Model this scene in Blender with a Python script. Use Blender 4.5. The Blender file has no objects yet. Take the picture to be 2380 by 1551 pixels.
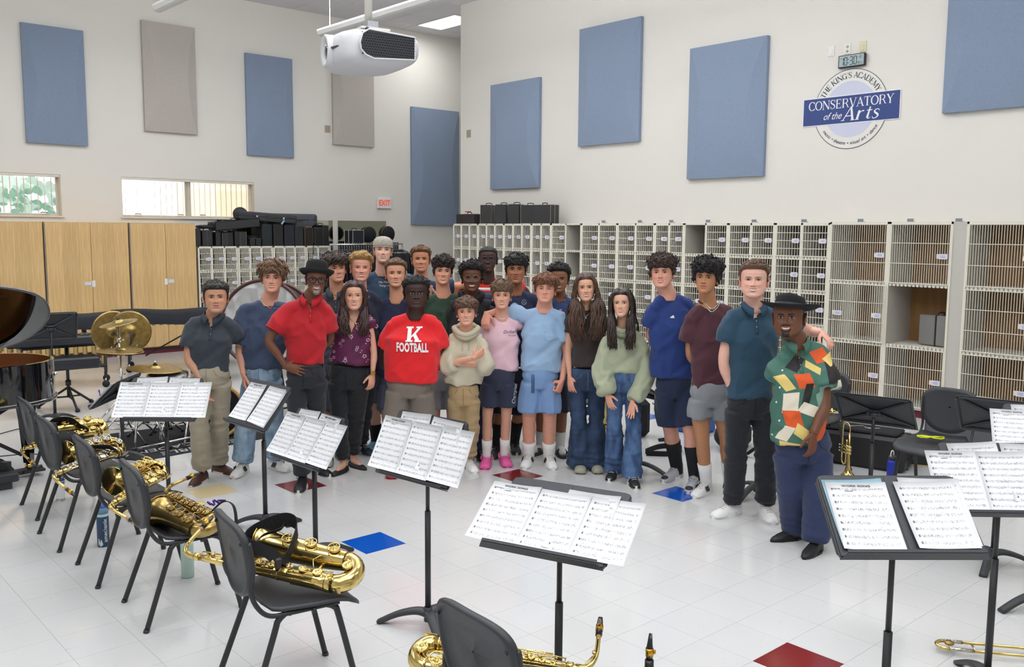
import bpy, bmesh, math, random
import numpy as np
from math import sin, cos, pi, radians, sqrt, atan2
from mathutils import Vector, Matrix, Euler
R0 = random.Random(7)
SC = bpy.context.scene
COL = SC.collection
# ---------------------------------------------------------------- camera
FPX, YAW, PITCH, ROLL, EYE = 2113.06, radians(41.7918), radians(6.4301), radians(0.3937), 2.043
_f = Vector((sin(YAW)*cos(PITCH), cos(YAW)*cos(PITCH), -sin(PITCH)))
_r = Vector((cos(YAW), -sin(YAW), 0)); _u = _r.cross(_f)
_rr = cos(ROLL)*_r + sin(ROLL)*_u; _uu = -sin(ROLL)*_r + cos(ROLL)*_u
cam = bpy.data.cameras.new('camera'); co = bpy.data.objects.new('camera', cam); COL.objects.link(co)
cam.sensor_width = 36; cam.lens = FPX*36/2380; cam.clip_end = 200
mw = Matrix((_rr, _uu, -_f)).transposed().to_4x4(); mw.translation = (0, 0, EYE); co.matrix_world = mw
SC.camera = co
# ---------------------------------------------------------------- world, lights, exposure
w = bpy.data.worlds.new('daylight'); SC.world = w; w.use_nodes = True
w.node_tree.nodes['Background'].inputs[0].default_value = (.93, .97, 1, 1)
w.node_tree.nodes['Background'].inputs[1].default_value = 1.0
SC.view_settings.view_transform = 'Standard'; SC.view_settings.look = 'None'
SC.view_settings.gamma = 1; SC.view_settings.use_curve_mapping = False
SC.view_settings.exposure = -0.2
SC.cycles.use_denoising = True
SC.cycles.max_bounces = 7; SC.cycles.diffuse_bounces = 4; SC.cycles.glossy_bounces = 3
SC.cycles.caustics_reflective = False; SC.cycles.caustics_refractive = False
SC.cycles.sample_clamp_indirect = 6
def area(loc, sx, sy, power, rot=(0, 0, 0), color=(.975, .985, 1)):
    l = bpy.data.lights.new('ceiling_and_fill_light', 'AREA'); l.shape = 'RECTANGLE'; l.size = sx; l.size_y = sy
    l.energy = power; l.color = color
    o = bpy.data.objects.new('area_light', l); o.location = loc; o.rotation_euler = rot; COL.objects.link(o); return o
LP = .42
for lx in (-1.5, 2.6, 6.7):
    for ly in (-1, 3.2, 7.4, 11.6):
        area((lx, ly, 5.98), 2.4, 1.2, 150*LP)
area((1.5, 1.0, 5.4), 6, 3.0, 420*LP, (radians(38), 0, -YAW))      # added front fill above the camera, not a fitting of the room
# ---------------------------------------------------------------- helpers
def s2l(c):
    c = c/255
    return c/12.92 if c <= .04045 else ((c+.055)/1.055)**2.4
def rgb(h):
    if isinstance(h, str): h = h.lstrip('#'); h = [int(h[i:i+2], 16) for i in (0, 2, 4)]
    return tuple(s2l(x) for x in h)+(1,)
MATS = {}
def mat(name, color='808080', rough=.5, metal=0, bump=0, bscale=200, spec=.5, emit=None, es=1, vary=0, vscale=5, coat=0, alpha=1, trans=0, vcol=False, sheen=0, stretch=None, aniso=0):
    if name in MATS: return MATS[name]
    m = bpy.data.materials.new(name); m.use_nodes = True; MATS[name] = m
    nt = m.node_tree; b = nt.nodes['Principled BSDF']
    b.inputs['Base Color'].default_value = rgb(color); b.inputs['Roughness'].default_value = rough
    b.inputs['Metallic'].default_value = metal; b.inputs['Specular IOR Level'].default_value = spec
    b.inputs['Coat Weight'].default_value = coat; b.inputs['Alpha'].default_value = alpha
    b.inputs['Transmission Weight'].default_value = trans
    if sheen: b.inputs['Sheen Weight'].default_value = sheen
    if emit: b.inputs['Emission Color'].default_value = rgb(emit); b.inputs['Emission Strength'].default_value = es
    src = None
    if vcol:
        a = nt.nodes.new('ShaderNodeVertexColor'); a.layer_name = 'Col'; src = a.outputs[0]
        nt.links.new(src, b.inputs['Base Color'])
    if bump or vary:
        tc = nt.nodes.new('ShaderNodeTexCoord'); vec = tc.outputs['Object']
        if stretch:
            mp = nt.nodes.new('ShaderNodeMapping'); mp.inputs['Scale'].default_value = stretch
            nt.links.new(vec, mp.inputs[0]); vec = mp.outputs[0]
    if vary:
        n = nt.nodes.new('ShaderNodeTexNoise'); n.inputs['Scale'].default_value = vscale; n.inputs['Detail'].default_value = 4
        nt.links.new(vec, n.inputs[0])
        r = nt.nodes.new('ShaderNodeMapRange'); r.inputs[1].default_value = .3; r.inputs[2].default_value = .7
        r.inputs[3].default_value = 1-vary; r.inputs[4].default_value = 1+vary
        nt.links.new(n.outputs[0], r.inputs[0])
        x = nt.nodes.new('ShaderNodeVectorMath'); x.operation = 'SCALE'
        if src is None: x.inputs[0].default_value = rgb(color)[:3]
        else: nt.links.new(src, x.inputs[0])
        nt.links.new(r.outputs[0], x.inputs['Scale']); nt.links.new(x.outputs[0], b.inputs['Base Color'])
    if bump:
        n = nt.nodes.new('ShaderNodeTexNoise'); n.inputs['Scale'].default_value = bscale; n.inputs['Detail'].default_value = 3
        nt.links.new(vec, n.inputs[0])
        bp = nt.nodes.new('ShaderNodeBump'); bp.inputs['Strength'].default_value = bump; bp.inputs['Distance'].default_value = .004
        nt.links.new(n.outputs[0], bp.inputs['Height']); nt.links.new(bp.outputs[0], b.inputs['Normal'])
    return m
def rotm(rx=0, ry=0, rz=0): return np.array(Euler((rx, ry, rz)).to_matrix())
def nrm(a): a = np.asarray(a, float); return a/(np.linalg.norm(a)+1e-12)
class MB:
    """collects shapes, then links them as ONE mesh object"""
    def __init__(s): s.v = []; s.f = []; s.m = []; s.s = []; s.n = 0; s.mats = []; s.c = []
    def mi(s, m):
        if m is None: return 0
        if m not in s.mats: s.mats.append(m)
        return s.mats.index(m)
    def add(s, v, f, m=None, smooth=False, col=None):
        v = np.asarray(v, float).reshape(-1, 3); k = s.mi(m)
        s.v.append(v); s.f.extend([tuple(int(i)+s.n for i in q) for q in f]); s.m.extend([k]*len(f)); s.s.extend([smooth]*len(f)); s.n += len(v)
        if col is None: col = (.5, .5, .5)
        c = np.asarray(col, float)
        s.c.append(np.tile(c[:3], (len(v), 1)) if c.ndim == 1 else c[:, :3])
        return s
    def box(s, c, d, m=None, rot=None, bev=0, taper=1):
        x, y, z = [q/2 for q in d]
        if bev:
            b = min(bev, x*.99, y*.99, z*.99); v = []; 
            for sx in (-1, 1):
                for sy in (-1, 1):
                    for sz in (-1, 1):
                        v += [(sx*x, sy*(y-b), sz*(z-b)), (sx*(x-b), sy*y, sz*(z-b)), (sx*(x-b), sy*(y-b), sz*z)]
            I = lambda a, b_, c_, k: ((a > 0)*4+(b_ > 0)*2+(c_ > 0))*3+k
            f = []
            for sg in (-1, 1):
                for k in range(3):
                    o = [(-1, -1), (1, -1), (1, 1), (-1, 1)]
                    q = []
                    for a, b_ in o:
                        t = [0, 0, 0]; t[k] = sg; t[(k+1) % 3] = a; t[(k+2) % 3] = b_
                        q.append(I(*t, k))
                    f.append(tuple(q if sg > 0 else q[::-1]))
            for k in range(3):           # edges along axis k
                a, b_ = (k+1) % 3, (k+2) % 3
                for sa in (-1, 1):
                    for sb in (-1, 1):
                        t0 = [0]*3; t0[k] = -1; t0[a] = sa; t0[b_] = sb; t1 = list(t0); t1[k] = 1
                        q = [I(*t0, a), I(*t1, a), I(*t1, b_), I(*t0, b_)]
                        f.append(tuple(q if sa*sb < 0 else q[::-1]))
            for sx in (-1, 1):
                for sy in (-1, 1):
                    for sz in (-1, 1):
                        q = [I(sx, sy, sz, 0), I(sx, sy, sz, 1), I(sx, sy, sz, 2)]
                        f.append(tuple(q if sx*sy*sz > 0 else q[::-1]))
        else:
            v = [(sx*x*(taper if sz > 0 else 1), sy*y*(taper if sz > 0 else 1), sz*z) for sx in (-1, 1) for sy in (-1, 1) for sz in (-1, 1)]
            f = [(0, 1, 3, 2), (4, 6, 7, 5), (0, 4, 5, 1), (2, 3, 7, 6), (0, 2, 6, 4), (1, 5, 7, 3)]
        v = np.array(v)
        if rot is not None: v = v @ np.asarray(rot).T
        return s.add(v+np.array(c), f, m)
    def tube(s, path, r, n=8, m=None, cap=True, sq=1, up=None, smooth=True, closed=False, p=2, col=None, mat4=None, xs=None):
        """sweep a circle (or superellipse) along path; r scalar, list, or list of (rx, ry)"""
        P = np.asarray(path, float); k = len(P)
        rr = np.asarray(r, float)
        if rr.ndim == 0: rr = np.full((k, 2), float(r))
        elif rr.ndim == 1: rr = np.stack([rr, rr], 1)
        rr = rr*np.array([1, sq])
        T = np.zeros_like(P); T[1:-1] = P[2:]-P[:-2]; T[0] = P[1]-P[0]; T[-1] = P[-1]-P[-2]
        if closed: T[0] = P[1]-P[-1]; T[-1] = P[0]-P[-2]
        T /= np.linalg.norm(T, axis=1)[:, None]+1e-12
        if xs is not None: a = np.array(xs, float)
        else: a = np.array(up if up is not None else ((0, 0, 1) if abs(T[0][2]) < .9 else (1, 0, 0)), float)
        if xs is None: N = np.cross(T[0], a)
        else: N = a-np.dot(a, T[0])*T[0]
        N = nrm(N); th = np.arange(n)/n*2*pi; cs, sn = np.cos(th), np.sin(th)
        if p != 2: cs = np.sign(cs)*np.abs(cs)**(2/p); sn = np.sign(sn)*np.abs(sn)**(2/p)
        V = []
        for i in range(k):
            N = nrm(N-np.dot(N, T[i])*T[i]); B = np.cross(T[i], N)
            V.append(P[i]+np.outer(cs*rr[i, 0], N)+np.outer(sn*rr[i, 1], B))
        V = np.concatenate(V); f = []
        for i in range(k if closed else k-1):
            a0, b0 = i*n, ((i+1) % k)*n
            for j in range(n):
                j2 = (j+1) % n; f.append((a0+j, a0+j2, b0+j2, b0+j))
        if cap and not closed: f.append(tuple(range(n))[::-1]); f.append(tuple((k-1)*n+j for j in range(n)))
        if mat4 is not None: V = V @ mat4[:3, :3].T+mat4[:3, 3]
        return s.add(V, f, m, smooth, col)
    def lathe(s, prof, n=24, m=None, o=(0, 0, 0), rot=None, smooth=True, sx=1, sy=1, col=None, a0=0, a1=2*pi):
        full = abs(a1-a0-2*pi) < 1e-6; k = n if full else n+1
        th = a0+np.arange(k)/n*(a1-a0); V = []
        for r, z in prof: V.append(np.stack([np.cos(th)*r*sx, np.sin(th)*r*sy, np.full(k, z)], 1))
        V = np.concatenate(V); f = []
        for i in range(len(prof)-1):
            for j in range(n):
                j2 = (j+1) % k; f.append((i*k+j, i*k+j2, (i+1)*k+j2, (i+1)*k+j))
        if full and prof[0][0] > 1e-5: f.append(tuple(range(k))[::-1])
        if full and prof[-1][0] > 1e-5: f.append(tuple((len(prof)-1)*k+j for j in range(k)))
        if rot is not None: V = V @ np.asarray(rot).T
        return s.add(V+np.array(o), f, m, smooth, col)
    def ball(s, c, r, n=10, m=None, rot=None, col=None):
        r = np.ones(3)*np.array(r); pr = [(max(sin(pi*i/n), 1e-4), -cos(pi*i/n)) for i in range(n+1)]
        q = MB().lathe(pr, max(6, int(n*1.5))); V = q.v[0]*r
        if rot is not None: V = V @ np.asarray(rot).T
        return s.add(V+np.array(c), q.f, m, True, col)
    def prism(s, poly, h, m=None, o=(0, 0, 0), rot=None, z0=0):
        """extrude a 2-D outline by h along z"""
        k = len(poly); V = np.array([(x, y, z0) for x, y in poly]+[(x, y, z0+h) for x, y in poly], float)
        f = [tuple(range(k))[::-1], tuple(range(k, 2*k))]+[(i, (i+1) % k, k+(i+1) % k, k+i) for i in range(k)]
        if rot is not None: V = V @ np.asarray(rot).T
        return s.add(V+np.array(o), f, m)
    def merge(s, q, rot=None, o=(0, 0, 0)):
        for v, c in zip(q.v, q.c): pass
        V = np.concatenate(q.v); C = np.concatenate(q.c)
        if rot is not None: V = V @ np.asarray(rot).T
        V = V+np.array(o); base = s.n
        s.v.append(V); s.c.append(C); s.n += len(V)
        mp = [s.mi(x) for x in q.mats] or [0]
        s.f.extend([tuple(i+base for i in f) for f in q.f]); s.m.extend([mp[x] for x in q.m]); s.s.extend(q.s); return s
    def mesh(s, name, colors=False):
        me = bpy.data.meshes.new(name); V = np.concatenate(s.v)
        me.from_pydata(V.tolist(), [], s.f)
        for m in s.mats: me.materials.append(m)
        if len(s.mats) > 1: me.polygons.foreach_set('material_index', s.m)
        me.polygons.foreach_set('use_smooth', s.s)
        if colors:
            a = me.color_attributes.new('Col', 'FLOAT_COLOR', 'POINT'); C = np.concatenate(s.c)
            a.data.foreach_set('color', np.concatenate([C, np.ones((len(C), 1))], 1).ravel())
        me.update(); return me
    def obj(s, name, parent=None, m=None, loc=None, rot=None, colors=False, **kw):
        if m is not None and not s.mats: s.mats = [m]
        o = bpy.data.objects.new(name, s.mesh(name, colors)); COL.objects.link(o)
        if parent: o.parent = parent
        if loc is not None: o.location = loc
        if rot is not None: o.rotation_euler = rot
        for k, v in kw.items(): o[k] = v
        return o
def thing(name, label, cat, loc=(0, 0, 0), rz=0, group=None, rot=None):
    o = bpy.data.objects.new(name, None); COL.objects.link(o); o.location = loc
    o.rotation_euler = rot if rot is not None else (0, 0, rz); o.empty_display_size = .1
    o['label'] = label; o['category'] = cat
    if group: o['group'] = group
    return o
def dup(root, loc=None, rz=None, label=None, rot=None, group=None):
    def cp(o, par):
        c = o.copy(); COL.objects.link(c)
        if par: c.parent = par
        for ch in list(o.children): cp(ch, c)
        return c
    r = cp(root, None)
    if loc is not None: r.location = loc
    if rz is not None: r.rotation_euler = (0, 0, rz)
    if rot is not None: r.rotation_euler = rot
    if label: r['label'] = label
    if group: r['group'] = group
    return r
def fsys(*names):
    for n in names:
        try: return bpy.data.fonts.load(n)
        except Exception: pass
    return None
def text(mb, body, size, m, xf, ext=.0005, bold=0, shear=0, align='CENTER', space=1, sx=1, col=None, proj=None):
    """flat lettering; xf = (origin, xdir, ydir) in target space; proj maps every vertex"""
    c = bpy.data.curves.new('t', 'FONT'); c.body = body; c.size = size; c.extrude = ext; c.align_x = align; c.align_y = 'CENTER'
    c.offset = bold; c.shear = shear; c.space_character = space; c.resolution_u = 3
    o = bpy.data.objects.new('t', c); COL.objects.link(o); bpy.context.view_layer.update()
    me = o.to_mesh(); V = np.array([tuple(v.co) for v in me.vertices]); F = [tuple(p.vertices) for p in me.polygons]
    o.to_mesh_clear(); bpy.data.objects.remove(o); bpy.data.curves.remove(c)
    if not len(V): return
    O, X, Y = [np.array(a, float) for a in xf]; Z = np.cross(X, Y); V[:, 0] *= sx
    W = O+V[:, :1]*X+V[:, 1:2]*Y+V[:, 2:3]*Z
    if proj is not None:
        W = proj(W); fr = [all(V[i, 2] > 0 for i in q) for q in F]; F = [q for q, k_ in zip(F, fr) if k_] or F
    mb.add(W, F, m, False, col)
def _el(cx, cy, rx, ry, a0, a1, n=14, tk=.155, tn=.06):
    o = []
    for i in range(n+1):
        a = radians(a0+(a1-a0)*i/n); o.append((cx+rx*cos(a), cy+ry*sin(a), tn+(tk-tn)*abs(cos(a))**1.5))
    return o
_K, _N = .155, .06
def _st(x, w_=_K, y0=0, y1=1): return [[(x, y0, w_), (x, y1, w_)]]+[[(x-.13, y, 0), (x+.13, y, 0)] for y in (y0, y1)]
GLY = {'C': (.86, [_el(.46, .5, .38, .48, 42, 318), [(.80, .66, .03), (.80, .96, .05)], [(.80, .05, .05), (.80, .3, .02)]]), 'O': (.98, [_el(.49, .5, .40, .48, 0, 360, 24)]), 'G': (.98, [_el(.46, .5, .38, .48, 42, 318), [(.80, .66, .03), (.80, .96, .05)]]+_st(.80, _K, .02, .44)),
 'N': (1.02, _st(.14, _N)+[[(.16, .98, _K), (.86, .02, _K)], [(.86, 0, _N), (.86, 1, _N)], [(.73, 1, 0), (.99, 1, 0)]]), 'S': (.72, [[(.60, .78, .04), (.5, .95, .05), (.32, .98, .07), (.13, .88, .11), (.13, .68, .13), (.34, .53, .14), (.56, .4, .13), (.6, .2, .11), (.42, .02, .06), (.22, .03, .05), (.1, .22, .04)], [(.62, .7, .03), (.62, .98, .04)], [(.08, .02, .04), (.08, .3, .03)]]),
 'E': (.82, _st(.18)+[[(.18, .98, _N), (.7, .98, _N)], [(.18, .02, _N), (.72, .02, _N)], [(.18, .52, _N), (.55, .52, _N)], [(.7, .98, .05), (.72, .76, .02)], [(.72, .02, .05), (.75, .26, .02)], [(.54, .4, .03), (.54, .64, .03)]]), 'R': (.95, _st(.18)+[[(.18, .98, _N), (.5, .98, .05), (.68, .88, .1), (.70, .74, .125), (.66, .6, .1), (.48, .5, .05), (.18, .5, _N)], [(.5, .5, .08), (.68, .3, .12), (.76, .06, .1), (.92, .03, .04)]]),
 'V': (.92, [[(.1, 1, _K), (.47, 0, _K*.8)], [(.47, .0, _N), (.82, 1, _N)], [(-.02, 1, 0), (.26, 1, 0)], [(.7, 1, 0), (.94, 1, 0)]]), 'A': (.92, [[(.1, 0, _N), (.44, 1, _N)], [(.42, 1, _K*.8), (.8, 0, _K)], [(.2, .33, _N), (.68, .33, _N)], [(-.02, 0, 0), (.22, 0, 0)], [(.66, 0, 0), (.95, 0, 0)]]),
 'T': (.84, [[(.42, 0, _K), (.42, 1, _K)], [(.28, 0, 0), (.56, 0, 0)], [(.05, .98, _N), (.79, .98, _N)], [(.05, .98, .05), (.03, .72, .02)], [(.79, .98, .05), (.81, .72, .02)]]), 'Y': (.88, [[(.1, 1, _K), (.43, .45, _K)], [(.43, .45, _N), (.76, 1, _N)], [(.43, 0, _K), (.43, .48, _K)], [(-.02, 1, 0), (.25, 1, 0)], [(.64, 1, 0), (.88, 1, 0)], [(.3, 0, 0), (.56, 0, 0)]]),
 'H': (1.0, _st(.18)+_st(.82)+[[(.18, .52, _N), (.82, .52, _N)]]), 'K': (.98, _st(.18)+[[(.78, 1, _N), (.24, .42, _N)], [(.4, .6, _K), (.82, 0, _K)], [(.66, 1, 0), (.9, 1, 0)], [(.68, 0, 0), (.97, 0, 0)]]), 'I': (.4, _st(.2)), 'D': (.98, _st(.18)+[[(.18, .98, _N), (.5, .97, .06), (.78, .78, .11), (.84, .5, .13), (.78, .22, .11), (.5, .03, .06), (.18, .02, _N)]]),
 'M': (1.16, [[(.16, 0, _N), (.16, 1, _N)], [(.16, 1, _K), (.56, .1, _K*.8)], [(.56, .1, _N), (.96, 1, _N)], [(.98, 0, _K), (.98, 1, _K)]]+[[(x-.13, y, 0), (x+.13, y, 0)] for x, y in ((.16, 0), (.98, 0), (.98, 1), (.14, 1))]), "'": (.3, [[(.15, .75, .03), (.15, 1, .09)]]), 
 'r': (.62, _st(.18, _K, 0, .64)[:2]+[[(.1, .64, .04), (.2, .64, .06)], [(.2, .42, .05), (.34, .6, .06), (.5, .62, .1)]]), 't': (.5, [[(.24, .1, _K), (.24, .86, .08)], [(.08, .62, _N), (.44, .62, _N)], [(.24, .1, .1), (.34, .02, .06), (.46, .1, .04)]]), 's': (.56, [[(.44, .52, .04), (.36, .63, .05), (.22, .64, .06), (.12, .54, .09), (.18, .42, .11), (.36, .3, .12), (.44, .16, .1), (.3, .02, .06), (.16, .02, .05), (.07, .14, .04)]])}
def serif(mb, body, size, m, xf, shear=0, sx=1, th=.0004):
    O, X, Y = [np.array(a, float) for a in xf]; wd = sum(GLY[c][0] if c in GLY else .4 for c in body)*sx; x0 = -wd/2; Z = np.cross(X, Y)
    for c in body:
        if c in GLY:
            for st in GLY[c][1]:
                P = np.array([(a, b_) for a, b_, _ in st], float); wi = np.array([q[2] for q in st])
                if len(P) > 4: P = catmull(np.c_[P, wi], 3); wi = P[:, 2]; P = P[:, :2]
                ser = wi.max() == 0; T_ = np.gradient(P, axis=0); T_ /= np.linalg.norm(T_, axis=1)[:, None]; Nn = np.stack([-T_[:, 1], T_[:, 0]], 1)
                if ser: wi = np.full(len(P), .045); P = P+np.array([0, .022 if P[0, 1] < .5 else -.022])
                Q = np.concatenate([P+Nn*wi[:, None]/2, P-Nn*wi[:, None]/2]); k = len(P)
                Q = np.stack([(Q[:, 0]*sx+x0+shear*(Q[:, 1]-.5)), Q[:, 1]-.5], 1)*size
                mb.add(O+Q[:, :1]*X+Q[:, 1:]*Y+Z*th*random.random(), [(i+k, i+k+1, i+1, i) for i in range(k-1)], m)
        x0 += (GLY[c][0] if c in GLY else .4)*sx
def catmull(P, n=6, closed=False):
    P = np.asarray(P, float); out = []; k = len(P); seg = k if closed else k-1
    for i in range(seg):
        g = (lambda j: P[j % k]) if closed else (lambda j: P[min(max(j, 0), k-1)])
        a, b, c, d = g(i-1), g(i), g(i+1), g(i+2)
        for t in np.arange(n)/n: out.append(.5*((2*b)+(-a+c)*t+(2*a-5*b+4*c-d)*t*t+(-a+3*b-3*c+d)*t**3))
    if not closed: out.append(P[-1])
    return np.array(out)
def nodes_mat(name):
    m = bpy.data.materials.new(name); m.use_nodes = True; MATS[name] = m
    return m, m.node_tree, m.node_tree.nodes['Principled BSDF']
# common materials
BLACKPL = mat('black_plastic', '2f3136', .42, bump=.25, bscale=900)
BLACKMET = mat('black_powder_coat', '26272a', .45)
CHROME = mat('chrome', 'd8d8d8', .12, 1)
BRASS = mat('gold_lacquered_brass', 'dcc37c', .16, 1, vary=.12, vscale=14)
BRASSD = mat('aged_brass', 'a89058', .27, 1, vary=.22, vscale=18)
NICKEL = mat('nickel_silver', 'c8c2b4', .2, 1)
WHITE = mat('white_enamel', 'd9d7ce', .45)
BLACKCL = mat('black_cloth', '14151a', .85, bump=.3, bscale=600)
PRINT = mat('print_black', '202024', .7)
PAPERW = mat('plain_paper', 'eeeff2', .8)
# ================================================================ THE ROOM
XR, YB, YE, ZC = 10.6, 15.7, 13.31, 6.1       # locker wall, window wall, end of the locker wall, ceiling
WALL = mat('painted_wall', 'e7e4dd', .75, bump=.08, bscale=60)
def struct(mb, name, m=None, label=None):
    o = mb.obj(name, None, m); o['kind'] = 'structure'
    if label: o['label'] = label
    return o
XL, YN = -5.0, -4.5
# window wall with openings
WIN = [(1.93, 4.385, 2.235, 2.885), (5.325, 7.68, 2.235, 2.895)]
mb = MB()
xs = [XL]+[q for w_ in WIN for q in w_[:2]]+[15.5]
for i in range(0, len(xs), 2): mb.box(((xs[i]+xs[i+1])/2, YB+.12, ZC/2), (xs[i+1]-xs[i], .24, ZC), WALL)
for x0, x1, z0, z1 in WIN:
    mb.box(((x0+x1)/2, YB+.12, z0/2), (x1-x0, .24, z0), WALL); mb.box(((x0+x1)/2, YB+.12, (ZC+z1)/2), (x1-x0, .24, ZC-z1), WALL)
struct(mb, 'wall_back')
mb = MB(); mb.box((XR+.15, (YE+YN)/2, ZC/2), (.3, YE-YN, ZC), WALL); struct(mb, 'wall_right')
mb = MB(); mb.box((15.6, 14.5, ZC/2), (.2, 2.6, ZC), WALL); mb.box((13.2, YE-.1, ZC/2), (4.6, .2, ZC), WALL); struct(mb, 'wall_recess')
mb = MB(); mb.box((XL-.1, (YB+YN)/2, ZC/2), (.2, YB-YN, ZC), WALL); struct(mb, 'wall_left')
mb = MB(); mb.box((5, YN-.1, ZC/2), (21, .2, ZC), WALL); struct(mb, 'wall_front')
# floor: vinyl tiles 305 mm square laid along the walls
m, nt, b = nodes_mat('vinyl_tile')
def tile_nodes(nt, b, base, fleck, dark, rough=.10):
    g = nt.nodes.new('ShaderNodeNewGeometry'); oi = nt.nodes.new('ShaderNodeObjectInfo')
    mp = nt.nodes.new('ShaderNodeMapping'); mp.inputs['Scale'].default_value = (1, 2.4, 1); nt.links.new(g.outputs['Position'], mp.inputs[0])
    n1 = nt.nodes.new('ShaderNodeTexNoise'); n1.inputs['Scale'].default_value = 26; n1.inputs['Detail'].default_value = 5; nt.links.new(mp.outputs[0], n1.inputs[0])
    r1 = nt.nodes.new('ShaderNodeValToRGB'); nt.links.new(n1.outputs[0], r1.inputs[0])
    r1.color_ramp.elements[0].position = .235; r1.color_ramp.elements[0].color = rgb(dark)
    r1.color_ramp.elements[1].position = .29; r1.color_ramp.elements[1].color = rgb(base)
    e = r1.color_ramp.elements.new(.64); e.color = rgb(base); e = r1.color_ramp.elements.new(.76); e.color = rgb(fleck)
    n3 = nt.nodes.new('ShaderNodeTexNoise'); n3.inputs['Scale'].default_value = .9; nt.links.new(g.outputs['Position'], n3.inputs[0])
    s1 = nt.nodes.new('ShaderNodeMath'); s1.operation = 'MULTIPLY_ADD'; s1.inputs[1].default_value = .025; s1.inputs[2].default_value = .965
    nt.links.new(oi.outputs['Random'], s1.inputs[0])
    s2 = nt.nodes.new('ShaderNodeMath'); s2.operation = 'MULTIPLY_ADD'; s2.inputs[1].default_value = .1; nt.links.new(n3.outputs[0], s2.inputs[0]); nt.links.new(s1.outputs[0], s2.inputs[2])
    x = nt.nodes.new('ShaderNodeVectorMath'); x.operation = 'SCALE'; nt.links.new(r1.outputs[0], x.inputs[0]); nt.links.new(s2.outputs[0], x.inputs['Scale'])
    nt.links.new(x.outputs[0], b.inputs['Base Color'])
    n2 = nt.nodes.new('ShaderNodeTexNoise'); n2.inputs['Scale'].default_value = 7; nt.links.new(g.outputs['Position'], n2.inputs[0])
    r2 = nt.nodes.new('ShaderNodeMapRange'); r2.inputs[3].default_value = rough-.05; r2.inputs[4].default_value = rough+.09; nt.links.new(n2.outputs[0], r2.inputs[0])
    nt.links.new(r2.outputs[0], b.inputs['Roughness'])
    bp = nt.nodes.new('ShaderNodeBump'); bp.inputs['Strength'].default_value = .05; bp.inputs['Distance'].default_value = .01
    nt.links.new(n2.outputs[0], bp.inputs['Height']); nt.links.new(bp.outputs[0], b.inputs['Normal'])
    b.inputs['Specular IOR Level'].default_value = .55
tile_nodes(nt, b, 'd2d3d3', 'c6c7c7', '8a8b8b'); TILE = m
TILEC = {}
for nm, c, d in (('blue', '0f55b8', '0b479c'), ('red', '7c2a2c', '66201f'), ('beige', 'd9c79c', 'cbb887')):
    m2, nt2, b2 = nodes_mat(nm+'_vinyl_tile'); tile_nodes(nt2, b2, c, d, d, .12); TILEC[nm] = m2
T_, OX, OY = .3048, -.05265, -1.37273
mb = MB(); mb.box(((XL+15.5)/2, (YN+YB)/2, -.053), (20.5, YB-YN, .1), mat('tile_joint', '9c9a96', .6)); floor = struct(mb, 'floor')
h = .3048/2-.0006
tile_me = {}
for k, mm in [('white', TILE)]+list(TILEC.items()):
    q = MB(); q.add([(-h, -h, 0), (h, -h, 0), (h, h, 0), (-h, h, 0), (-h, -h, -.003), (h, -h, -.003), (h, h, -.003), (-h, h, -.003)],
        [(0, 1, 2, 3), (0, 4, 5, 1), (1, 5, 6, 2), (2, 6, 7, 3), (3, 7, 4, 0)], mm); tile_me[k] = q.mesh('tile')
special = {(10, 17): 'blue', (18, 15): 'blue', (11, 22): 'red', (16, 19): 'red', (12, 8): 'red', (14, 6): 'beige', (9, 23): 'beige', (7, 23): 'beige', (25, 22): 'blue', (23, 12): 'beige'}
cells = []
hx, hy = sin(YAW), cos(YAW)
for i in range(-16, 51):
    for j in range(-9, 53):
        x, y = (i+.5+OX)*T_, (j+.5+OY)*T_
        if not (XL < x < 15.3 and YN < y < YB): continue
        d = x*hx+y*hy; l = x*hy-y*hx
        cells.append((d if (d > 4.1 and abs(l) < d*.60) else 90+abs(d), i, j, x, y))
cells.sort(); rest = MB(); cnt = 0
for d, i, j, x, y in cells:
    k = special.get((i, j), 'white')
    if cnt < 300 or (k != 'white' and d < 80):
        o = bpy.data.objects.new('tile', tile_me[k]); COL.objects.link(o); o.location = (x, y, 0); o.parent = floor; cnt += 1
        if k != 'white': o['label'] = k+' vinyl floor tile'
    else: rest.add([(x-h, y-h, 0), (x+h, y-h, 0), (x+h, y+h, 0), (x-h, y+h, 0)], [(0, 1, 2, 3)], TILE)
rest.obj('tile_field', floor, kind='stuff')
# ceiling: lay-in tiles in a white grid
CT = mat('ceiling_tile', 'dcdcdf', .9, bump=.4, bscale=120); CG = mat('ceiling_grid', 'cfcfd2', .6)
mb = MB(); mb.box(((XL+15.5)/2, (YN+YB)/2, ZC+.06), (20.5, YB-YN, .1), CG); ceiling = struct(mb, 'ceiling')
q = MB(); q.box((0, 0, 0), (.598, .598, .018), CT, bev=.006); cme = q.mesh('tile')
rest = MB(); cnt = 0
for i in range(-9, 26):
    for j in range(-8, 26):
        x, y = .285+.61*i, .225+.61*j
        if not (XL+.3 < x < 15.3 and YN+.3 < y < YB-.2): continue
        if x > 7.0 and y > 10.5 and x-1.15*(y-10.5) < 11.5 and cnt < 200:
            if abs(x-11.265) < .2 and 14.2 < y < 14.9: continue
            o = bpy.data.objects.new('tile', cme); COL.objects.link(o); o.location = (x, y, ZC+.004); o.parent = ceiling; cnt += 1
        else: rest.add([(x-.3, y-.3, ZC-.004), (x-.3, y+.3, ZC-.004), (x+.3, y+.3, ZC-.004), (x+.3, y-.3, ZC-.004)], [(0, 1, 2, 3)], CT)
rest.obj('tile_field', ceiling, kind='stuff')
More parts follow.
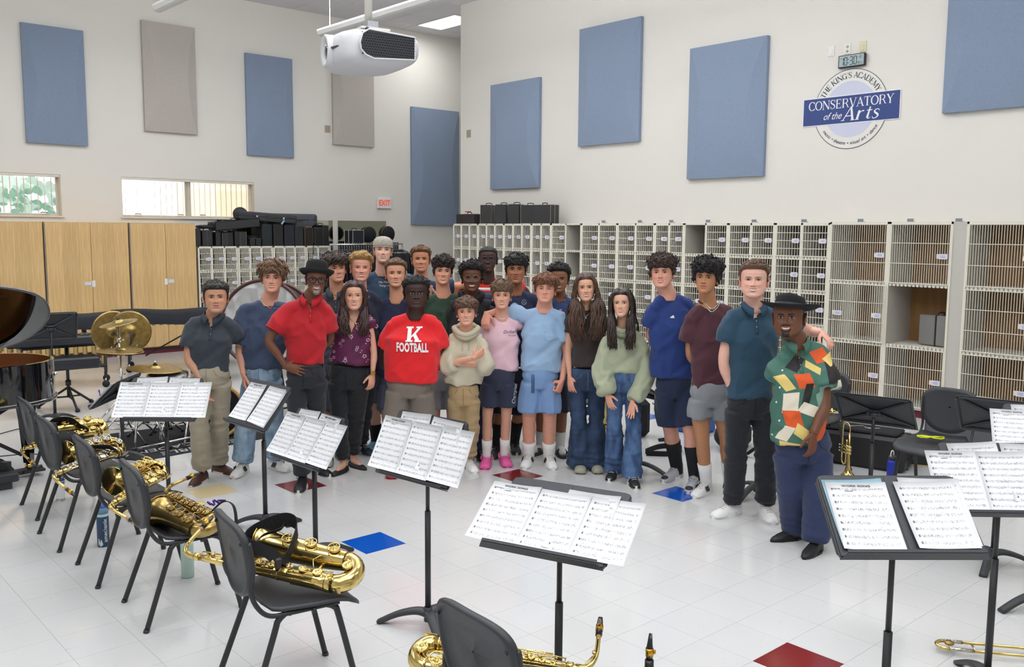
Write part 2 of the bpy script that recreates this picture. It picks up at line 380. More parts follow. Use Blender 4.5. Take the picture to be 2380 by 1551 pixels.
# ---------------------------------------------------------------- light fittings
LAMP = mat('lamp_diffuser', 'ffffff', .6, emit='fffdf8', es=5)
q = thing('recessed_light', 'square-edged recessed fluorescent panel in the tiled ceiling above the recess', 'light', (11.265, 14.56, ZC))
f = MB()
for sx in (-1, 1): f.box((sx*.298, 0, 0), (.014, 1.21, .03), CG)
for sy in (-1, 1): f.box((0, sy*.598, 0), (.58, .014, .03), CG)
f.obj('frame', q); f = MB(); f.box((0, 0, .002), (.58, 1.18, .012), LAMP); f.obj('diffuser', q)
PEND = mat('pendant_body', 'd9dad8', .45)
def pendant(x, y0, y1, z, label):
    t = thing('pendant_light', label, 'light', (x, (y0+y1)/2, z), group='long pendant lights under the ceiling')
    L = y1-y0
    prof = [(-.075, .05), (-.085, .02), (-.06, -.03), (-.03, -.048), (.03, -.048), (.06, -.03), (.085, .02), (.075, .05)]
    f = MB(); f.add([(a, -L/2, b_) for a, b_ in prof]+[(a, L/2, b_) for a, b_ in prof], [(i, i+8, (i+1) % 8+8, (i+1) % 8) for i in range(8)]+[tuple(range(8)), tuple(range(8, 16))[::-1]], PEND)
    f.obj('housing', t); f = MB(); f.box((0, 0, .053), (.12, L-.1, .006), mat('uplight', 'ffffff', .5, emit='fffaf0', es=14)); f.obj('tube', t)
    k = max(2, int(L/2.4)+1)
    for i in range(k):
        yy = L/2-.25-i*(L-.5)/(k-1); f = MB(); f.tube([(0, yy, .05), (0, yy, ZC-z)], .006, 6, WHITE); f.obj('suspension_cable', t)
pendant(7.28, 4.0, 12.52, 5.0, 'long white pendant light whose end hangs behind the projector')
pendant(4.88, 4.0, 12.69, 5.0, 'long white pendant light whose tip shows at the top edge over the beige panel')
area((11.265, 14.56, 6.0), .55, 1.15, 22)
area((7.28, 8.3, 5.1), .3, 8, 420*LP, (pi, 0, 0)); area((4.88, 8.3, 5.1), .3, 8, 420*LP, (pi, 0, 0))
# ---------------------------------------------------------------- windows
VIN = mat('window_frame_white', 'e3ded3', .5); GL = mat('window_glass', 'ffffff', .03, trans=1, alpha=.25, spec=.3)
REV = mat('window_reveal', 'e6d9c4', .7); BL = mat('blind_vane', 'e9dfcf', .6)
for n, (x0, x1, z0, z1) in enumerate(WIN):
    f = MB(); t = .035
    f.box(((x0+x1)/2, YB+.16, z0+t/2), (x1-x0, .05, t), VIN); f.box(((x0+x1)/2, YB+.16, z1-t/2), (x1-x0, .05, t), VIN)
    for x in (x0+t/2, (x0+x1)/2, x1-t/2): f.box((x, YB+.16, (z0+z1)/2), (t*(2.6 if x == (x0+x1)/2 else 1), .05, z1-z0-2*t), VIN)
    for s_ in (-1, 1):      # reveals
        f.box(((x0+.004) if s_ < 0 else (x1-.004), YB+.07, (z0+z1)/2), (.006, .13, z1-z0), REV)
    fr = struct(f, 'window_%d' % (n+1), label='high window with vertical blinds, the one '+('cut by the left edge of the photo' if n == 0 else 'nearer the exit sign'))
    f = MB(); f.box(((x0+x1)/2, YB-.012, z0-.012), (x1-x0+.06, .05, .022), VIN); f.obj('window_sill', fr)
    f = MB(); f.box(((x0+x1)/2, YB+.03, z1-.02), (x1-x0-.02, .045, .035), VIN); f.obj('blind_rail', fr)
    for xa, xb in ((x0+t, (x0+x1)/2-.045), ((x0+x1)/2+.045, x1-t)):
        f = MB(); f.box(((xa+xb)/2, YB+.165, (z0+z1)/2), (xb-xa, .004, z1-z0-2*t), GL); f.obj('glass_pane', fr)
    vm = MB(); vm.box((0, 0, 0), (.004, .085, z1-z0-.09), BL); vme = vm.mesh('blind_vane'); k = int((x1-x0-.1)/.098)
    for i in range(k):
        x = x0+.07+i*.098
        if n == 0 and x < 3.2: continue
        o = bpy.data.objects.new('blind_vane', vme); COL.objects.link(o); o.parent = fr
        o.location = (x, YB+.05, (z0+z1)/2-.005); o.rotation_euler = (0, 0, R0.uniform(-.36, -.3))
    for x in ((x0+.25, (x0+x1)/2-.2, (x0+x1)/2+.2) if n else (x1-.28,)):
        f = MB(); f.tube([(x, YB+.13, z0+.05), (x+.02, YB+.1, z0+.055), (x+.09, YB+.1, z0+.05)], .009, 6, mat('latch', '8d7a62', .4, .5)); f.obj('window_latch', fr)
# outside: soffit of the covered walk, a far building and a hedge with daylight put in as emission
EXT = mat('self_lit_stucco', 'f0d9bb', .9, emit='f6e2c9', es=.55); SKY = mat('glowing_sky', 'ffffff', .9, emit='fbfdff', es=1.15)
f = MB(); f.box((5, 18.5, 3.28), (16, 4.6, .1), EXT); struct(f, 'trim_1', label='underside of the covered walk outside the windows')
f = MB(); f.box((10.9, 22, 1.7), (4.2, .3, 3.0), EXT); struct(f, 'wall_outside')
f = MB(); f.box((5, 26, 2.5), (34, .1, 9), SKY); o = struct(f, 'sky_backdrop')  # upright glowing sheet added as the white sky beyond the windows
f = MB(); rr = random.Random(3)
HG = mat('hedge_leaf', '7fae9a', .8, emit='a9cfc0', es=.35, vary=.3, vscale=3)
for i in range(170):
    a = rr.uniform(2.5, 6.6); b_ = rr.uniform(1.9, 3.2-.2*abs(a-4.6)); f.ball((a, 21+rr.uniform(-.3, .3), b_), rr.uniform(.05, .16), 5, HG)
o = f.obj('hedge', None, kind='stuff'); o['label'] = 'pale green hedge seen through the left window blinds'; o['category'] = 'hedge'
# ---------------------------------------------------------------- acoustic panels
PB = mat('blue_grey_fabric', '8494ab', .95, bump=.5, bscale=260, vary=.05, vscale=60, sheen=.2)
PG = mat('beige_grey_fabric', 'bcb5af', .95, bump=.5, bscale=260, vary=.05, vscale=60)
def acoustic(label, o_, w_, h_, m, rz):
    """bowed fabric panel; local X to the right, Y into the wall, origin at the middle of its back"""
    f = MB(); V = []; k = 25
    for i in range(k):
        t = -1+2*i/(k-1); d = .065+.06*(1-t*t); ins = .17*(1-t*t)*w_/.9
        V += [(-w_/2, 0, t*h_/2), (-w_/2, -.06, t*h_/2), (-w_/2+max(ins, .004), -d, t*h_/2), (w_/2-max(ins, .004), -d, t*h_/2), (w_/2, -.06, t*h_/2), (w_/2, 0, t*h_/2)]
    F = [(i*6+j, i*6+j+1, (i+1)*6+j+1, (i+1)*6+j) for i in range(k-1) for j in range(5)]+[(5, 4, 3, 2, 1, 0), tuple(range(k*6-6, k*6))]
    f.add(V, [q[::-1] for q in F], m); o = f.obj('acoustic_panel', None, loc=o_, rot=(0, 0, rz)); o['label'] = label; o['category'] = 'wall panel'
    o['group'] = 'fabric acoustic panels on the walls'; return o
for lb, xc, zc, w_, h_, m in (('blue fabric acoustic panel farthest from the corner, above the cut-off window', 4.36, 4.255, .9, 1.8, PB), ('beige fabric acoustic panel between two blue ones above the window', 6.18, 4.57, .9, 1.8, PG),
        ('blue fabric acoustic panel between the two beige ones', 8.01, 4.28, .92, 1.8, PB), ('beige fabric acoustic panel partly hidden by the projector', 9.79, 4.6, .93, 1.82, PG), ('tallest blue acoustic panel, reaching lowest, beside the wall corner', 11.79, 3.37, 1.24, 2.42, PB)):
    acoustic(lb, (xc, YB, zc), w_, h_, m, 0)
for lb, yc, zc, w_ in (('blue acoustic panel lowest on the locker wall, over the black cases', 11.78, 3.67, 1.24), ('blue acoustic panel touching the top edge, second along the locker wall', 9.63, 4.285, 1.25), ('blue acoustic panel left of the arts logo', 7.48, 3.69, 1.24), ('blue acoustic panel cut by the top right corner of the photo', 3.95, 4.29, 1.24)):
    acoustic(lb, (XR, yc, zc), w_, 1.8, PB, -pi/2)
# ---------------------------------------------------------------- wall fittings
MIR = mat('mirror_glass', 'c9cdb8', .05, 1)
for lb, x0, x1, z0 in (('wall mirror behind the pile of instrument cases', 6.95, 9.3, 1.2), ('wall mirror nearest the exit sign, reflecting a plain wall', 9.42, 10.545, 1.2)):
    f = MB(); f.box(((x0+x1)/2, YB-.008, (z0+2.225)/2), (x1-x0, .014, 2.225-z0), MIR); o = f.obj('mirror'); o['label'] = lb; o['category'] = 'mirror'
t = thing('exit_sign', 'white exit sign with red letters high on the window wall', 'sign', (10.49, YB-.03, 2.59))
f = MB(); f.box((0, 0, 0), (.33, .05, .22), mat('sign_white', 'f1efec', .4), bev=.008); f.obj('housing', t)
f = MB(); RED = mat('exit_red', 'e8402c', .5, emit='f04a34', es=.5)
text(f, 'EXIT', .155, RED, ((-.005, -.027, 0), (1, 0, 0), (0, 0, 1)), .001, .003, sx=.86)
f.tube([(.115, -.028, .03), (.135, -.028, 0), (.115, -.028, -.03)], .004, 4, RED); f.obj('lettering', t)
PLB = mat('wall_plate_beige', 'b9ae9c', .5); PLW = mat('wall_plate_white', 'eceae6', .4); PLY = mat('wall_plate_ivory', 'd8d4ae', .5)
def plate(lb, loc, rz, m, kind):
    t = thing('wall_plate', lb, 'wall plate', loc, rz)
    f = MB(); f.box((0, -.005, 0), (.085 if kind != 'box' else .12, .01, .125 if kind != 'box' else .14), m, bev=.003); f.obj('cover', t)
    f = MB()
    if kind == 'outlet':
        for z in (-.026, .026): f.lathe([(.017, -.002), (.017, .002)], 14, mat('socket', 'c8c4a8', .5), (0, -.011, z), rotm(pi/2)); f.box((-.006, -.014, z), (.002, .002, .009), PRINT); f.box((.006, -.014, z), (.002, .002, .009), PRINT)
        f.obj('socket', t)
    elif kind == 'box':
        f.box((0, -.012, 0), (.095, .006, .115), mat('speaker_mesh', 'a49a88', .6)); f.obj('mesh_insert', t)
    else:
        f.box((0, -.012, -.01), (.035, .006, .066), m, bev=.002); f.obj('switch', t)
plate('beige square wall plate between a blue and a beige acoustic panel', (9.225, YB, 3.975), 0, PLB, 'box')
plate('beige square wall plate on the locker wall near its end', (XR, 13.07, 3.795), -pi/2, PLB, 'box')
plate('white blank wall plate above left of the clock', (XR, 5.987, 4.273), -pi/2, PLW, 'blank')
plate('white double socket plate right above the clock', (XR, 5.772, 4.27), -pi/2, PLW, 'outlet')
plate('ivory switch plate above right of the clock', (XR, 5.575, 4.272), -pi/2, PLY, 'blank')
t = thing('digital_clock', 'digital wall clock reading 10:30 above the arts logo', 'clock', (XR-.03, 5.692, 4.117), -pi/2)
f = MB(); f.box((0, 0, 0), (.345, .04, .15), mat('clock_black', '1d2226', .4), bev=.006); f.obj('case', t)
f = MB(); f.box((0, -.0205, .002), (.315, .002, .125), mat('lcd', '9fb3b5', .3)); f.obj('screen', t)
def seg(f, x, z, w_, h_, on, m, t_=.008):
    S = {'a': (0, h_/2, 1), 'g': (0, 0, 1), 'd': (0, -h_/2, 1), 'f': (-w_/2, h_/4, 0), 'b': (w_/2, h_/4, 0), 'e': (-w_/2, -h_/4, 0), 'c': (w_/2, -h_/4, 0)}
    for k in on:
        a, b_, hz = S[k]; f.box((x+a, -.0225, z+b_), (w_-.004 if hz else t_, .002, t_ if hz else h_/2-.006), m)
f = MB(); LCDB = mat('lcd_black', '15252b', .5)
for x, on in ((-.118, 'bc'), (-.072, 'abcdef'), (-.002, 'abcdg'), (.05, 'abcdef')): seg(f, x, 0, .034, .092, on, LCDB)
for z in (-.02, .02): f.box((-.037, -.0225, z), (.009, .002, .009), LCDB)
seg(f, .098, .035, .014, .028, 'bc', LCDB, .004); seg(f, .12, .035, .014, .028, 'abcdef', LCDB, .004)
seg(f, .095, -.033, .014, .028, 'abcdefg', LCDB, .004); seg(f, .112, -.033, .012, .028, 'bc', LCDB, .004); seg(f, .13, -.033, .012, .028, 'bcd', LCDB, .004)
text(f, 'PM', .014, LCDB, ((-.135, -.0225, .035), (1, 0, 0), (0, 0, 1))); f.obj('digits', t)
# the conservatory logo
t = thing('wall_logo', 'round conservatory logo with navy banner on the locker wall', 'sign', (XR-.004, 5.705, 3.55), -pi/2)
f = MB(); NAVY = mat('logo_navy', '2c4280', .5); LIL = mat('logo_lilac', 'ccd0e4', .6); OFF = mat('logo_offwhite', 'e8e7e2', .6); WH = mat('logo_white', 'f2f2f2', .5)
X_, Z_ = (1, 0, 0), (0, 0, 1)
def ring(f, r0, r1, y, m, n=72):
    th = np.arange(n)/n*2*pi; V = [(r*cos(a), y, r*sin(a)) for r in (r0, r1) for a in th]
    f.add(V, [(i, (i+1) % n, n+(i+1) % n, n+i) for i in range(n)], m)
f = MB(); ring(f, .001, .475, -.001, OFF); f.obj('disc', t)
f = MB(); ring(f, .472, .478, -.002, PRINT); f.obj('outline', t)
f = MB(); ring(f, .001, .335, -.003, LIL); f.obj('inner_disc', t)
f = MB(); f.box((0, -.003, 0), (1.262, .006, .345), WH); f.box((0, -.004, 0), (1.24, .008, .325), NAVY); f.obj('banner', t)
f = MB()
serif(f, 'CONSERVATORY', .108, WH, ((0, -.009, .075), X_, Z_), sx=.94)
text(f, 'of the', .12, WH, ((-.23, -.009, -.07), X_, Z_), .0006, 0, shear=.45, sx=.85)
serif(f, 'Arts', .165, WH, ((.16, -.0098, -.055), X_, Z_), shear=.3, sx=1.12)
def arc_text(f, body, r, size, a0, a1, m, flip=False, shear=0):
    wds = [GLY[c][0] if c in GLY and not flip else {' ': .42, 'i': .35, 't': .42, 'l': .35, 'r': .5, 'm': .95, '•': .6}.get(c, .62) for c in body]; cum = [sum(wds[:i])+wds[i]/2 for i in range(len(wds))]
    for i, ch in enumerate(body):
        if ch == ' ': continue
        a = a0+(a1-a0)*(cum[i]-cum[0])/(cum[-1]-cum[0]); o_ = (r*cos(a), -.003, r*sin(a))
        xd = (sin(a), 0, -cos(a)) if not flip else (-sin(a), 0, cos(a)); yd = (cos(a), 0, sin(a)) if not flip else (-cos(a), 0, -sin(a))
        if flip: text(f, ch, size, m, (o_, xd, yd), .0004, .0002, shear=shear)
        else: serif(f, ch, size, m, (o_, xd, yd), sx=.95)
f.obj('banner_lettering', t); f = MB()
arc_text(f, "THE KING'S ACADEMY", .405, .068, radians(152), radians(31), PRINT)
arc_text(f, 'music • theatre • visual art • dance', .41, .058, radians(218), radians(326), PRINT, True, .3)
f.obj('ring_lettering', t)
# ---------------------------------------------------------------- projector on its ceiling pole
t = thing('projector', 'white ceiling projector with dark mesh grille', 'projector', (2.735, 4.25, 2.985), -YAW+radians(-58))
PW = mat('projector_white', 'cfd0d4', .4); PGm = mat('projector_grille', '34363e', .5)
# local -Y is the lens side; X to the right
f = MB(); pr = []
for yy, w_, zt, zb in ((-.20, .10, .02, -.04), (-.19, .16, .055, -.075), (-.165, .205, .075, -.095), (-.12, .235, .088, -.108), (-.03, .25, .092, -.11), (.08, .25, .088, -.105), (.16, .245, .08, -.09), (.2, .235, .07, -.07)):
    pr.append((yy, w_, zt, zb))
V = []; n_ = 28
for yy, w_, zt, zb in pr:
    for i in range(n_):
        a = 2*pi*i/n_; c, s_ = cos(a), sin(a); c = math.copysign(abs(c)**.55, c); s2 = math.copysign(abs(s_)**.62, s_)
        V.append((w_*c, yy, (zt if s_ > 0 else -zb)*s2))
f.add(V, [(i*n_+j, i*n_+(j+1) % n_, (i+1)*n_+(j+1) % n_, (i+1)*n_+j) for i in range(len(pr)-1) for j in range(n_)]+[tuple(range(n_))[::-1], tuple((len(pr)-1)*n_+j for j in range(n_))], PW, True)
f.obj('housing', t)
LR = rotm(0, 0, -.12)@rotm(pi/2); f = MB(); f.lathe([(.07, -.07), (.084, -.03), (.084, .008), (.078, .014), (.062, .004), (.044, -.012), (.040, -.02)], 30, PW, (-.035, -.205, -.008), LR); f.obj('lens_ring', t)
f = MB(); f.lathe([(.045, 0), (.04, .006), (.02, .012), (0, .013)], 22, mat('lens_glass', '15161c', .06, coat=1), (-.035, -.199, -.008), LR); f.obj('lens', t)
f = MB(); f.tube([(.045, -.207, -.005), (.1, -.198, -.005), (.16, -.178, -.005), (.205, -.15, -.005)], .006, 6, PGm); f.obj('seam', t)
# side grille on +X face
f = MB(); pts = [(-.13, -.035), (-.135, .0), (-.12, .045), (-.085, .068), (.17, .055), (.17, -.06), (-.06, -.075), (-.105, -.06)]
f.add([(.2505, a, b_) for a, b_ in pts]+[(.243, a, b_) for a, b_ in pts], [tuple(range(8)), tuple(range(8, 16))[::-1]]+[(i, 8+i, 8+(i+1) % 8, (i+1) % 8) for i in range(8)], PGm)
for i in range(22):
    y = -.12+i*.0135
    for j in range(9): f.box((.2515, y+(j % 2)*.0065, -.055+j*.013), (.002, .008, .007), mat('grille_hole', '0e0f12', .8))
f.obj('side_grille', t)
f = MB(); P2 = pts+[pts[0]]; f.tube([(.2515, a, b_) for a, b_ in pts], .005, 6, PW, closed=True); f.obj('grille_rim', t)
f = MB(); f.box((0, .02, .11), (.2, .16, .01), WHITE); f.box((-.07, .02, .13), (.03, .06, .045), mat('bracket_steel', 'b9bcc4', .35, .8)); f.box((.03, .02, .13), (.06, .06, .05), mat('bracket_steel', 'b9bcc4')); 
for sx in (-.1, .1): f.ball((sx, -.03, .1), .013, 6, BLACKPL)
f.obj('mounting_bracket', t)
f = MB(); f.tube([(0, .02, .13), (0, .02, ZC-2.985)], .021, 14, WHITE); f.obj('ceiling_pole', t)
# ================================================================ LOCKERS AND CABINETS
LK = mat('locker_white_wire', 'dedacb', .5); LC = mat('locker_panel_grey', 'bdbab2', .6); LB = mat('locker_back_board', '9c7448', .7, vary=.15, vscale=6, stretch=(3, 3, .4)); TAG = mat('name_tag', 'd9d9ea', .5); MAR = mat('maroon_toe_kick', '6a1f2c', .5)
LSH = mat('locker_shelf', 'd6d2c5', .55)
door_cache = {}
def door_mesh(w_, h_, nb, hz, bow):
    k = (round(w_, 3), round(h_, 3), nb, bow)
    if k in door_cache: return door_cache[k]
    f = MB(); r = .005; n = 4
    for x in (r, w_-r): f.tube([(x, 0, 0), (x, 0, h_)], .0065, 4, LK, smooth=False)
    for z in (r, h_-r): f.tube([(0, 0, z), (w_, 0, z)], .0065, 4, LK, smooth=False)
    for z in hz: f.tube([(0, -.006, z*h_), (w_, -.006, z*h_)], .0042, 4, LK, smooth=False)
    for i in range(nb):
        x = (i+1)*w_/(nb+1)
        if bow: f.tube([(x+bow*(1-(2*q-1)**2), 0, q*h_) for q in np.linspace(0, 1, 6)], .0058, 4, LK, cap=False, smooth=False)
        else: f.tube([(x, 0, 0), (x, 0, h_)], .0036, 4, LK, cap=False, smooth=False)
    door_cache[k] = f.mesh('door'); return door_cache[k]
tag_me = {}
def tag_mesh(tw, left=True):
    if (tw, left) not in tag_me:
        f = MB(); f.box((0, 0, 0), (tw, .012, .05), LK, bev=.003); f.box((tw*.1, -.008, 0), (tw*.72, .006, .056), TAG)
        for i in range(2): f.box((tw*.1, -.012, .008-.016*i), (tw*.45, .001, .005), mat('tag_print', '8a88b4', .6))
        tag_me[(tw, left)] = f.mesh('name_tag')
    return tag_me[(tw, left)]
def locker(label, loc, rz, w_, h_, cols, rows, depth, nb, hz, bow=0, opened=(), base=.09, lb=LB, tw=.1, side=None, nodoor=()):
    t = thing('instrument_locker', label, 'locker', loc, rz, 'wire-door instrument lockers')
    p = .02
    f = MB(); f.box((p/2, depth/2, h_/2+base/2), (p, depth, h_-base), LC); f.box((w_-p/2, depth/2, h_/2+base/2), (p, depth, h_-base), LC)
    f.box((w_/2, depth/2, h_-p/2), (w_-2*p, depth, p), LC); f.box((w_/2, depth/2, base+p/2), (w_-2*p, depth, p), LC)
    cw = (w_-p)/cols; rh = (h_-base-p)/rows
    for i in range(1, cols): f.box((p/2+i*cw, depth/2, (h_+base)/2), (p, depth-.01, h_-base-2*p), LC)
    for x in [min(max(p/2+i*cw, .0112), w_-.0112) for i in range(cols+1)]: f.box((x, -.004, (h_+base)/2), (.022, .008, h_-base), LK)
    f.box((w_/2, -.004, h_-.012), (w_, .008, .024), LK); f.obj('carcass', t)
    f = MB(); f.box((w_/2, depth-.006, (h_+base)/2), (w_-.01, .01, h_-base-.02), lb); f.obj('back_panel', t)
    f = MB(); f.box((w_/2, depth/2+.02, base/2), (w_, depth-.04, base), MAR); f.obj('toe_kick', t)
    sm = None
    for j in range(1, rows):
        if sm is None:
            f = MB(); f.box((w_/2, depth/2, 0), (w_-2*p, depth-.03, .02), LSH)
            k = int(w_/.045)
            for i in range(k): f.box((p+.02+i*(w_-2*p)/k, .003, 0), (.026, .01, .034), LSH)
            sm = f.mesh('shelf')
        o = bpy.data.objects.new('shelf', sm); COL.objects.link(o); o.parent = t; o.location = (0, 0, base+p/2+j*rh)
    for i in range(cols):
        for j in range(rows):
            if (i, j) in nodoor: continue
            dm = door_mesh(cw-.024, rh-.028, nb, hz, bow)
            d = bpy.data.objects.new('door', dm); COL.objects.link(d); d.parent = t
            z = base+p/2+j*rh+.014; x = p/2+i*cw+.012
            if (i, j) in opened: d.location = (x-.02, -.03, z); d.rotation_euler = (0, 0, pi-.06)
            else: d.location = (x, -.006, z)
            o = bpy.data.objects.new('name_tag', tag_mesh(tw)); COL.objects.link(o); o.parent = d
            o.location = (cw-.024-tw*.62, -.014, (rh-.028)*(.5 if rows > 3 else .47))
            if (i, j) in opened: o.location[1] = .014; o.rotation_euler = (0, 0, pi)
    return t
XF = 10.0
def L(y1): return (XF, y1, 0)
small = dict(cols=3, rows=5, depth=.6, nb=4, hz=(.5,), tw=.085, lb=LC)
med = dict(cols=2, rows=5, depth=.6, nb=8, hz=(.25, .5, .75), tw=.1, lb=LB)
big = dict(cols=1, rows=3, depth=.6, nb=24, hz=(.34, .68), tw=.12, lb=LB)
HL = 2.165
locker('narrow three-column locker at the far end of the locker row', L(12.76), -pi/2, .685, HL, **small)
locker('narrow three-column locker, second from the far end of the row', L(12.075), -pi/2, .675, HL, **small)
locker('narrow three-column locker behind the tall boy in glasses', L(11.4), -pi/2, .67, HL, **small)
locker('narrow two-column locker under the black cases on the locker row', L(10.73), -pi/2, .45, HL, **dict(small, cols=2))
locker('locker with an open doorless right column beside the narrow lockers', L(10.28), -pi/2, .655, HL, nodoor=((1, 4), (1, 3)), **dict(med))
locker('two-column locker right of the one with the open column', L(9.625), -pi/2, .725, HL, **med)
locker('two-column locker above the two long-haired girls', L(8.9), -pi/2, .695, HL, **med)
locker('two-column locker behind the boy in the bright blue tee', L(8.205), -pi/2, .51, HL, **dict(med, nb=6))
locker('two-column locker with one open compartment at its top left', L(7.695), -pi/2, .71, HL, nodoor=((0, 4),), **med)
locker('two-column locker behind the maroon-shirted boy and the man in teal', L(6.985), -pi/2, .69, HL, **med)
locker('two-column locker above the wide-brimmed hat', L(6.295), -pi/2, .735, HL, **med)
locker('wide three-high locker with another door folded over its middle', L(5.56), -pi/2, .72, 2.175, **big)
locker('wide three-high locker with its middle door swung open over a silver case', L(4.84), -pi/2, .7, 2.175, opened=((0, 1),), **big)
locker('wide three-high locker at the right edge of the photo', L(4.0), -pi/2, .72, 2.175, **big)
f = MB(); f.box((XF+.3, 4.07, 2.175/2), (.6, .14, 2.175), LC); o = f.obj('filler_panel'); o['label'] = 'narrow grey filler panel between two wide lockers'; o['category'] = 'panel'
locker('wide three-high locker just past the right edge of the photo', L(3.28), -pi/2, .72, 2.175, **big)
# numbered tabs on top of the lockers
TB = mat('tab_grey', '7f858c', .5); tm = MB(); tm.box((0, 0, .022), (.004, .07, .03), TB); tm.box((.02, 0, .004), (.05, .07, .006), TB); tme = tm.mesh('number_tab')
for y, d in ((9.2, 'the one above the pair left of the long-haired girls'), (8.5, 'the one above the two girls'), (7.94, 'the one left of the open top compartment'), (7.33, 'the one right of the open top compartment'), (6.62, 'the one above the maroon-shirted boy'), (5.92, 'the one above the wide-brimmed hat'), (5.2, 'the one over the folded-back door'), (4.62, 'the one over the silver case'), (4.1, 'the one over the filler panel')):
    o = bpy.data.objects.new('number_tab', tme); COL.objects.link(o); o.location = (XF+.02, y, HL+.008); o['label'] = 'grey tab on the locker tops, '+d; o['category'] = 'tab'; o['group'] = 'tabs standing on the locker tops'
# silver case in the open compartment
def hardcase(label, loc, rz, w_, d_, h_, col='1f2023', trim=None, latches=2, handle='top', rot=None, group=None, name='instrument_case', r=.012, metal=0):
    """local X wide, Y deep, front at -Y, base at z=0"""
    t = thing(name, label, 'case', loc, rz, group, rot)
    m = mat('case_'+col, col, .5, metal, bump=.3, bscale=500, coat=.15); tr = mat('case_trim_'+(trim or '3a3a3c'), trim or '3a3a3c', .35, .7)
    f = MB(); f.box((0, 0, h_/2), (w_, d_*.49, h_), m, bev=r, rot=None); f.v[-1][:, 1] -= d_*.252
    f.box((0, 0, h_/2), (w_, d_*.49, h_), m, bev=r); f.v[-1][:, 1] += d_*.252; f.obj('shell', t)
    f = MB(); a, b_ = w_/2-.002, h_-.002
    f.tube([(-a, 0, .004), (a, 0, .004), (a, 0, b_), (-a, 0, b_)], .006, 4, tr, closed=True, smooth=False)
    if trim: 
        for s_ in (-1, 1): f.tube([(-a, s_*d_/2*.97, .004), (a, s_*d_/2*.97, .004), (a, s_*d_/2*.97, b_), (-a, s_*d_/2*.97, b_)], .005, 4, tr, closed=True, smooth=False)
    f.obj('edge_trim', t)
    for i in range(latches):
        x = (i-(latches-1)/2)*w_*.5; f = MB(); f.box((x, -.004, h_+.004), (.03, .03, .008), CHROME, bev=.002); f.obj('latch', t)
    f = MB()
    if handle == 'top': f.tube(catmull([(-.05, 0, h_), (-.048, 0, h_+.025), (0, 0, h_+.032), (.048, 0, h_+.025), (.05, 0, h_)], 3), .008, 6, BLACKPL)
    else: f.tube(catmull([(w_/2, 0, h_/2-.05), (w_/2+.026, 0, h_/2-.045), (w_/2+.03, 0, h_/2), (w_/2+.026, 0, h_/2+.045), (w_/2, 0, h_/2+.05)], 3), .008, 6, BLACKPL)
    f.obj('handle', t); return t
CG_ = 'instrument cases stacked on the locker tops'
hardcase('silver-grey hard case standing in the open locker compartment', (10.28, 4.33, .805), radians(168), .2, .42, .34, '84827f', None, 1, metal=.3, name='silver_case')
# cases on top of the right bank
hardcase('low dark case with red tag at the far end of the right locker tops', (10.22, 12.58, HL), -pi/2+.1, .44, .25, .17, '2c2528', group=CG_)
t = thing('red_tag', 'small red box lying on the low dark case', 'box', (10.2, 12.6, HL+.213)); f = MB(); f.box((0, 0, .0), (.07, .1, .016), mat('red_plastic', 'c23336', .4), bev=.004); f.obj('box_lid', t)
for i, (y, d) in enumerate(((12.05, 'beside the low dark case'), (11.66, 'second of the upright five'), (11.33, 'middle of the upright five'))):
    hardcase('tall upright black case on the right locker tops, '+d, (10.22, y, HL), -pi/2+.55, .2, .36, .32, '222224', 'c8c4b8' if i == 0 else None, 2, group=CG_)
hardcase('tall upright black case with a pale rim on the right locker tops', (10.2, 10.98, HL), -pi/2+.5, .24, .3, .3, '1f1f21', 'c8c4b8', 2, group=CG_)
hardcase('broad black case at the near end of the upright row', (10.24, 10.68, HL), -pi/2+.1, .42, .22, .3, '28282a', 'a8a49a', 2, group=CG_)
# left bank on the window wall with bowed doors
lft = dict(rows=4, depth=.6, nb=7, hz=(.25, .5, .75), bow=.018, tw=.09, lb=mat('locker_dark_back', '3b3833', .8))
for i, (x, c) in enumerate(((6.27, 3), (6.985, 3), (7.65, 3), (8.3, 2))):
    locker(['bowed-wire locker beside the wooden cabinets', 'bowed-wire locker behind the boy in the slate tee', 'bowed-wire locker behind the man in the black hat', 'bowed-wire locker next to the coat rail'][i], (x, 14.95, 0), 0, (.71, .66, .645, .5)[i], 1.75, cols=c, **lft)
# ---------------------------------------------------------------- wooden cabinets
m, nt, b = nodes_mat('maple_veneer'); tc = nt.nodes.new('ShaderNodeTexCoord'); mp = nt.nodes.new('ShaderNodeMapping'); mp.inputs['Scale'].default_value = (14, 14, .8)
oi = nt.nodes.new('ShaderNodeObjectInfo'); nt.links.new(tc.outputs['Object'], mp.inputs[0])
n = nt.nodes.new('ShaderNodeTexNoise'); n.inputs['Scale'].default_value = 3; n.inputs['Detail'].default_value = 8; n.inputs['Distortion'].default_value = .6; nt.links.new(mp.outputs[0], n.inputs[0])
r = nt.nodes.new('ShaderNodeValToRGB'); r.color_ramp.elements[0].position = .3; r.color_ramp.elements[0].color = rgb('c9a56d'); r.color_ramp.elements[1].position = .7; r.color_ramp.elements[1].color = rgb('ddbd88')
nt.links.new(n.outputs[0], r.inputs[0]); hs = nt.nodes.new('ShaderNodeHueSaturation'); mr = nt.nodes.new('ShaderNodeMapRange'); mr.inputs[3].default_value = .93; mr.inputs[4].default_value = 1.05
nt.links.new(oi.outputs['Random'], mr.inputs[0]); nt.links.new(mr.outputs[0], hs.inputs['Value']); nt.links.new(r.outputs[0], hs.inputs['Color']); nt.links.new(hs.outputs[0], b.inputs['Base Color'])
b.inputs['Roughness'].default_value = .4; MAPLE = m; GAP = mat('aluminium_edge', 'a9abae', .4, .8)
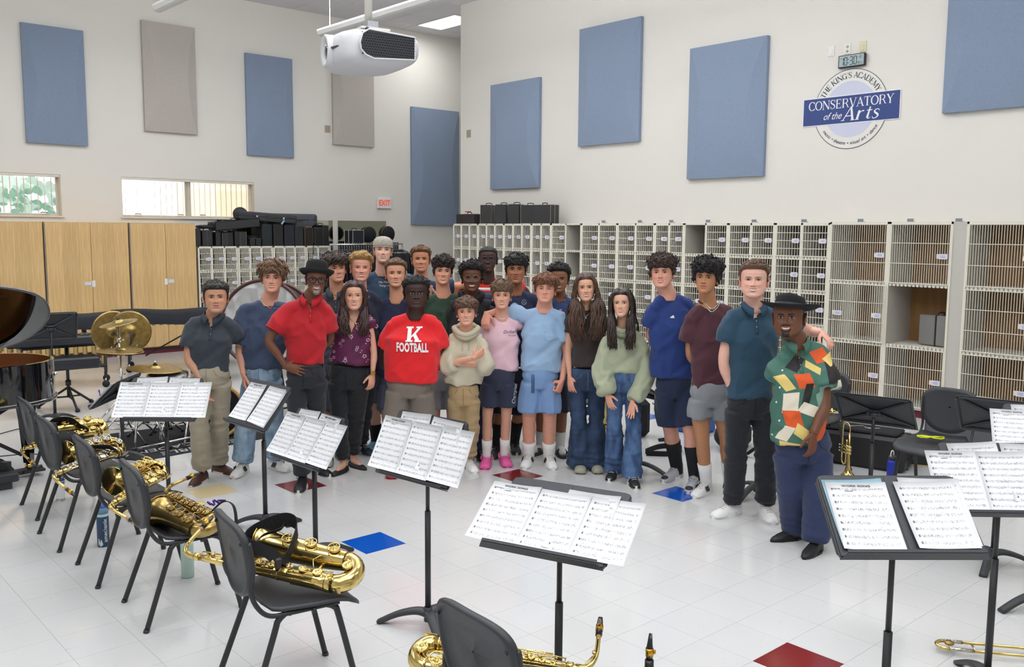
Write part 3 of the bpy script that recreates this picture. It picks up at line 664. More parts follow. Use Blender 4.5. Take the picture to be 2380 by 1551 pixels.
def cabinet(label, x0, x1, split, tags):
    w_ = x1-x0; t = thing('storage_cabinet', label, 'cabinet', (x0, 14.93, 0), 0, 'tall maple storage cabinets')
    f = MB(); f.box((w_/2, .39, 1.12), (w_, .74, 2.03), MAPLE); f.obj('body', t)
    f = MB(); f.box((w_/2, .4, .06), (w_, .7, .12), MAR); f.obj('toe_kick', t)
    for k, (a, b_) in enumerate(((0.012, split-x0), (split-x0, w_-.012))):
        nn = max(2, round((b_-a)/.2)); f0 = MB(); f0.box(((a+b_)/2, -.004, 1.12), (b_-a-.006, .012, 2.0), MAPLE); d = f0.obj('door', t)
        ws = np.array([R0.uniform(.7, 1.4) for _ in range(nn)]); ws = ws/ws.sum()*(b_-a-.006); xx = a+.003
        for v_ in ws:
            f = MB(); f.box((v_/2, -.013, 1.12), (v_-.0012, .006, 2.0), MAPLE); f.obj('veneer_panel', d, loc=(xx, 0, 0)); xx += v_
    f = MB(); f.box((.004, -.006, 1.12), (.01, .03, 2.03), GAP); f.obj('edge_strip', t)
    f = MB(); x = split-x0; f.box((x-.015*tags, -.02, 1.18), (.05, .012, .1), PLW, bev=.003); f.obj('hasp', t)
    f = MB(); f.box((x+.07*tags, -.019, 1.185), (.1, .006, .06), WHITE); f.box((x+.07*tags, -.0235, 1.185), (.085, .003, .045), TAG); f.obj('name_tag', t)
cabinet('maple cabinet at the left edge behind the piano lid', 2.3, 3.89, 3.1, 1)
cabinet('middle maple cabinet behind the cymbals', 3.9, 5.14, 4.56, -1)
cabinet('maple cabinet beside the wire lockers', 5.15, 6.24, 5.72, 1)
# ================================================================ CHAIRS
def chair_proto():
    """faces local +X; rear feet at x=0"""
    t = thing('music_chair', 'x', 'chair')
    # seat shell
    f = MB(); nx, ny = 13, 15; V = []
    for k in (0, 1):
        for i in range(nx):
            u = i/(nx-1); x = .085+.44*u
            hw = .195+.035*min(1, u*2)-(.05*max(0, (u-.86)/.14)**2)-(.03*max(0, (.12-u)/.12)**2)
            for j in range(ny):
                v = -1+2*j/(ny-1)
                z = .452+.012*abs(v)**3-.010*(1-v*v)*math.exp(-((u-.42)/.3)**2)*1.4-.055*max(0, (u-.72)/.28)**2+.035*max(0, (.16-u)/.16)**2-.004*(abs(v) > .99)
                V.append((x-.012*max(0, v*v-.6)*(u > .5), v*hw, z-(.014 if k else 0)))
    N_ = nx*ny; F = []
    for k in (0, 1):
        for i in range(nx-1):
            for j in range(ny-1):
                q = (k*N_+i*ny+j, k*N_+(i+1)*ny+j, k*N_+(i+1)*ny+j+1, k*N_+i*ny+j+1); F.append(q if k == 0 else q[::-1])
    bd = [(i, 0) for i in range(nx)]+[(nx-1, j) for j in range(1, ny)]+[(i, ny-1) for i in range(nx-2, -1, -1)]+[(0, j) for j in range(ny-2, 0, -1)]
    bi = [i*ny+j for i, j in bd]
    for a, b_ in zip(bi, bi[1:]+bi[:1]): F.append((a, a+N_, b_+N_, b_))
    f.add(V, F, BLACKPL, True); f.obj('seat', t)
    # back shell: rounded top, tapered oval bottom
    f = MB(); n = 44; out = []
    for i in range(n):
        a = 2*pi*i/n; c, s_ = cos(a), sin(a); p_ = 3.4 if s_ > 0 else 2.3
        hw = .212 if s_ > 0 else .212
        y = hw*math.copysign(abs(c)**(2/p_), c); z = (.12 if s_ > 0 else .215)*math.copysign(abs(s_)**(2/p_), s_)
        out.append((y, z))
    def back_pt(y, z, off):      # z relative to .70
        x = .045-.055*((z+.215)/.335)+.55*y*y+off
        return (x, y, .712+z*1.06)
    rings = [(1.0, .0), (1.0, -.012), (.96, -.022), (.90, -.022), (.87, -.012), (.5, -.006), (.02, -.004)]
    V = []
    for sc, off in rings: V += [back_pt(y*sc, z*sc-(1-sc)*.02, off) for y, z in out]
    for sc, off in ((.97, .010), (.82, .009), (.65, .007), (.48, .006), (.3, .005), (.12, .005), (.03, .005)): V += [back_pt(y*sc, z*sc-(1-sc)*.02, off) for y, z in out]
    F = []; nr = len(rings)
    for i in range(nr-1):
        for j in range(n): F.append((i*n+j, (i+1)*n+j, (i+1)*n+(j+1) % n, i*n+(j+1) % n))
    F.append(tuple((nr-1)*n+j for j in range(n)))
    chain = [0]+[nr+q for q in range(7)]
    for a, b_ in zip(chain, chain[1:]):
        for j in range(n): F.append((a*n+j, a*n+(j+1) % n, b_*n+(j+1) % n, b_*n+j))
    F.append(tuple((nr+6)*n+j for j in range(n))[::-1])
    f.add(V, [q[::-1] for q in F], BLACKPL, True); bk = f.obj('backrest', t)
    for s_ in (-1, 1): f = MB(); f.ball(back_pt(s_*.185, .045, -.022), (.004, .008, .008), 5, BLACKMET); f.obj('rivet', bk)
    for s_ in (-1, 1):
        f = MB(); f.tube(catmull([back_pt(s_*.207, .05, .004), back_pt(s_*.2, -.06, .006), (.035, s_*.195, .56), (.06, s_*.195, .485), (.11, s_*.2, .437), (.2, s_*.2, .43), (.42, s_*.195, .428)], 5), .0105, 8, BLACKMET); f.obj('side_frame', t)
        f = MB(); f.tube(catmull([(.18, s_*.195, .432), (.145, s_*.2, .405), (.125, s_*.205, .35), (.0, s_*.233, .0)], 5), .0138, 8, BLACKMET); f.tube([(.004, s_*.2325, .014), (-.001, s_*.234, 0)], .0158, 8, BLACKPL); f.obj('leg', t)
        f = MB(); f.tube(catmull([(.36, s_*.19, .43), (.40, s_*.192, .41), (.42, s_*.194, .36), (.505, s_*.2, .0)], 5), .0138, 8, BLACKMET); f.tube([(.502, s_*.2, .014), (.505, s_*.2, 0)], .0158, 8, BLACKPL); f.obj('leg', t)
    f = MB(); f.tube([(.2, -.2, .425), (.2, .2, .425)], .009, 6, BLACKMET); f.tube([(.4, -.195, .422), (.4, .195, .422)], .009, 6, BLACKMET); f.obj('cross_bar', t)
    for s_ in (-1, 1): f = MB(); f.tube([(.3, s_*.215, .438), (.3, s_*.215, .415)], .01, 6, BLACKPL); f.obj('bumper', t)
    return t
ch0 = chair_proto(); first = [1]
def chair(x, y, deg, label):
    c = ch0 if first[0] else dup(ch0)
    first[0] = 0; c.location = (x, y, 0); c.rotation_euler = (0, 0, radians(deg)); c['label'] = label; c['group'] = 'black plastic music chairs'; return c
chair(1.655, 7.065, -1.7, 'farthest black chair of the saxophone row, partly behind the piano leg')
chair(1.58, 6.288, -.5, 'black chair with green beads on the seat and a clear bottle below')
chair(1.585, 5.522, -3.5, 'middle black chair of the saxophone row, with a bright gold saxophone')
chair(1.592, 4.76, -6, 'black chair under the aged brass saxophone with the bell facing out')
chair(1.60, 3.60, -9, 'nearest black chair of the saxophone row, holding a tenor saxophone')
chair(1.77, 2.17, -3, 'black chair at the bottom edge, seen from behind')
chair(7.27, 2.95, 180, 'black chair with yellow glasses on its seat')
chair(7.35, 4.02, 176, 'black chair behind the patterned shirt, its back above a music stand')
chair(6.75, 6.15, 190, 'black chair with green beads between the girl and the tall boy')
# ================================================================ MUSIC STANDS
m, nt, b = nodes_mat('music_page')
def mth(nt, op, a, b_=None, c=None):
    n = nt.nodes.new('ShaderNodeMath'); n.operation = op
    for i, q in enumerate((a, b_, c)):
        if q is None: continue
        if isinstance(q, (int, float)): n.inputs[i].default_value = q
        else: nt.links.new(q, n.inputs[i])
    return n.outputs[0]
tc = nt.nodes.new('ShaderNodeTexCoord'); sp = nt.nodes.new('ShaderNodeSeparateXYZ'); nt.links.new(tc.outputs['Object'], sp.inputs[0])
X_s, Y_s = sp.outputs[0], sp.outputs[1]; oi = nt.nodes.new('ShaderNodeObjectInfo')
fr = mth(nt, 'FRACT', mth(nt, 'MULTIPLY_ADD', Y_s, 1/.0285, 20.62))
dist = mth(nt, 'ABSOLUTE', mth(nt, 'SUBTRACT', fr, .5))
marg = mth(nt, 'MULTIPLY', mth(nt, 'LESS_THAN', mth(nt, 'ABSOLUTE', X_s), .094), mth(nt, 'LESS_THAN', mth(nt, 'ABSOLUTE', mth(nt, 'ADD', Y_s, .01)), .124))
band = mth(nt, 'LESS_THAN', dist, .135)
lin = mth(nt, 'LESS_THAN', mth(nt, 'FRACT', mth(nt, 'MULTIPLY', Y_s, 1/.00192)), .22)
cb = nt.nodes.new('ShaderNodeCombineXYZ'); nt.links.new(mth(nt, 'MULTIPLY', X_s, 260), cb.inputs[0]); nt.links.new(mth(nt, 'MULTIPLY', Y_s, 210), cb.inputs[1]); nt.links.new(mth(nt, 'MULTIPLY', oi.outputs['Random'], 50), cb.inputs[2])
vo = nt.nodes.new('ShaderNodeTexVoronoi'); vo.inputs['Scale'].default_value = 1; nt.links.new(cb.outputs[0], vo.inputs[0])
cb2 = nt.nodes.new('ShaderNodeCombineXYZ'); nt.links.new(mth(nt, 'MULTIPLY', X_s, 60), cb2.inputs[0]); nt.links.new(mth(nt, 'FLOOR', mth(nt, 'MULTIPLY_ADD', Y_s, 1/.0285, 20.62)), cb2.inputs[1]); nt.links.new(oi.outputs['Random'], cb2.inputs[2])
no = nt.nodes.new('ShaderNodeTexNoise'); no.inputs['Scale'].default_value = 1.3; no.inputs['Detail'].default_value = 2; nt.links.new(cb2.outputs[0], no.inputs[0])
notes = mth(nt, 'MULTIPLY', mth(nt, 'LESS_THAN', vo.outputs['Distance'], .36), mth(nt, 'MULTIPLY', mth(nt, 'LESS_THAN', dist, .2), mth(nt, 'GREATER_THAN', no.outputs[0], .46)))
cb3 = nt.nodes.new('ShaderNodeCombineXYZ'); nt.links.new(mth(nt, 'MULTIPLY', X_s, 420), cb3.inputs[0]); nt.links.new(mth(nt, 'MULTIPLY', Y_s, 60), cb3.inputs[1]); nt.links.new(oi.outputs['Random'], cb3.inputs[2])
vs = nt.nodes.new('ShaderNodeTexNoise'); vs.inputs['Scale'].default_value = 1; nt.links.new(cb3.outputs[0], vs.inputs[0])
stems = mth(nt, 'MULTIPLY', mth(nt, 'GREATER_THAN', vs.outputs[0], .62), mth(nt, 'LESS_THAN', dist, .24))
cb4 = nt.nodes.new('ShaderNodeCombineXYZ'); nt.links.new(mth(nt, 'MULTIPLY', X_s, 40), cb4.inputs[0]); nt.links.new(mth(nt, 'MULTIPLY', Y_s, 90), cb4.inputs[1]); nt.links.new(mth(nt, 'MULTIPLY', oi.outputs['Random'], 9), cb4.inputs[2])
vm_ = nt.nodes.new('ShaderNodeTexVoronoi'); vm_.inputs['Scale'].default_value = 1; nt.links.new(cb4.outputs[0], vm_.inputs[0])
marks = mth(nt, 'MULTIPLY', mth(nt, 'LESS_THAN', vm_.outputs['Distance'], .1), mth(nt, 'GREATER_THAN', dist, .3))
clef = mth(nt, 'MULTIPLY', mth(nt, 'LESS_THAN', mth(nt, 'ABSOLUTE', mth(nt, 'ADD', X_s, .089)), .0028), mth(nt, 'LESS_THAN', dist, .17))
ink = mth(nt, 'MAXIMUM', mth(nt, 'MAXIMUM', mth(nt, 'MULTIPLY', mth(nt, 'MULTIPLY', lin, band), .75), mth(nt, 'MULTIPLY', notes, .8)), mth(nt, 'MAXIMUM', mth(nt, 'MULTIPLY', stems, .55), mth(nt, 'MAXIMUM', mth(nt, 'MULTIPLY', marks, .8), mth(nt, 'MULTIPLY', clef, .85))))
ink = mth(nt, 'MULTIPLY', ink, marg)
mx = nt.nodes.new('ShaderNodeMix'); mx.data_type = 'RGBA'; nt.links.new(ink, mx.inputs[0]); mx.inputs[6].default_value = rgb('eceef2'); mx.inputs[7].default_value = rgb('3c3c44')
nt.links.new(mx.outputs[2], b.inputs['Base Color']); b.inputs['Roughness'].default_value = .75; PAGE = m
FOLD = mat('black_folder', '3a3d43', .5, bump=.2, bscale=500); BLUEP = mat('pale_blue_paper', 'a9cfe0', .8)
W_, H_ = .216, .279
def page_mesh(m, curl=0, pw=W_, ph=H_):
    f = MB(); n = 7; V = []
    for k in (0, 1):
        for i in range(n):
            u = -1+2*i/(n-1)
            for j in range(n):
                v = -1+2*j/(n-1); V.append((u*pw/2, v*ph/2, curl*(max(0, u*v)**2*.012+.004*u*u)-k*.0012))
    F = [(k*n*n+i*n+j, k*n*n+(i+1)*n+j, k*n*n+(i+1)*n+j+1, k*n*n+i*n+j+1)[::(1 if k == 0 else -1)] for k in (0, 1) for i in range(n-1) for j in range(n-1)]
    bi = [i*n for i in range(n)]+[(n-1)*n+j for j in range(1, n)]+[i*n+n-1 for i in range(n-2, -1, -1)]+list(range(n-2, 0, -1))
    F += [(b_, a, a+n*n, b_+n*n)[::-1] for a, b_ in zip(bi, bi[1:]+bi[:1])]
    f.add(V, F, m, True); return f
def stand_proto():
    """reader stands at local -Y; origin on the floor under the pole"""
    t = thing('music_stand', 'x', 'music stand')
    f = MB(); f.tube([(0, 0, .06), (0, 0, .46)], .0155, 12, BLACKMET); f.obj('pole', t)
    return t
def stand(x, y, zl, deg, tilt, label, pages=(), folder=True, poledir=0, title=(), base=True, sh=0):
    """x, y, zl: middle of the desk's lower edge"""
    tl = radians(tilt); rz = radians(deg)
    off = .17*sin(tl)+.035; px, py = x-off*sin(rz), y+off*cos(rz)
    t = thing('music_stand', label, 'music stand', (px, py, 0), rz, 'black music stands')
    zc = zl+.17*cos(tl)-.02
    f = MB(); f.tube([(0, 0, .05), (0, 0, min(.62, zc-.12))], .0155, 12, BLACKMET); f.obj('pole', t)
    f = MB(); f.tube([(0, 0, min(.6, zc-.14)), (0, 0, zc)], .0105, 10, BLACKMET); f.tube([(0, 0, zc-.02), (0, 0, zc+.012)], .018, 10, BLACKPL); f.obj('inner_tube', t)
    f = MB(); f.tube([(-.05, 0, zc), (.05, 0, zc)], .014, 8, BLACKPL)
    for s_ in (-1, 1): f.tube([(s_*.03, 0, zc), (s_*.042, 0, zc)], .022, 10, BLACKPL)
    f.obj('tilt_clamp', t)
    for k in range(3):
        a = radians(90+120*k+poledir)
        P = catmull([(0, 0, .075), (.06*cos(a), .06*sin(a), .085), (.16*cos(a), .16*sin(a), .06), (.27*cos(a), .27*sin(a), .006)], 4)
        f = MB(); rr = np.linspace(1, .7, len(P)); f.tube(P, [(.034*q, .018*q) for q in rr], 8, BLACKPL, p=3, up=(0, 0, 1)); f.obj('leg', t)
    f = MB(); f.tube([(0, 0, .035), (0, 0, .11)], .022, 12, BLACKPL); f.obj('hub', t)
    # desk in its own frame: X right, Y up the desk, Z towards the reader
    M = Matrix.Translation((0, -off, zl)) @ Matrix.Rotation(pi/2-tl, 4, 'X')
    f = MB(); w_, h_ = .51, .345; co_ = []
    for cx_, cy_, a0 in ((w_/2-.03, h_-.03, 0), (-w_/2+.03, h_-.03, 90), (-w_/2+.012, .012, 180), (w_/2-.012, .012, 270)):
        rr = .03 if a0 < 180 else .012
        for q in range(4): a = radians(a0+30*q); co_.append((cx_+rr*cos(a), cy_+rr*sin(a)))
    f.prism(co_, .004, BLACKPL, z0=-.004)
    d = f.obj('desk', t); d.matrix_local = M
    f = MB()      # raised rim and diagonal ribs on the back of the desk
    for a, b_ in (((-w_/2+.02, h_-.012), (w_/2-.02, h_-.012)), ((-w_/2+.006, .02), (-w_/2+.006, h_-.03)), ((w_/2-.006, .02), (w_/2-.006, h_-.03)), ((-w_/2+.02, h_-.02), (0, .17)), ((w_/2-.02, h_-.02), (0, .17)), ((-w_/2+.02, .04), (0, .17)), ((w_/2-.02, .04), (0, .17)), ((-w_/2+.01, .03), (w_/2-.01, .03))):
        f.tube([(a[0], a[1], -.008), (b_[0], b_[1], -.008 if b_[1] != .17 else -.016)], (.009, .010), 4, BLACKPL, smooth=False)
    f.box((0, .17, -.018), (.07, .06, .02), BLACKPL, bev=.008); f.obj('rib_frame', d)
    f = MB(); f.prism([(-w_/2, .0), (-w_/2+.02, .036), (w_/2-.02, .036), (w_/2, 0)], .004, BLACKPL, rot=rotm(pi/2), o=(0, -.002, 0)); f.box((0, .005, .037), (w_-.04, .012, .004), BLACKPL); f.obj('shelf_lip', d)
    Mw = Matrix.Translation((px, py, 0)) @ Matrix.Rotation(rz, 4, 'Z') @ M
    if folder:
        f = MB(); s0 = .012
        for s_ in (-1, 1): f.box((s_*.126, .168+.05*0, 0), (.244, .33, .003), FOLD, bev=.0012)
        f.box((0, .168, .001), (.018, .33, .004), FOLD)
        o = f.obj('music_folder'); o.matrix_world = Mw @ Matrix.Translation((sh, .003, .003)); o['label'] = 'open black music folder on '+(title[0] if title else 'a stand'); o['category'] = 'folder'
    for i, (cx_, cy_, rot, kind, lab) in enumerate(pages):
        f = page_mesh(PAGE if kind != 'b' else BLUEP, .5 if kind != 'f' else 0)
        if kind == 't' or kind == 'T':
            text(f, 'WORK SONG', .0115, PRINT, ((-.0, .123, .003), (1, 0, 0), (0, 1, 0)), .0002, .0001, sx=1.45)
            for q, (a, b_, c_) in enumerate(((-.075, .112, .03), (.07, .112, .045), (-.03, .102, .03))): f.box((a, b_, .0015), (c_, .002, .0006), mat('fine_print', '77777c', .8))
        elif kind == 'm':
            text(f, 'MERCY, MERCY, MERCY', .011, PRINT, ((0, .123, .003), (1, 0, 0), (0, 1, 0)), .0002, .0003)
        elif kind == 'b': f.box((0, .12, .0015), (.15, .004, .0008), mat('blue_print', '5c8db0', .8)); f.box((.02, .108, .0015), (.12, .003, .0008), MATS['blue_print'])
        o = f.obj('music_sheet'); o.matrix_world = Mw @ Matrix.Translation((cx_, cy_+.006, .0065+.0022*i)) @ Matrix.Rotation(radians(rot), 4, 'Z')
        o['label'] = lab; o['category'] = 'sheet music'
    return t
def spread(where, extra=(), t='t', w3=True, dy=0):
    """a three-page chart across the desk, with loose pages behind it"""
    P = [(-.1, .195, 3, 'n', 'loose pages behind the chart, left side, '+where), (.12, .19, -2, 'm' if extra else 'n', 'loose pages behind the chart, right side, '+where)]
    P += [(.215, .155+dy, 0, 'n', 'right page of the three-page chart '+where), (0, .15+dy, 0, 'n', 'middle page of the three-page chart '+where), (-.215, .15+dy, 0, t, 'left page titled WORK SONG '+where)]
    return P
stand(2.30, 6.24, .72, -41.5, 38.6, 'music stand between the saxophone row and the khaki trousers', spread('on the stand before the khaki trousers'), title=('the stand before the khaki trousers',))
stand(2.63, 5.606, .739, -86.7, 38.4, 'music stand in front of the boy in light jeans', [(-.125, .17, 1, 't', 'left page titled WORK SONG on the stand before the light jeans'), (.135, .165, -3, 'n', 'lower right page on the stand before the light jeans'), (.125, .17, -1, 'n', 'top right page on the stand before the light jeans')], title=('the stand before the light jeans',))
stand(2.60, 4.857, .641, -86.4, 34.1, 'low music stand in front of the man in the red polo', spread('on the low stand before the red polo', 1), title=('the low stand before the red polo',))
stand(2.58, 3.63, .80, -82.7, 26, 'music stand in front of the boy in the red football tee', spread('on the stand before the red football tee'), title=('the stand before the red football tee',))
stand(2.225, 2.33, .856, -70.5, 54, 'music stand nearest the camera at the bottom middle', [(.11, .17, 0, 'n', 'loose pages at the right of the bottom middle stand')]+spread('on the bottom middle stand')[2:], title=('the bottom middle stand',))
stand(2.99, 1.30, .955, -41, 52, 'nearest right music stand with a pale blue sheet', [(-.13, .175, 1, 'b', 'pale blue sheet sticking up behind the left page'), (-.125, .16, -1, 't', 'left page titled WORK SONG over the blue sheet'), (.14, .178, -2, 'n', 'loose pages behind the right page of the nearest right stand'), (.125, .163, 1, 'n', 'right page on the nearest right stand')], title=('the nearest right stand',), sh=0)
stand(4.08, 1.36, .86, -43, 40, 'music stand cut by the right edge, its chart titled WORK SONG', spread('on the stand cut by the right edge'), title=('the stand cut by the right edge',))
stand(5.25, 1.55, .86, -60, 42, 'music stand farther back at the right edge', spread('on the far stand at the right edge'), title=('the far stand at the right edge',))
stand(6.047, 2.928, .719, 102.2, 45, 'empty music stand seen from behind, beside the patterned shirt', title=('the stand seen from behind beside the patterned shirt',))
stand(6.02, 2.10, .80, 100, 42, 'empty music stand seen from behind at the right edge', folder=False)
stand(2.55, 8.2, .52, -131, 45, 'music stand turned edge-on with purple beads, beside the hi-hat', [(0, .16, 0, 'n', 'music page on the edge-on stand with purple beads'), (.2, .16, 0, 'n', 'second music page on the edge-on stand with purple beads')], folder=True, title=('the edge-on stand with purple beads',))
stand(2.70, 10.3, .86, 172, 25, 'music stand seen from behind above the electronic keyboard', folder=False)
stand(6.04, 4.92, .62, 80, 60, 'music stand whose foot shows behind the grey high-top shoes', folder=False)
stand(6.22, 3.90, .75, 95, 60, 'music stand whose foot shows behind the white shoes of the man in teal', folder=False)
# ================================================================ SAXOPHONES
CORK = mat('black_ebonite', '18181b', .3, coat=.3); LIG = mat('gold_ligature', 'c99b3c', .25, 1); PEARL = mat('pearl', 'e6e2d8', .3); PAD = mat('leather_pad', '8f5f38', .7)
def sax_proto(L=.50, r0=.0125, r1=.033, rb=.062, bl=.33, body=BRASS, keys=None, name='alto_saxophone', nf=1):
    """body along +X (x=0 neck joint, x=L bow); bell on the +Y side; lies in the XY plane"""
    keys = keys or body; t = thing(name, 'x', 'saxophone'); g = .105*(L/.5)
    f = MB(); f.tube([(L*q, 0, 0) for q in np.linspace(0, 1, 9)], [r0+(r1-r0)*q for q in np.linspace(0, 1, 9)], 16, body)
    for q in (.0, .3, .62, .97): f.tube([(L*q-.004, 0, 0), (L*q+.004, 0, 0)], r0+(r1-r0)*q+.002, 16, body)
    f.obj('body_tube', t)
    f = MB(); P = [(L+sin(a)*g/2*1.0, g/2-cos(a)*g/2, 0) for a in np.linspace(0, pi, 13)]; f.tube(P, [r1+(.004)*q for q in np.linspace(0, 1, 13)], 18, body); f.obj('bow', t)
    f = MB(); pr = [(0, r1+.004), (.12, r1+.008), (.3, r1+.012), (.5, r1+.0155), (.68, r1+.019), (.82, rb*.86), (.91, rb), (.965, rb*1.18), (1, rb*1.34)]
    P = [(L-bl*q, g+.02*q*q, 0) for q, _ in pr]; R_ = [r for _, r in pr]
    P2 = [tuple(np.array(p)+(0, 0, 0)) for p in P[::-1]][:7]; R2 = [r-.003 for r in R_[::-1]][:7]
    f.tube(P+P2, R_+R2, 26, body, cap=False)
    f.tube([(P2[-1][0]+.01, P2[-1][1], 0), (P2[-1][0], P2[-1][1], 0)], R2[-1], 20, PAD)
    f.tube(catmull([(P[-1][0]+0, P[-1][1]+cos(a)*R_[-1], sin(a)*R_[-1]) for a in np.linspace(0, 2*pi, 25)[:-1]], 1, True), .003, 6, body, closed=True); f.obj('bell', t)
    # neck and mouthpiece
    f = MB(); N_ = catmull([(.0, 0, 0), (-.035, -.0, 0), (-.062, -.008*nf, .004), (-.078, -.03*nf, .008), (-.085, -.07*nf, .01), (-.082, -.135*nf*(L/.5)**.5, .012)], 4)
    f.tube(N_, np.linspace(r0, .0085, len(N_)), 12, body); f.tube([(.012, 0, 0), (-.012, 0, 0)], r0+.004, 12, body); f.obj('neck', t)
    e = np.array(N_[-1]); d = nrm(N_[-1]-N_[-3])
    f = MB(); f.tube([e-d*.012, e+d*.02], .0088, 10, mat('cork', 'b98a5a', .8)); f.obj('neck_cork', t)
    f = MB(); f.tube([e+d*.01, e+d*.05, e+d*.075, e+d*.095], [(.0125, .0125), (.0125, .012), (.011, .008), (.008, .0022)], 12, CORK); mp = f.obj('mouthpiece', t)
    f = MB(); f.tube([e+d*.032, e+d*.056], .0142, 12, LIG); f.box(e+d*.044+np.array([0, 0, .015]), (.01, .01, .008), LIG); f.obj('ligature', mp)
    f = MB(); f.tube([(-.02, 0, .016), (-.05, -.0, .022), (-.075, -.04*nf, .024)], .0028, 5, keys); f.lathe([(.008, 0), (.008, .004), (0, .005)], 10, keys, (-.077, -.06*nf, .02)); f.obj('octave_key', t)
    # key cups on rocker arms
    rr = random.Random(5)
    def cup(p, r, up):
        up = nrm(up); a = nrm(np.cross(up, (1, .1, 0))); b_ = np.cross(up, a); Rm = np.stack([a, b_, up], 1); f = MB()
        f.lathe([(r*.92, -.006), (r, -.003), (r, .003), (r*.82, .005), (r*.78, .003), (r*.3, .004), (r*.25, .007), (0, .008)], 16, keys, p, Rm); f.lathe([(r*.9, -.009), (r*.9, -.006)], 14, PAD, p, Rm)
        f.tube([np.array(p)+up*.004, np.array(p)+up*.006+a*r*1.5], .0026, 5, keys); return f
    rad = lambda x: r0+(r1-r0)*x/L
    for i, q in enumerate((.12, .2, .28, .37, .47, .57, .68, .79, .9)):
        x = L*q; r = .010+.014*q; an = radians(62+10*(i % 3)); p = (x, cos(an)*(rad(x)+.008), sin(an)*(rad(x)+.008)); cup(p, r, (0, cos(an), sin(an))).obj('key_cup', t)
    for i, q in enumerate((.22, .5, .8)):
        x = L*q; an = radians(-20+i*8); p = (x, cos(an)*(rad(x)+.008), sin(an)*(rad(x)+.008)); cup(p, .011+.01*q, (0, cos(an), sin(an))).obj('key_cup', t)
    for i, q in enumerate((.12, .38, .64)):
        x = L-bl*q; r = r1+.006+.012*q; cup((x, g+.004, r+.008), .0245-.003*i, (0, .1, 1)).obj('key_cup', t)
        f = MB()
        for a in (0, 2*pi/3, 4*pi/3): f.tube([(x+.03*cos(a), g+.03*sin(a), r-.004), (x+.027*cos(a), g+.027*sin(a), r+.024)], .0025, 5, keys)
        f.tube([(x+.027*cos(a), g+.027*sin(a), r+.024) for a in np.linspace(0, 2*pi, 17)[:-1]], .0028, 6, keys, closed=True)
        f.tube([(x-.026, g, r+.024), (x+.026, g, r+.024)], .0025, 5, keys); f.obj('key_guard', t)
    cup((L+g*.32, g*.5, r1+.012), .024, (0, 0, 1)).obj('key_cup', t)
    for an, a_, b_ in ((18, .06, .97), (40, .03, .6), (100, .1, .95), (125, .04, .8), (150, .3, .9)):
        an = radians(an); f = MB(); k = 9
        P = [(L*q, cos(an)*(rad(L*q)+.013), sin(an)*(rad(L*q)+.013)) for q in np.linspace(a_, b_, k)]; f.tube(P, .0026, 6, keys)
        for p in P[::2]: f.tube([(p[0], p[1]*.6, p[2]*.6), p], .0022, 5, keys); f.ball(p, .0042, 5, keys)
        f.obj('key_rod', t)
    for i in range(6):
        x = L*(.22+.1*i); an = radians(86); p = (x, cos(an)*(rad(x)+.02), sin(an)*(rad(x)+.02)); f = MB(); f.lathe([(.0085, 0), (.0085, .003), (.006, .004), (0, .004)], 10, keys, p); f.lathe([(.006, .0), (0, .0012)], 8, PEARL, (p[0], p[1], p[2]+.004)); f.obj('finger_button', t)
    for i in range(4):        # pinky table and side keys
        f = MB(); f.box((L*.62+.017*i, -.02-.004*(i % 2), rad(L*.6)+.016), (.015, .026, .004), keys, bev=.0015); f.obj('touch_key', t)
    for i in range(3):
        f = MB(); f.box((L*.16+.035*i, -.022, rad(L*.2)+.008), (.03, .008, .005), keys, bev=.002); f.obj('palm_key', t)
    f = MB(); f.tube([(L*.86, r1*.6, 0), (L*.86, g-r1*.6, 0)], .008, 8, body); f.tube([(L*.86, .02, .03), (L*.82, g*.5, .045), (L*.86, g-.01, .035)], .003, 6, keys); f.obj('body_brace', t)
    f = MB(); f.tube([(L*.45+.009*cos(a), -.9*rad(L*.45)-.008, .009*sin(a)) for a in np.linspace(0, 2*pi, 11)[:-1]], .0022, 5, keys, closed=True); f.obj('strap_ring', t)
    f = MB(); f.tube([(L*.7, -.012, -rad(L*.7)-.004), (L*1.0, -.008, -r1-.004)], .004, 6, keys); f.box((L+.03, -.034, .0), (.05, .004, .03), keys, bev=.0015); f.obj('key_shield', t)
    return t
def aim(t, neck, bow, roll, mir=1):
    """lay a saxophone so its neck joint sits at one point and its bow points at the other"""
    a, b_ = Vector(neck), Vector(bow); x = (b_-a).normalized(); z = Vector((0, 0, 1)); y = z.cross(x).normalized(); z = x.cross(y)
    M = Matrix((x, y, z)).transposed().to_4x4() @ Matrix.Rotation(radians(roll), 4, 'X'); M.translation = a; t.matrix_world = M @ Matrix.Diagonal((1, mir, 1, 1)); return t
GS = 'saxophones left on the chairs'
alto = sax_proto(); alto['group'] = GS; alto['label'] = 'bright gold alto saxophone on the middle chair, bell facing out'
tenor = sax_proto(.68, .0135, .040, .072, .44, name='tenor_saxophone', nf=-1); tenor['group'] = GS; tenor['label'] = 'large gold tenor saxophone across the nearest chair'
aged = sax_proto(.50, .0125, .034, .068, .36, BRASSD, name='alto_saxophone'); aged['group'] = GS; aged['label'] = 'dull aged-brass saxophone with its wide bell on the fourth chair'
two = sax_proto(.49, .0125, .032, .060, .33, BRASS, NICKEL, name='alto_saxophone'); two['group'] = GS; two['label'] = 'gold saxophone with silver keys beside the green beads'
aim(alto, (1.65, 5.18, .515), (2.0, 5.47, .535), 30)
aim(tenor, (1.60, 3.93, .56), (2.03, 3.24, .505), 22)
aim(aged, (1.88, 4.97, .56), (1.92, 4.42, .525), 14, -1)
aim(two, (1.61, 6.06, .515), (1.98, 6.26, .53), 35)
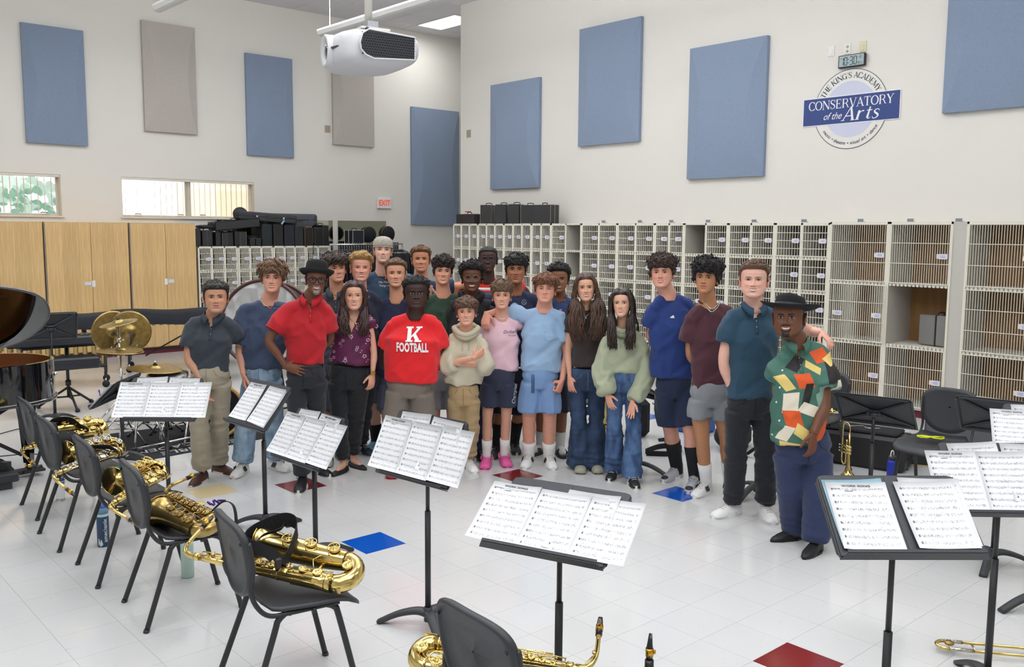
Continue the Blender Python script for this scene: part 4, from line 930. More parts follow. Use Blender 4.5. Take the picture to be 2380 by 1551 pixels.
a1 = dup(alto, label='gold alto saxophone with a black strap on the farthest chair'); aim(a1, (1.65, 6.90, .515), (2.16, 7.0, .545), 25)
a2 = dup(alto, label='gold saxophone behind the chair at the bottom edge'); aim(a2, (2.22, 2.16, .50), (1.86, 2.66, .535), -25)

# neck straps
def ribbon(f, P, w_, m, tw=None, th=.002, n=4):
    P = catmull(P, 6); k = len(P); V = []
    T = np.gradient(P, axis=0); T /= np.linalg.norm(T, axis=1)[:, None]
    for i in range(k):
        ang = (tw[0]+(tw[1]-tw[0])*i/(k-1)) if tw else 0
        s_ = nrm(np.cross(T[i], (0, 0, 1))); u = np.cross(s_, T[i]); d = s_*cos(ang)+u*sin(ang); nn = np.cross(T[i], d)
        wi = w_[0]+(w_[1]-w_[0])*sin(pi*i/(k-1)) if isinstance(w_, tuple) else w_
        V += [P[i]+d*wi/2+nn*th, P[i]-d*wi/2+nn*th, P[i]-d*wi/2-nn*th, P[i]+d*wi/2-nn*th]
    F = [(i*4+j, i*4+(j+1) % 4, (i+1)*4+(j+1) % 4, (i+1)*4+j) for i in range(k-1) for j in range(4)]+[(3, 2, 1, 0), tuple((k-1)*4+j for j in range(4))]
    f.add(V, F, m)
t = thing('neck_strap', 'broad black padded neck strap looped on the tenor saxophone', 'strap', (1.80, 3.66, .585))
f = MB(); ribbon(f, [(.06, -.10, -.02), (-.02, -.11, .05), (-.10, -.02, .09), (-.05, .1, .07), (.04, .11, .1), (.14, .06, .13), (.16, .0, .1), (.08, -.08, .03), (.0, -.12, -.02)], (.028, .07), BLACKCL, (1.2, 1.6)); f.obj('pad', t)
f = MB(); ribbon(f, [(.0, -.06, .0), (-.04, 0, .06), (.02, .06, .08), (.1, .04, .1), (.15, .09, .12)], .014, BLACKCL, (.6, 1.5)); f.box((.17, .1, .1), (.03, .02, .05), CORK, bev=.005); f.obj('cord', t)
f = MB(); f.box((.0, -.12, .005), (.03, .02, .05), mat('strap_clip', '3a3236', .4), bev=.006); f.obj('clip', t)
t = thing('neck_strap', 'black padded strap and cloth on the farthest saxophone', 'strap', (1.9, 7.0, .53))
f = MB(); ribbon(f, [(-.16, -.05, .02), (-.1, .02, .12), (.02, .04, .12), (.1, .02, .07), (.15, -.06, .04)], (.03, .08), BLACKCL, (.3, 1.2)); f.ball((-.09, -.02, .07), (.045, .05, .06), 8, BLACKCL); f.obj('pad', t)
f = MB(); f.ball((-.02, -.03, .0), (.15, .1, .05), 10, BLACKCL); f.obj('cloth', t)
t = thing('neck_strap', 'black strap draped over the silver-keyed saxophone', 'strap', (1.86, 6.24, .56))
f = MB(); ribbon(f, [(-.13, .02, .0), (-.08, .05, .05), (.0, .0, .045), (.1, -.02, .03), (.14, -.06, .0)], (.03, .06), BLACKCL, (.2, .9)); f.obj('pad', t)
t = thing('neck_strap', 'flat black strap lying on the third chair', 'strap', (1.95, 5.36, .466))
f = MB(); ribbon(f, [(-.08, .02, .0), (.0, .0, .01), (.08, -.02, .008), (.12, -.08, .0)], (.02, .035), BLACKCL, (0, .2)); f.obj('pad', t)
t = thing('neck_strap', 'black strap over the back of the fourth chair', 'strap', (1.93, 4.45, .56))
f = MB(); ribbon(f, [(.0, .08, .0), (.04, .02, .06), (.06, -.06, .05), (.05, -.1, -.05), (.02, -.06, -.08)], (.012, .02), BLACKCL, (.2, .9)); f.obj('pad', t)
# beads
def beads(label, loc, m, pts, r=.0055, name='bead_necklace'):
    t = thing(name, label, 'beads', loc); f = MB(); f.tube(pts, .0012, 4, m, closed=False); f.obj('string', t)
    q = MB(); q.ball((0, 0, 0), r, 6, m); me = q.mesh('bead')
    P = catmull(pts, 12); acc = 0; last = P[0]; n = 0
    for p in P:
        acc += np.linalg.norm(p-last); last = p
        if acc > r*2.1 and n < 150: o = bpy.data.objects.new('bead', me); COL.objects.link(o); o.parent = t; o.location = p; acc = 0; n += 1
def scrib(w_, h_, n, seed, z=0, hz=0):
    r = random.Random(seed); return [(w_*(i/(n-1)-.5)+r.uniform(-.01, .01), h_*(.5 if i % 2 else -.5)*r.uniform(.5, 1), z+hz*r.random()) for i in range(n)]
beads('green metallic bead necklace on the chair of the silver-keyed saxophone', (1.98, 6.11, .466), mat('green_bead', '0e8a52', .2, .6), scrib(.16, .09, 13, 2))
beads('green bead necklace on the chair behind the girls', (6.55, 6.1, .463), mat('green_bead', '0e8a52'), scrib(.2, .1, 11, 4))
beads('purple bead necklace on the edge-on music stand', (2.55, 8.2, .575), mat('purple_bead', '5a1fc0', .2, .5), scrib(.08, .05, 11, 5, 0, .07))
beads('purple bead necklace over the aged saxophone', (1.97, 4.56, .58), mat('purple_bead2', '3f1a78', .25, .5), scrib(.09, .06, 9, 6, 0, .03), .006)
# ---------------------------------------------------------------- bottles under the chairs
t = thing('water_bottle', 'clear plastic water bottle under the second chair', 'bottle', (1.916, 7.24, 0))
CLR = mat('clear_plastic', 'eef3f5', .08, trans=.9, spec=.5); f = MB(); pr = [(.024, 0), (.032, .006)]
for i in range(12): pr += [(.0325-.002*(i % 2), .014+i*.0095)]
pr += [(.0325, .13), (.033, .14), (.033, .16), (.028, .18), (.015, .2), (.0125, .205), (.0125, .215)]
f.lathe(pr, 22, CLR); f.obj('bottle_body', t); f = MB(); f.lathe([(.0335, .139), (.0335, .16)], 22, mat('blue_label', '3f6fc4', .5)); f.lathe([(.0337, .147), (.0337, .153)], 22, WHITE); f.obj('label_band', t)
f = MB(); f.lathe([(.0142, .207), (.0142, .221), (0, .222)], 14, WHITE); f.obj('cap', t)
t = thing('water_bottle', 'dark blue sports bottle with stickers between the second and third chairs', 'bottle', (1.83, 6.0, 0))
f = MB(); f.lathe([(.034, 0), (.037, .006), (.037, .2), (.035, .205)], 24, mat('bottle_navy', '1f4a6e', .4)); f.obj('bottle_body', t)
f = MB(); f.lathe([(.0375, .2), (.0375, .214), (.036, .216)], 24, mat('band_mint', 'c9ddd8', .5)); f.obj('band', t)
f = MB(); f.lathe([(.036, .216), (.036, .245), (.028, .262), (0, .265)], 22, mat('lid_slate', '6d8fb3', .5)); f.obj('lid', t)
f = MB(); f.box((.0, -.008, .262), (.035, .045, .02), mat('spout_blue', '1d56a8', .4), bev=.006); f.obj('spout', t)
f = MB(); bd = radians(-118); px_ = lambda a, z: (.0378*cos(a), .0378*sin(a), z)
def wrap(W):
    a = bd+W[:, 0]/.0378; return np.stack([.0381*np.cos(a), .0381*np.sin(a), W[:, 2]], 1)
text(f, 'amechanix', .036, WHITE, ((.022, 0, .11), (0, 0, 1), (-1, 0, 0)), .0002, .0008, proj=wrap)
f.add([px_(bd-.65, .075), px_(bd-.1, .075), px_(bd-.1, .145), px_(bd-.65, .145)], [(0, 1, 2, 3)], mat('sticker_brown', '5a4034', .6)); f.add([px_(bd-.7, .012), px_(bd-.2, .006), px_(bd+.15, .02), px_(bd-.1, .05), px_(bd-.65, .06)], [(0, 1, 2, 3, 4)], WHITE); f.obj('stickers', t)
t = thing('water_bottle', 'pale mint tumbler bottle with a pink cap under the fourth chair', 'bottle', (2.03, 5.13, 0))
f = MB(); f.lathe([(.033, 0), (.037, .005), (.037, .2), (.034, .215)], 24, mat('bottle_mint', 'b9d3c6', .5)); f.obj('bottle_body', t); f = MB(); f.lathe([(.034, .212), (.034, .225), (.033, .227)], 22, mat('ring_lilac', 'c3aed0', .5)); f.lathe([(.033, .227), (.033, .25), (.028, .255), (0, .256)], 22, mat('cap_pink', 'dcb8a8', .5)); f.obj('cap', t)
# ================================================================ PIANO
PGL = mat('piano_black', '0c0c0e', .06, coat=1); PIN = mat('piano_inner_wood', '7a4524', .25, coat=.6); PGD = mat('piano_gold_plate', 'b07a3a', .3, .6)
t = thing('grand_piano', 'glossy black grand piano with its lid raised, cut by the left edge', 'piano', (0, 0, 0))
def pia(q):      # outline of the case, q from the far hinge side round the tail to the near side
    return [(.2, 8.62), (1.2, 8.62), (1.70, 8.60), (1.93, 8.53), (2.06, 8.40), (2.13, 8.22), (2.13, 8.04), (2.05, 7.86), (1.90, 7.74), (1.66, 7.66), (1.35, 7.60), (.9, 7.5), (.5, 7.3), (.2, 7.2)]
OUT = catmull([(a, b_, 0) for a, b_ in pia(0)], 4)[:, :2]
def wall(f, z0, z1, m1, m2, th=.03):
    k = len(OUT); T_ = np.gradient(OUT, axis=0); T_ /= np.linalg.norm(T_, axis=1)[:, None]; N_ = np.stack([T_[:, 1], -T_[:, 0]], 1); IN = OUT+N_*th
    f.add([(x, y, z) for x, y in OUT for z in (z0, z1)], [(2*i, 2*i+1, 2*i+3, 2*i+2) for i in range(k-1)], m1, True)
    f.add([(x, y, z) for x, y in IN for z in (z0+.05, z1)], [(2*i, 2*i+2, 2*i+3, 2*i+1) for i in range(k-1)], m2, True)
    f.add([(x, y, z1) for x, y in OUT]+[(x, y, z1) for x, y in IN], [(i, i+k, i+1+k, i+1) for i in range(k-1)], m1)
    return IN
f = MB(); IN = wall(f, .66, .985, PGL, PIN); k = len(OUT); f.add([(x, y, .66) for x, y in OUT], [tuple(range(k))], PGL); f.obj('case', t)
f = MB(); f.tube([(x, y, .69) for x, y in OUT], (.012, .03), 6, PGL) if False else f.tube([(x, y, .675) for x, y in OUT], .018, 6, PGL); f.obj('bottom_moulding', t)
f = MB(); f.add([(x, y, .87) for x, y in IN], [tuple(range(k))], PGD)
for i in range(7): f.tube([(1.0, 7.9+.09*i, .885), (1.95-.05*abs(i-3), 8.02+.05*i, .885)], .012, 6, PGD)
f.ball((1.75, 7.95, .88), (.12, .06, .03), 8, PGD); f.obj('iron_plate', t)
ang = radians(38); hy = 8.62; LID = [(x, hy-(hy-y)*cos(ang), .995+(hy-y)*sin(ang)) for x, y in OUT*1.0]; off = np.array([0, sin(ang)*.018, cos(ang)*.018])
f = MB(); LIDo = [(x+.012, hy-(hy-y+.0)*cos(ang), .995+(hy-y)*sin(ang)) for x, y in OUT]; A_ = np.array(LIDo); B_ = A_+off
f.add(np.concatenate([A_, B_]), [tuple(range(k))[::-1], tuple(range(k, 2*k))]+[(i, i+1, i+1+k, i+k) for i in range(k-1)], PGL); lid = f.obj('lid', t)
f = MB(); f.tube(A_+off*.5, .012, 6, mat('piano_edge', '4a4b50', .15, coat=1)); f.obj('lid_edge', lid)
f = MB(); f.box((1.80, 8.60, .985), (.11, .03, .05), BRASS, bev=.006); f.tube([(1.745, 8.585, 1.005), (1.855, 8.585, 1.005)], .009, 8, BRASS); f.obj('hinge', t)
f = MB(); f.tube([(1.5, 7.68, .98), (1.5, 7.95, 1.33)], .01, 8, PGL); f.obj('prop_stick', t)
f = MB(); f.tube([(1.92, 8.12, .66), (1.92, 8.12, .5), (1.92, 8.12, .12)], [.085, .065, .04], 4, PGL, smooth=False); f.lathe([(.03, 0), (.034, .03), (.02, .05)], 12, BRASS, (1.92, 8.12, .07)); f.obj('leg', t)
f = MB(); f.ball((2.11, 7.95, .86), (.016, .016, .016), 8, CHROME); f.ball((2.125, 8.06, .90), (.012, .02, .02), 8, PGL); f.obj('lid_prop_knob', t)
t = thing('piano_dolly', 'black steel piano dolly with a big rubber caster', 'dolly', (0, 0, 0))
f = MB(); f.tube(catmull([(1.2, 8.0, .17), (1.55, 8.05, .17), (1.70, 8.07, .17), (1.76, 8.08, .07), (1.85, 8.10, .055), (2.02, 8.14, .055)], 4), (.02, .012) if False else .018, 6, BLACKMET, sq=1.6); f.box((1.95, 8.13, .05), (.16, .13, .018), BLACKMET); f.obj('arm', t)
f = MB(); f.lathe([(0, -.02), (.05, -.021), (.075, -.018), (.078, 0), (.075, .018), (.05, .021), (0, .02)], 20, mat('rubber', '17171a', .7), (1.72, 8.0, .079), rotm(pi/2, 0, -.9)); f.obj('caster', t)
f = MB(); f.box((1.72, 8.0, .15), (.07, .05, .06), BLACKMET, rot=rotm(0, 0, -.9)); f.obj('caster_fork', t)
for a, b_ in (((1.3, 7.9, .60), (1.86, 8.08, .2)), ((1.3, 8.3, .25), (1.85, 8.15, .62))):
    f = MB(); f.tube([a, b_], .016, 6, BLACKMET); f.obj('brace', t)
t = thing('piano_pedal_box', 'black box lying on the floor under the piano', 'box', (1.5, 7.95, 0)); f = MB(); f.box((.12, -.1, .09), (.3, .12, .07), BLACKPL, bev=.01); f.box((.12, -.1, .03), (.2, .08, .06), BLACKPL); f.obj('body', t)
# ================================================================ KEYBOARDS AND MALLET INSTRUMENTS
def tripod(t, x, y, z0, z1, spread, m, r=.012, a0=0, feet=True):
    f = MB(); f.tube([(x, y, .12), (x, y, z1)], r, 10, m); f.tube([(x, y, z0+.02), (x, y, z0+.08)], r*1.7, 10, m); f.obj('pole', t)
    for k in range(3):
        a = a0+2*pi*k/3; e = (x+spread*cos(a), y+spread*sin(a), .012); f = MB(); f.tube([(x, y, z0), e], r*.8, 6, m); f.tube([(x, y, .13), (x+spread*.5*cos(a), y+spread*.5*sin(a), z0*.5)], r*.6, 6, m); f.tube([np.array(e)*.94+np.array([x, y, z0])*.06, e], r*1.5, 8, BLACKPL); f.obj('leg', t)
KZ = radians(-8)
t = thing('keyboard_stand', 'black tripod stand carrying two electronic pads behind the piano', 'stand', (0, 0, 0)); tripod(t, 3.05, 11.0, .24, .80, .34, BLACKMET, .018, .5); f = MB(); f.box((3.0, 11.0, .72), (.9, .3, .02), BLACKMET); f.box((2.95, 10.95, .47), (.95, .26, .02), BLACKMET); f.obj('tray', t)
t = thing('electronic_keyboard', 'upper black electronic keyboard with a rubber top, on the tripod stand', 'keyboard', (2.95, 10.95, .79), KZ); f = MB(); f.box((0, 0, 0), (1.05, .36, .10), BLACKPL, bev=.015); f.obj('housing', t)
f = MB(); q = MB(); q.box((0, 0, .055), (.025, .14, .014), BLACKPL, bev=.003); kme = q.mesh('pad_key')
for i in range(36): o = bpy.data.objects.new('pad_key', kme); COL.objects.link(o); o.parent = t; o.location = (-.48+.0275*i, -.06+.1*(i % 2), 0)
t = thing('electronic_keyboard', 'lower dark grey electronic module under the keyboard on the tripod stand', 'keyboard', (2.85, 10.85, .545), KZ); f = MB(); f.box((0, 0, 0), (.95, .3, .13), mat('dark_grey_plastic', '2d2f34', .5), bev=.02); f.obj('housing', t); f = MB(); f.box((.1, -.151, .02), (.7, .004, .03), BLACKPL); f.box((0, 0, .068), (.8, .2, .006), BLACKPL); f.obj('control_strip', t)
GT = mat('resonator_gold', 'c4ad6c', .32, .75, vary=.1, vscale=5)
def mallet(label, P0, P1, zt, w_, sag, ntube, tl0, tl1, legs, cat='percussion'):
    P0, P1 = np.array(P0), np.array(P1); L_ = np.linalg.norm(P1-P0); rz = atan2(P1[1]-P0[1], P1[0]-P0[0]); c = (P0+P1)/2; t = thing('marimba', label, 'marimba', (c[0], c[1], 0), rz)
    f = MB(); n = 17; V = []
    for i in range(n):
        x = -L_/2+L_*i/(n-1); wv = .008*sin(i*1.7); zz = zt+.012*sin(i*.9)
        V += [(x, -w_/2-.01, zz-sag+wv), (x, -w_/2, zz-.02), (x, -w_/2+.04, zz), (x, w_/2-.04, zz), (x, w_/2, zz-.02), (x, w_/2+.01, zz-sag-wv)]
    f.add(V, [(i*6+j, (i+1)*6+j, (i+1)*6+j+1, i*6+j+1) for i in range(n-1) for j in range(5)]+[tuple(range(6)), tuple(range(n*6-6, n*6))[::-1]], mat('cover_cloth', '1c1f29', .85, bump=.3, bscale=300, vary=.15, vscale=4), True); f.obj('dust_cover', t)
    q = None
    for row in (-1, 1):
        for i in range(ntube):
            u = (i+.5)/ntube; x = -L_/2+.12+(L_-.24)*u; h_ = tl0+(tl1-tl0)*u; f = MB(); f.tube([(x, row*w_*.2, zt-.10), (x, row*w_*.2, zt-.10-h_)], .026, 10, GT); f.obj('resonator_tube', t)
    f = MB(); f.box((0, -w_*.28, zt-.14), (L_-.1, .02, .03), BLACKMET); f.box((0, w_*.28, zt-.14), (L_-.1, .02, .03), BLACKMET); f.obj('rail', t)
    for x in legs:
        for sy in (-1, 1):
            f = MB(); f.tube([(x, sy*w_*.42, zt-.1), (x, sy*w_*.42, .12)], .016, 8, BLACKMET); f.obj('leg', t)
            f = MB(); f.lathe([(.008, -.018), (.045, -.016), (.045, .016), (.008, .018)], 14, MATS['rubber'], (x, sy*w_*.42, .046), rotm(pi/2)); f.tube([(x, sy*w_*.42, .05), (x, sy*w_*.42, .13)], .014, 6, CHROME); f.obj('caster', t)
        f = MB(); f.box((x, 0, .18), (.035, w_*.86, .045), BLACKMET); f.obj('cross_member', t)
    if L_ > 1.6: f = MB(); f.tube([(-L_*.32, 0, .2), (L_*.05, 0, zt-.15)], .012, 6, BLACKMET); f.tube([(-L_*.45, 0, .3), (L_*.42, 0, .3)], .014, 6, BLACKMET); f.obj('brace', t)
    return t
mallet('cloth-covered mallet instrument with long gold tubes behind the keyboard', (2.4, 12.9), (4.05, 12.35), .93, .62, .16, 14, .30, .60, (-.72, .72))
mallet('cloth-covered mallet instrument behind the cymbals and the man in charcoal', (4.35, 13.5), (6.65, 12.6), .86, .62, .17, 22, .10, .12, (-1.0, 1.0))
mallet('mallet instrument with wide gold tubes behind the boy in the slate tee', (5.15, 11.9), (6.6, 11.35), .78, .55, .12, 10, .35, .25, (-.6, .6))
# ================================================================ DRUMS AND CYMBALS
CYM = mat('cymbal_bronze', 'b39a5c', .3, 1, vary=.18, vscale=30, stretch=(1, 1, 1)); CYM2 = mat('old_cymbal_bronze', 'a88f58', .38, 1, vary=.25, vscale=20)
def cymbal(name, label, loc, r, rot, m=CYM, par=None):
    t = thing(name, label, 'cymbal', loc, 0, None, rot); f = MB(); pr = [(.008, .026), (.03, .025), (.05, .016), (.06, .006)]+[(.06+(r-.06)*q, .004-.016*q**1.3) for q in (.15, .3, .45, .6, .75, .9, 1)]
    f.lathe(pr+[(r, -.0135)]+[(a, b_-.0015) for a, b_ in pr[::-1]], 40, m); f.obj('bronze_disc', t); return t
hx_, hy_ = 2.98, 9.03
t = thing('cymbal_stand', 'tall chrome stand holding the crash cymbal left of the man in charcoal', 'stand', (0, 0, 0)); tripod(t, hx_, hy_, .34, 1.14, .33, CHROME, .011, 2.2)
for z in (.45, .62, .80, .95): f = MB(); f.tube([(hx_, hy_, z), (hx_, hy_, z+.05)], .021, 10, CHROME); f.ball((hx_+.03, hy_-.02, z+.02), .012, 6, CHROME); f.obj('clamp', t)
f = MB(); f.lathe([(.018, 0), (.018, .02), (.01, .03)], 10, BLACKCL, (hx_, hy_, 1.15)); f.obj('felt', t)
cymbal('crash_cymbal', 'thin crash cymbal at the top of the chrome stand', (hx_, hy_, 1.145), .175, (.0, -.20, 0))
t = thing('hi_hat_stand', 'chrome hi-hat stand below the crash cymbal', 'stand', (0, 0, 0)); tripod(t, 2.93, 8.86, .30, .92, .3, CHROME, .010, .9)
cymbal('hi_hat_cymbal', 'wide hi-hat cymbal below the crash cymbal', (2.93, 8.86, .895), .215, (.03, .05, 0)); o = cymbal('hi_hat_cymbal', 'lower hi-hat cymbal, bell down, under the wide one', (2.93, 8.86, .868), .205, (pi+.03, -.05, 0))
t = thing('ride_stand', 'chrome stand of the ride cymbal', 'stand', (0, 0, 0)); tripod(t, 3.25, 8.85, .28, .72, .3, CHROME, .010, .3); f = MB(); f.lathe([(.02, 0), (.022, .02), (.01, .03)], 10, BLACKCL, (3.25, 8.85, .71)); f.ball((3.25, 8.85, .75), .012, 6, CHROME); f.obj('wing_nut', t)
cymbal('ride_cymbal', 'wide grey-gold ride cymbal left of the man in charcoal', (3.25, 8.85, .695), .26, (.05, .06, 0), CYM2)
t = thing('cymbal_cradle', 'chrome cradle holding the pair of hanging cymbals', 'stand', (0, 0, 0)); tripod(t, 3.22, 9.75, .3, .85, .3, CHROME, .011, 1.2); f = MB()
for sx in (-1, 1): f.tube(catmull([(3.22, 9.75, .85), (3.22+sx*.06, 9.7, .8), (3.22+sx*.10, 9.64, .74), (3.22+sx*.13, 9.6, .84)], 4), .006, 6, CHROME)
f.obj('cradle_arms', t)
yq = atan2(3.2, 9.7)
for lb, dx, rz_, in (('left one of the two large upright hand cymbals', -.07, .35), ('right one of the two large upright hand cymbals', .07, -.2)):
    o = cymbal('hand_cymbal', lb, (3.22+dx, 9.68-dx*.6, .98), .215, (pi/2+.06, 0, rz_-.3), CYM2); f = MB(); f.tube(catmull([(0, 0, .02), (.02, -.02, .06), (.02, -.1, .07), (.0, -.14, .04)], 3), (.012, .006) if False else .010, 6, BLACKPL); f.obj('hand_strap', o)
def drum(name, label, loc, r, h_, shell, rot, hoop, head, lugs=8, hoopw=.02):
    t = thing(name, label, 'drum', loc, 0, None, rot); f = MB(); f.lathe([(r*.98, -h_/2), (r*.98, h_/2)], 44, shell); f.obj('shell', t)
    for s_ in (-1, 1):
        f = MB(); f.lathe([(0, s_*(h_/2+.003)), (r*.975, s_*(h_/2+.003))], 44, head, smooth=False); f.obj('drumhead', t)
        f = MB(); f.tube([(r*1.0*cos(a), r*1.0*sin(a), s_*(h_/2+.004)) for a in np.linspace(0, 2*pi, 49)[:-1]], hoopw*.5, 6, hoop, closed=True); f.obj('hoop', t)
    for i in range(lugs):
        a = 2*pi*i/lugs; f = MB(); f.tube([(r*1.02*cos(a), r*1.02*sin(a), -h_/2), (r*1.02*cos(a), r*1.02*sin(a), h_/2)], .004, 5, CHROME); f.box((r*1.01*cos(a), r*1.01*sin(a), h_*.2), (.016, .016, .05), CHROME, rot=rotm(0, 0, a), bev=.003); f.obj('lug', t)
    return t
drum('snare_drum', 'white-headed snare drum beside the black drum stool', (3.31, 8.72, .56), .175, .13, CHROME, (.05, 0, 0), CHROME, mat('drumhead_white', 'e6e6e4', .6))
t = thing('snare_stand', 'chrome snare drum stand', 'stand', (0, 0, 0)); tripod(t, 3.31, 8.72, .3, .48, .27, CHROME, .010, 1.9)
t = thing('drum_stool', 'black padded saddle-shaped drum stool', 'stool', (3.56, 9.35, 0)); f = MB(); f.tube([(-.2, 0, .52), (-.1, 0, .535), (0, 0, .52), (.1, 0, .535), (.2, 0, .52)], [(.05, .04), (.15, .05), (.17, .045), (.15, .05), (.05, .04)], 16, BLACKPL, xs=(0, 1, 0)); f.obj('seat', t); tripod(t, 0, 0, .25, .48, .26, CHROME, .013, .2)
ka = atan2(3.7, 8.4)
drum('bass_drum', 'bass drum with a natural wood hoop behind the khaki trousers', (3.72, 8.62, .27), .262, .36, mat('drum_shell_black', '16161a', .3, coat=.5), (pi/2, 0, -ka+.15), mat('maple_hoop', 'c79a5c', .4), mat('drumhead_black', '19191d', .45), 8, .036)
t = thing('bass_drum_pedal', 'chrome bass drum pedal on the black drum rug', 'pedal', (3.5, 8.35, .012)); f = MB(); f.box((0, 0, .03), (.09, .28, .012), CHROME, rot=rotm(.25, 0, -.3)); f.tube([(-.05, .1, 0), (-.05, .1, .22)], .008, 6, CHROME); f.tube([(.06, .1, 0), (.06, .1, .22)], .008, 6, CHROME); f.tube([(-.05, .1, .21), (.06, .1, .21)], .008, 6, CHROME); f.obj('frame', t)
t = thing('percussion_rack', 'chrome tube legs and clamps under the front music stand', 'stand', (0, 0, 0))
for a, b_ in (((2.85, 8.35, .02), (3.0, 8.6, .5)), ((3.15, 8.25, .02), (3.0, 8.55, .5)), ((3.25, 8.2, .02), (3.45, 8.5, .42)), ((3.5, 8.15, .02), (3.42, 8.45, .45)), ((3.0, 8.55, .3), (3.42, 8.45, .3)), ((3.1, 8.4, .02), (3.12, 8.42, .55)), ((3.38, 8.1, .02), (3.44, 8.3, .40)), ((2.8, 8.3, .05), (3.5, 8.2, .12))):
    f = MB(); f.tube([a, b_], .010, 8, CHROME); f.tube([a, np.array(a)*.93+np.array(b_)*.07], .016, 8, BLACKPL); f.obj('leg', t)
drum('concert_bass_drum', 'big white concert bass drum with dark red rim behind the slate tee', (4.66, 9.25, 1.0), .47, .36, mat('drum_shell_maroon', '3a1a1c', .3, coat=.5), (pi/2-.15, 0, -.85), mat('maroon_hoop', '4a2426', .35), mat('drumhead_white', 'e6e6e4'), 10, .04)
t = thing('bass_drum_cradle', 'black wheeled cradle of the concert bass drum', 'stand', (4.66, 9.25, 0)); f = MB(); 
for sx in (-1, 1):
    for sy in (-1, 1): f.tube([(sx*.3, sy*.2, .05), (sx*.18, sy*.12, .55)], .014, 6, BLACKMET)
f.tube([(-.3, -.2, .08), (.3, -.2, .08)], .012, 6, BLACKMET); f.tube([(-.3, .2, .08), (.3, .2, .08)], .012, 6, BLACKMET); f.obj('frame', t)
t = thing('mallet_tray', 'grey slanting tray behind the red polo', 'tray', (5.0, 9.1, 1.28), -YAW, None, (0, radians(28), -YAW)); f = MB(); f.box((0, 0, 0), (.6, .25, .02), mat('tray_grey', '54525a', .6), bev=.005); f.box((0, -.12, .02), (.6, .012, .04), mat('tray_grey', '54525a')); f.obj('tray_top', t)
f = MB(); f.tube([(0, 0, 0), (-.1, 0, -1.2)], .012, 6, BLACKMET); f.obj('pole', t)
# rug
t = thing('drum_rug', 'black rug with white script under the drum kit', 'rug', (0, 0, 0)); f = MB(); f.prism([(2.50, 8.52), (2.80, 8.02), (3.70, 8.10), (4.55, 8.22), (4.45, 9.2), (2.95, 9.3)], .006, BLACKCL, z0=.0005); f.obj('pile', t)
f = MB(); text(f, 'ACADEMY', .17, WPR if 'WPR' in globals() else mat('rug_script', 'b9b9bb', .8), ((3.15, 8.36, .007), (-.99, -.1, 0), (.1, -.99, 0)), .0005, .001, shear=.3); text(f, 'ENSEMBLE', .17, mat('rug_script', 'b9b9bb', .8), ((3.42, 8.2, .007), (-.99, -.1, 0), (.1, -.99, 0)), .0005, .001, shear=.3); f.obj('script', t)
# cables, amp, bongo drum
for lb, pts in (('black cable running from the piano towards the drum rug', [(2.0, 9.9, .005), (2.4, 10.15, .005), (2.8, 9.95, .005), (3.1, 9.9, .005), (3.6, 9.8, .005)]), ('thin black cable on the floor left of the piano leg', [(1.6, 9.1, .004), (1.9, 9.0, .004), (2.15, 8.9, .004), (2.3, 8.5, .004), (2.5, 8.45, .004)])):
    f = MB(); f.tube(catmull(pts, 6), .005, 6, BLACKPL); o = f.obj('floor_cable'); o['label'] = lb; o['category'] = 'cable'
t = thing('guitar_amplifier', 'black guitar amplifier with gold speaker grille behind the woman', 'amplifier', (5.45, 8.65, 0), -YAW+.1); f = MB(); f.box((0, 0, .26), (.6, .26, .5), BLACKCL, bev=.015); f.obj('cabinet', t)
f = MB(); f.box((0, -.135, .22), (.52, .01, .36), mat('amp_cloth', '23201c', .9)); f.obj('speaker_cloth', t); f = MB(); AG = mat('amp_gold', 'c79a35', .4, .6)
for s_ in (-1, 1): f.tube([(s_*.14+.11*cos(a), -.143, .22+.11*sin(a)) for a in np.linspace(0, 2*pi, 25)[:-1]], .006, 5, AG, closed=True)
for i in range(9): f.tube([(-.26+.065*i, -.142, .05), (-.26+.065*i, -.142, .39)], .0018, 4, AG)
f.obj('gold_trim', t)
drum('conga_drum', 'reddish wooden drum glimpsed behind the football tee', (6.45, 8.6, .26), .16, .5, mat('conga_wood', '7c3418', .35, coat=.4), (0, 0, 0), CHROME, mat('drumhead_white', 'e6e6e4'), 6)
# ================================================================ CASES ON THE LEFT LOCKERS
CL = 'instrument cases on the left lockers'; lw = 1.752
specs = [(6.335, .1, .30, 'slim black case at the left end'), (6.44, .085, .27, 'second slim case from the left end'), (6.55, .1, .27, 'third slim case from the left end'), (6.665, .09, .24, 'low slim case, fourth from the left end'), (6.77, .09, .23, 'low slim case, fifth from the left end'), (6.885, .11, .24, 'low slim case, sixth from the left end'), (7.005, .11, .26, 'case left of the gold-edged one'), (7.135, .12, .25, 'gold-edged black case')]
for i, (x, w_, h_, d) in enumerate(specs): hardcase(d+' on the left lockers', (x, 15.22, lw), R0.uniform(-.15, .15), w_, .4, h_, ['1f2024', '26272b', '1b1c20'][i % 3], 'b59a5a' if i == 7 else '77787c' if i in (1, 4) else None, 1, group=CL)
for i, (x, w_, h_, d) in enumerate(((7.27, .1, .14, 'small case left of the pair of little trumpet cases'), (7.38, .1, .14, 'small case right of the pair of little trumpet cases'))): hardcase(d, (x, 15.1, lw), 0, w_, .3, h_, '1b1c20', None, 1, group=CL)
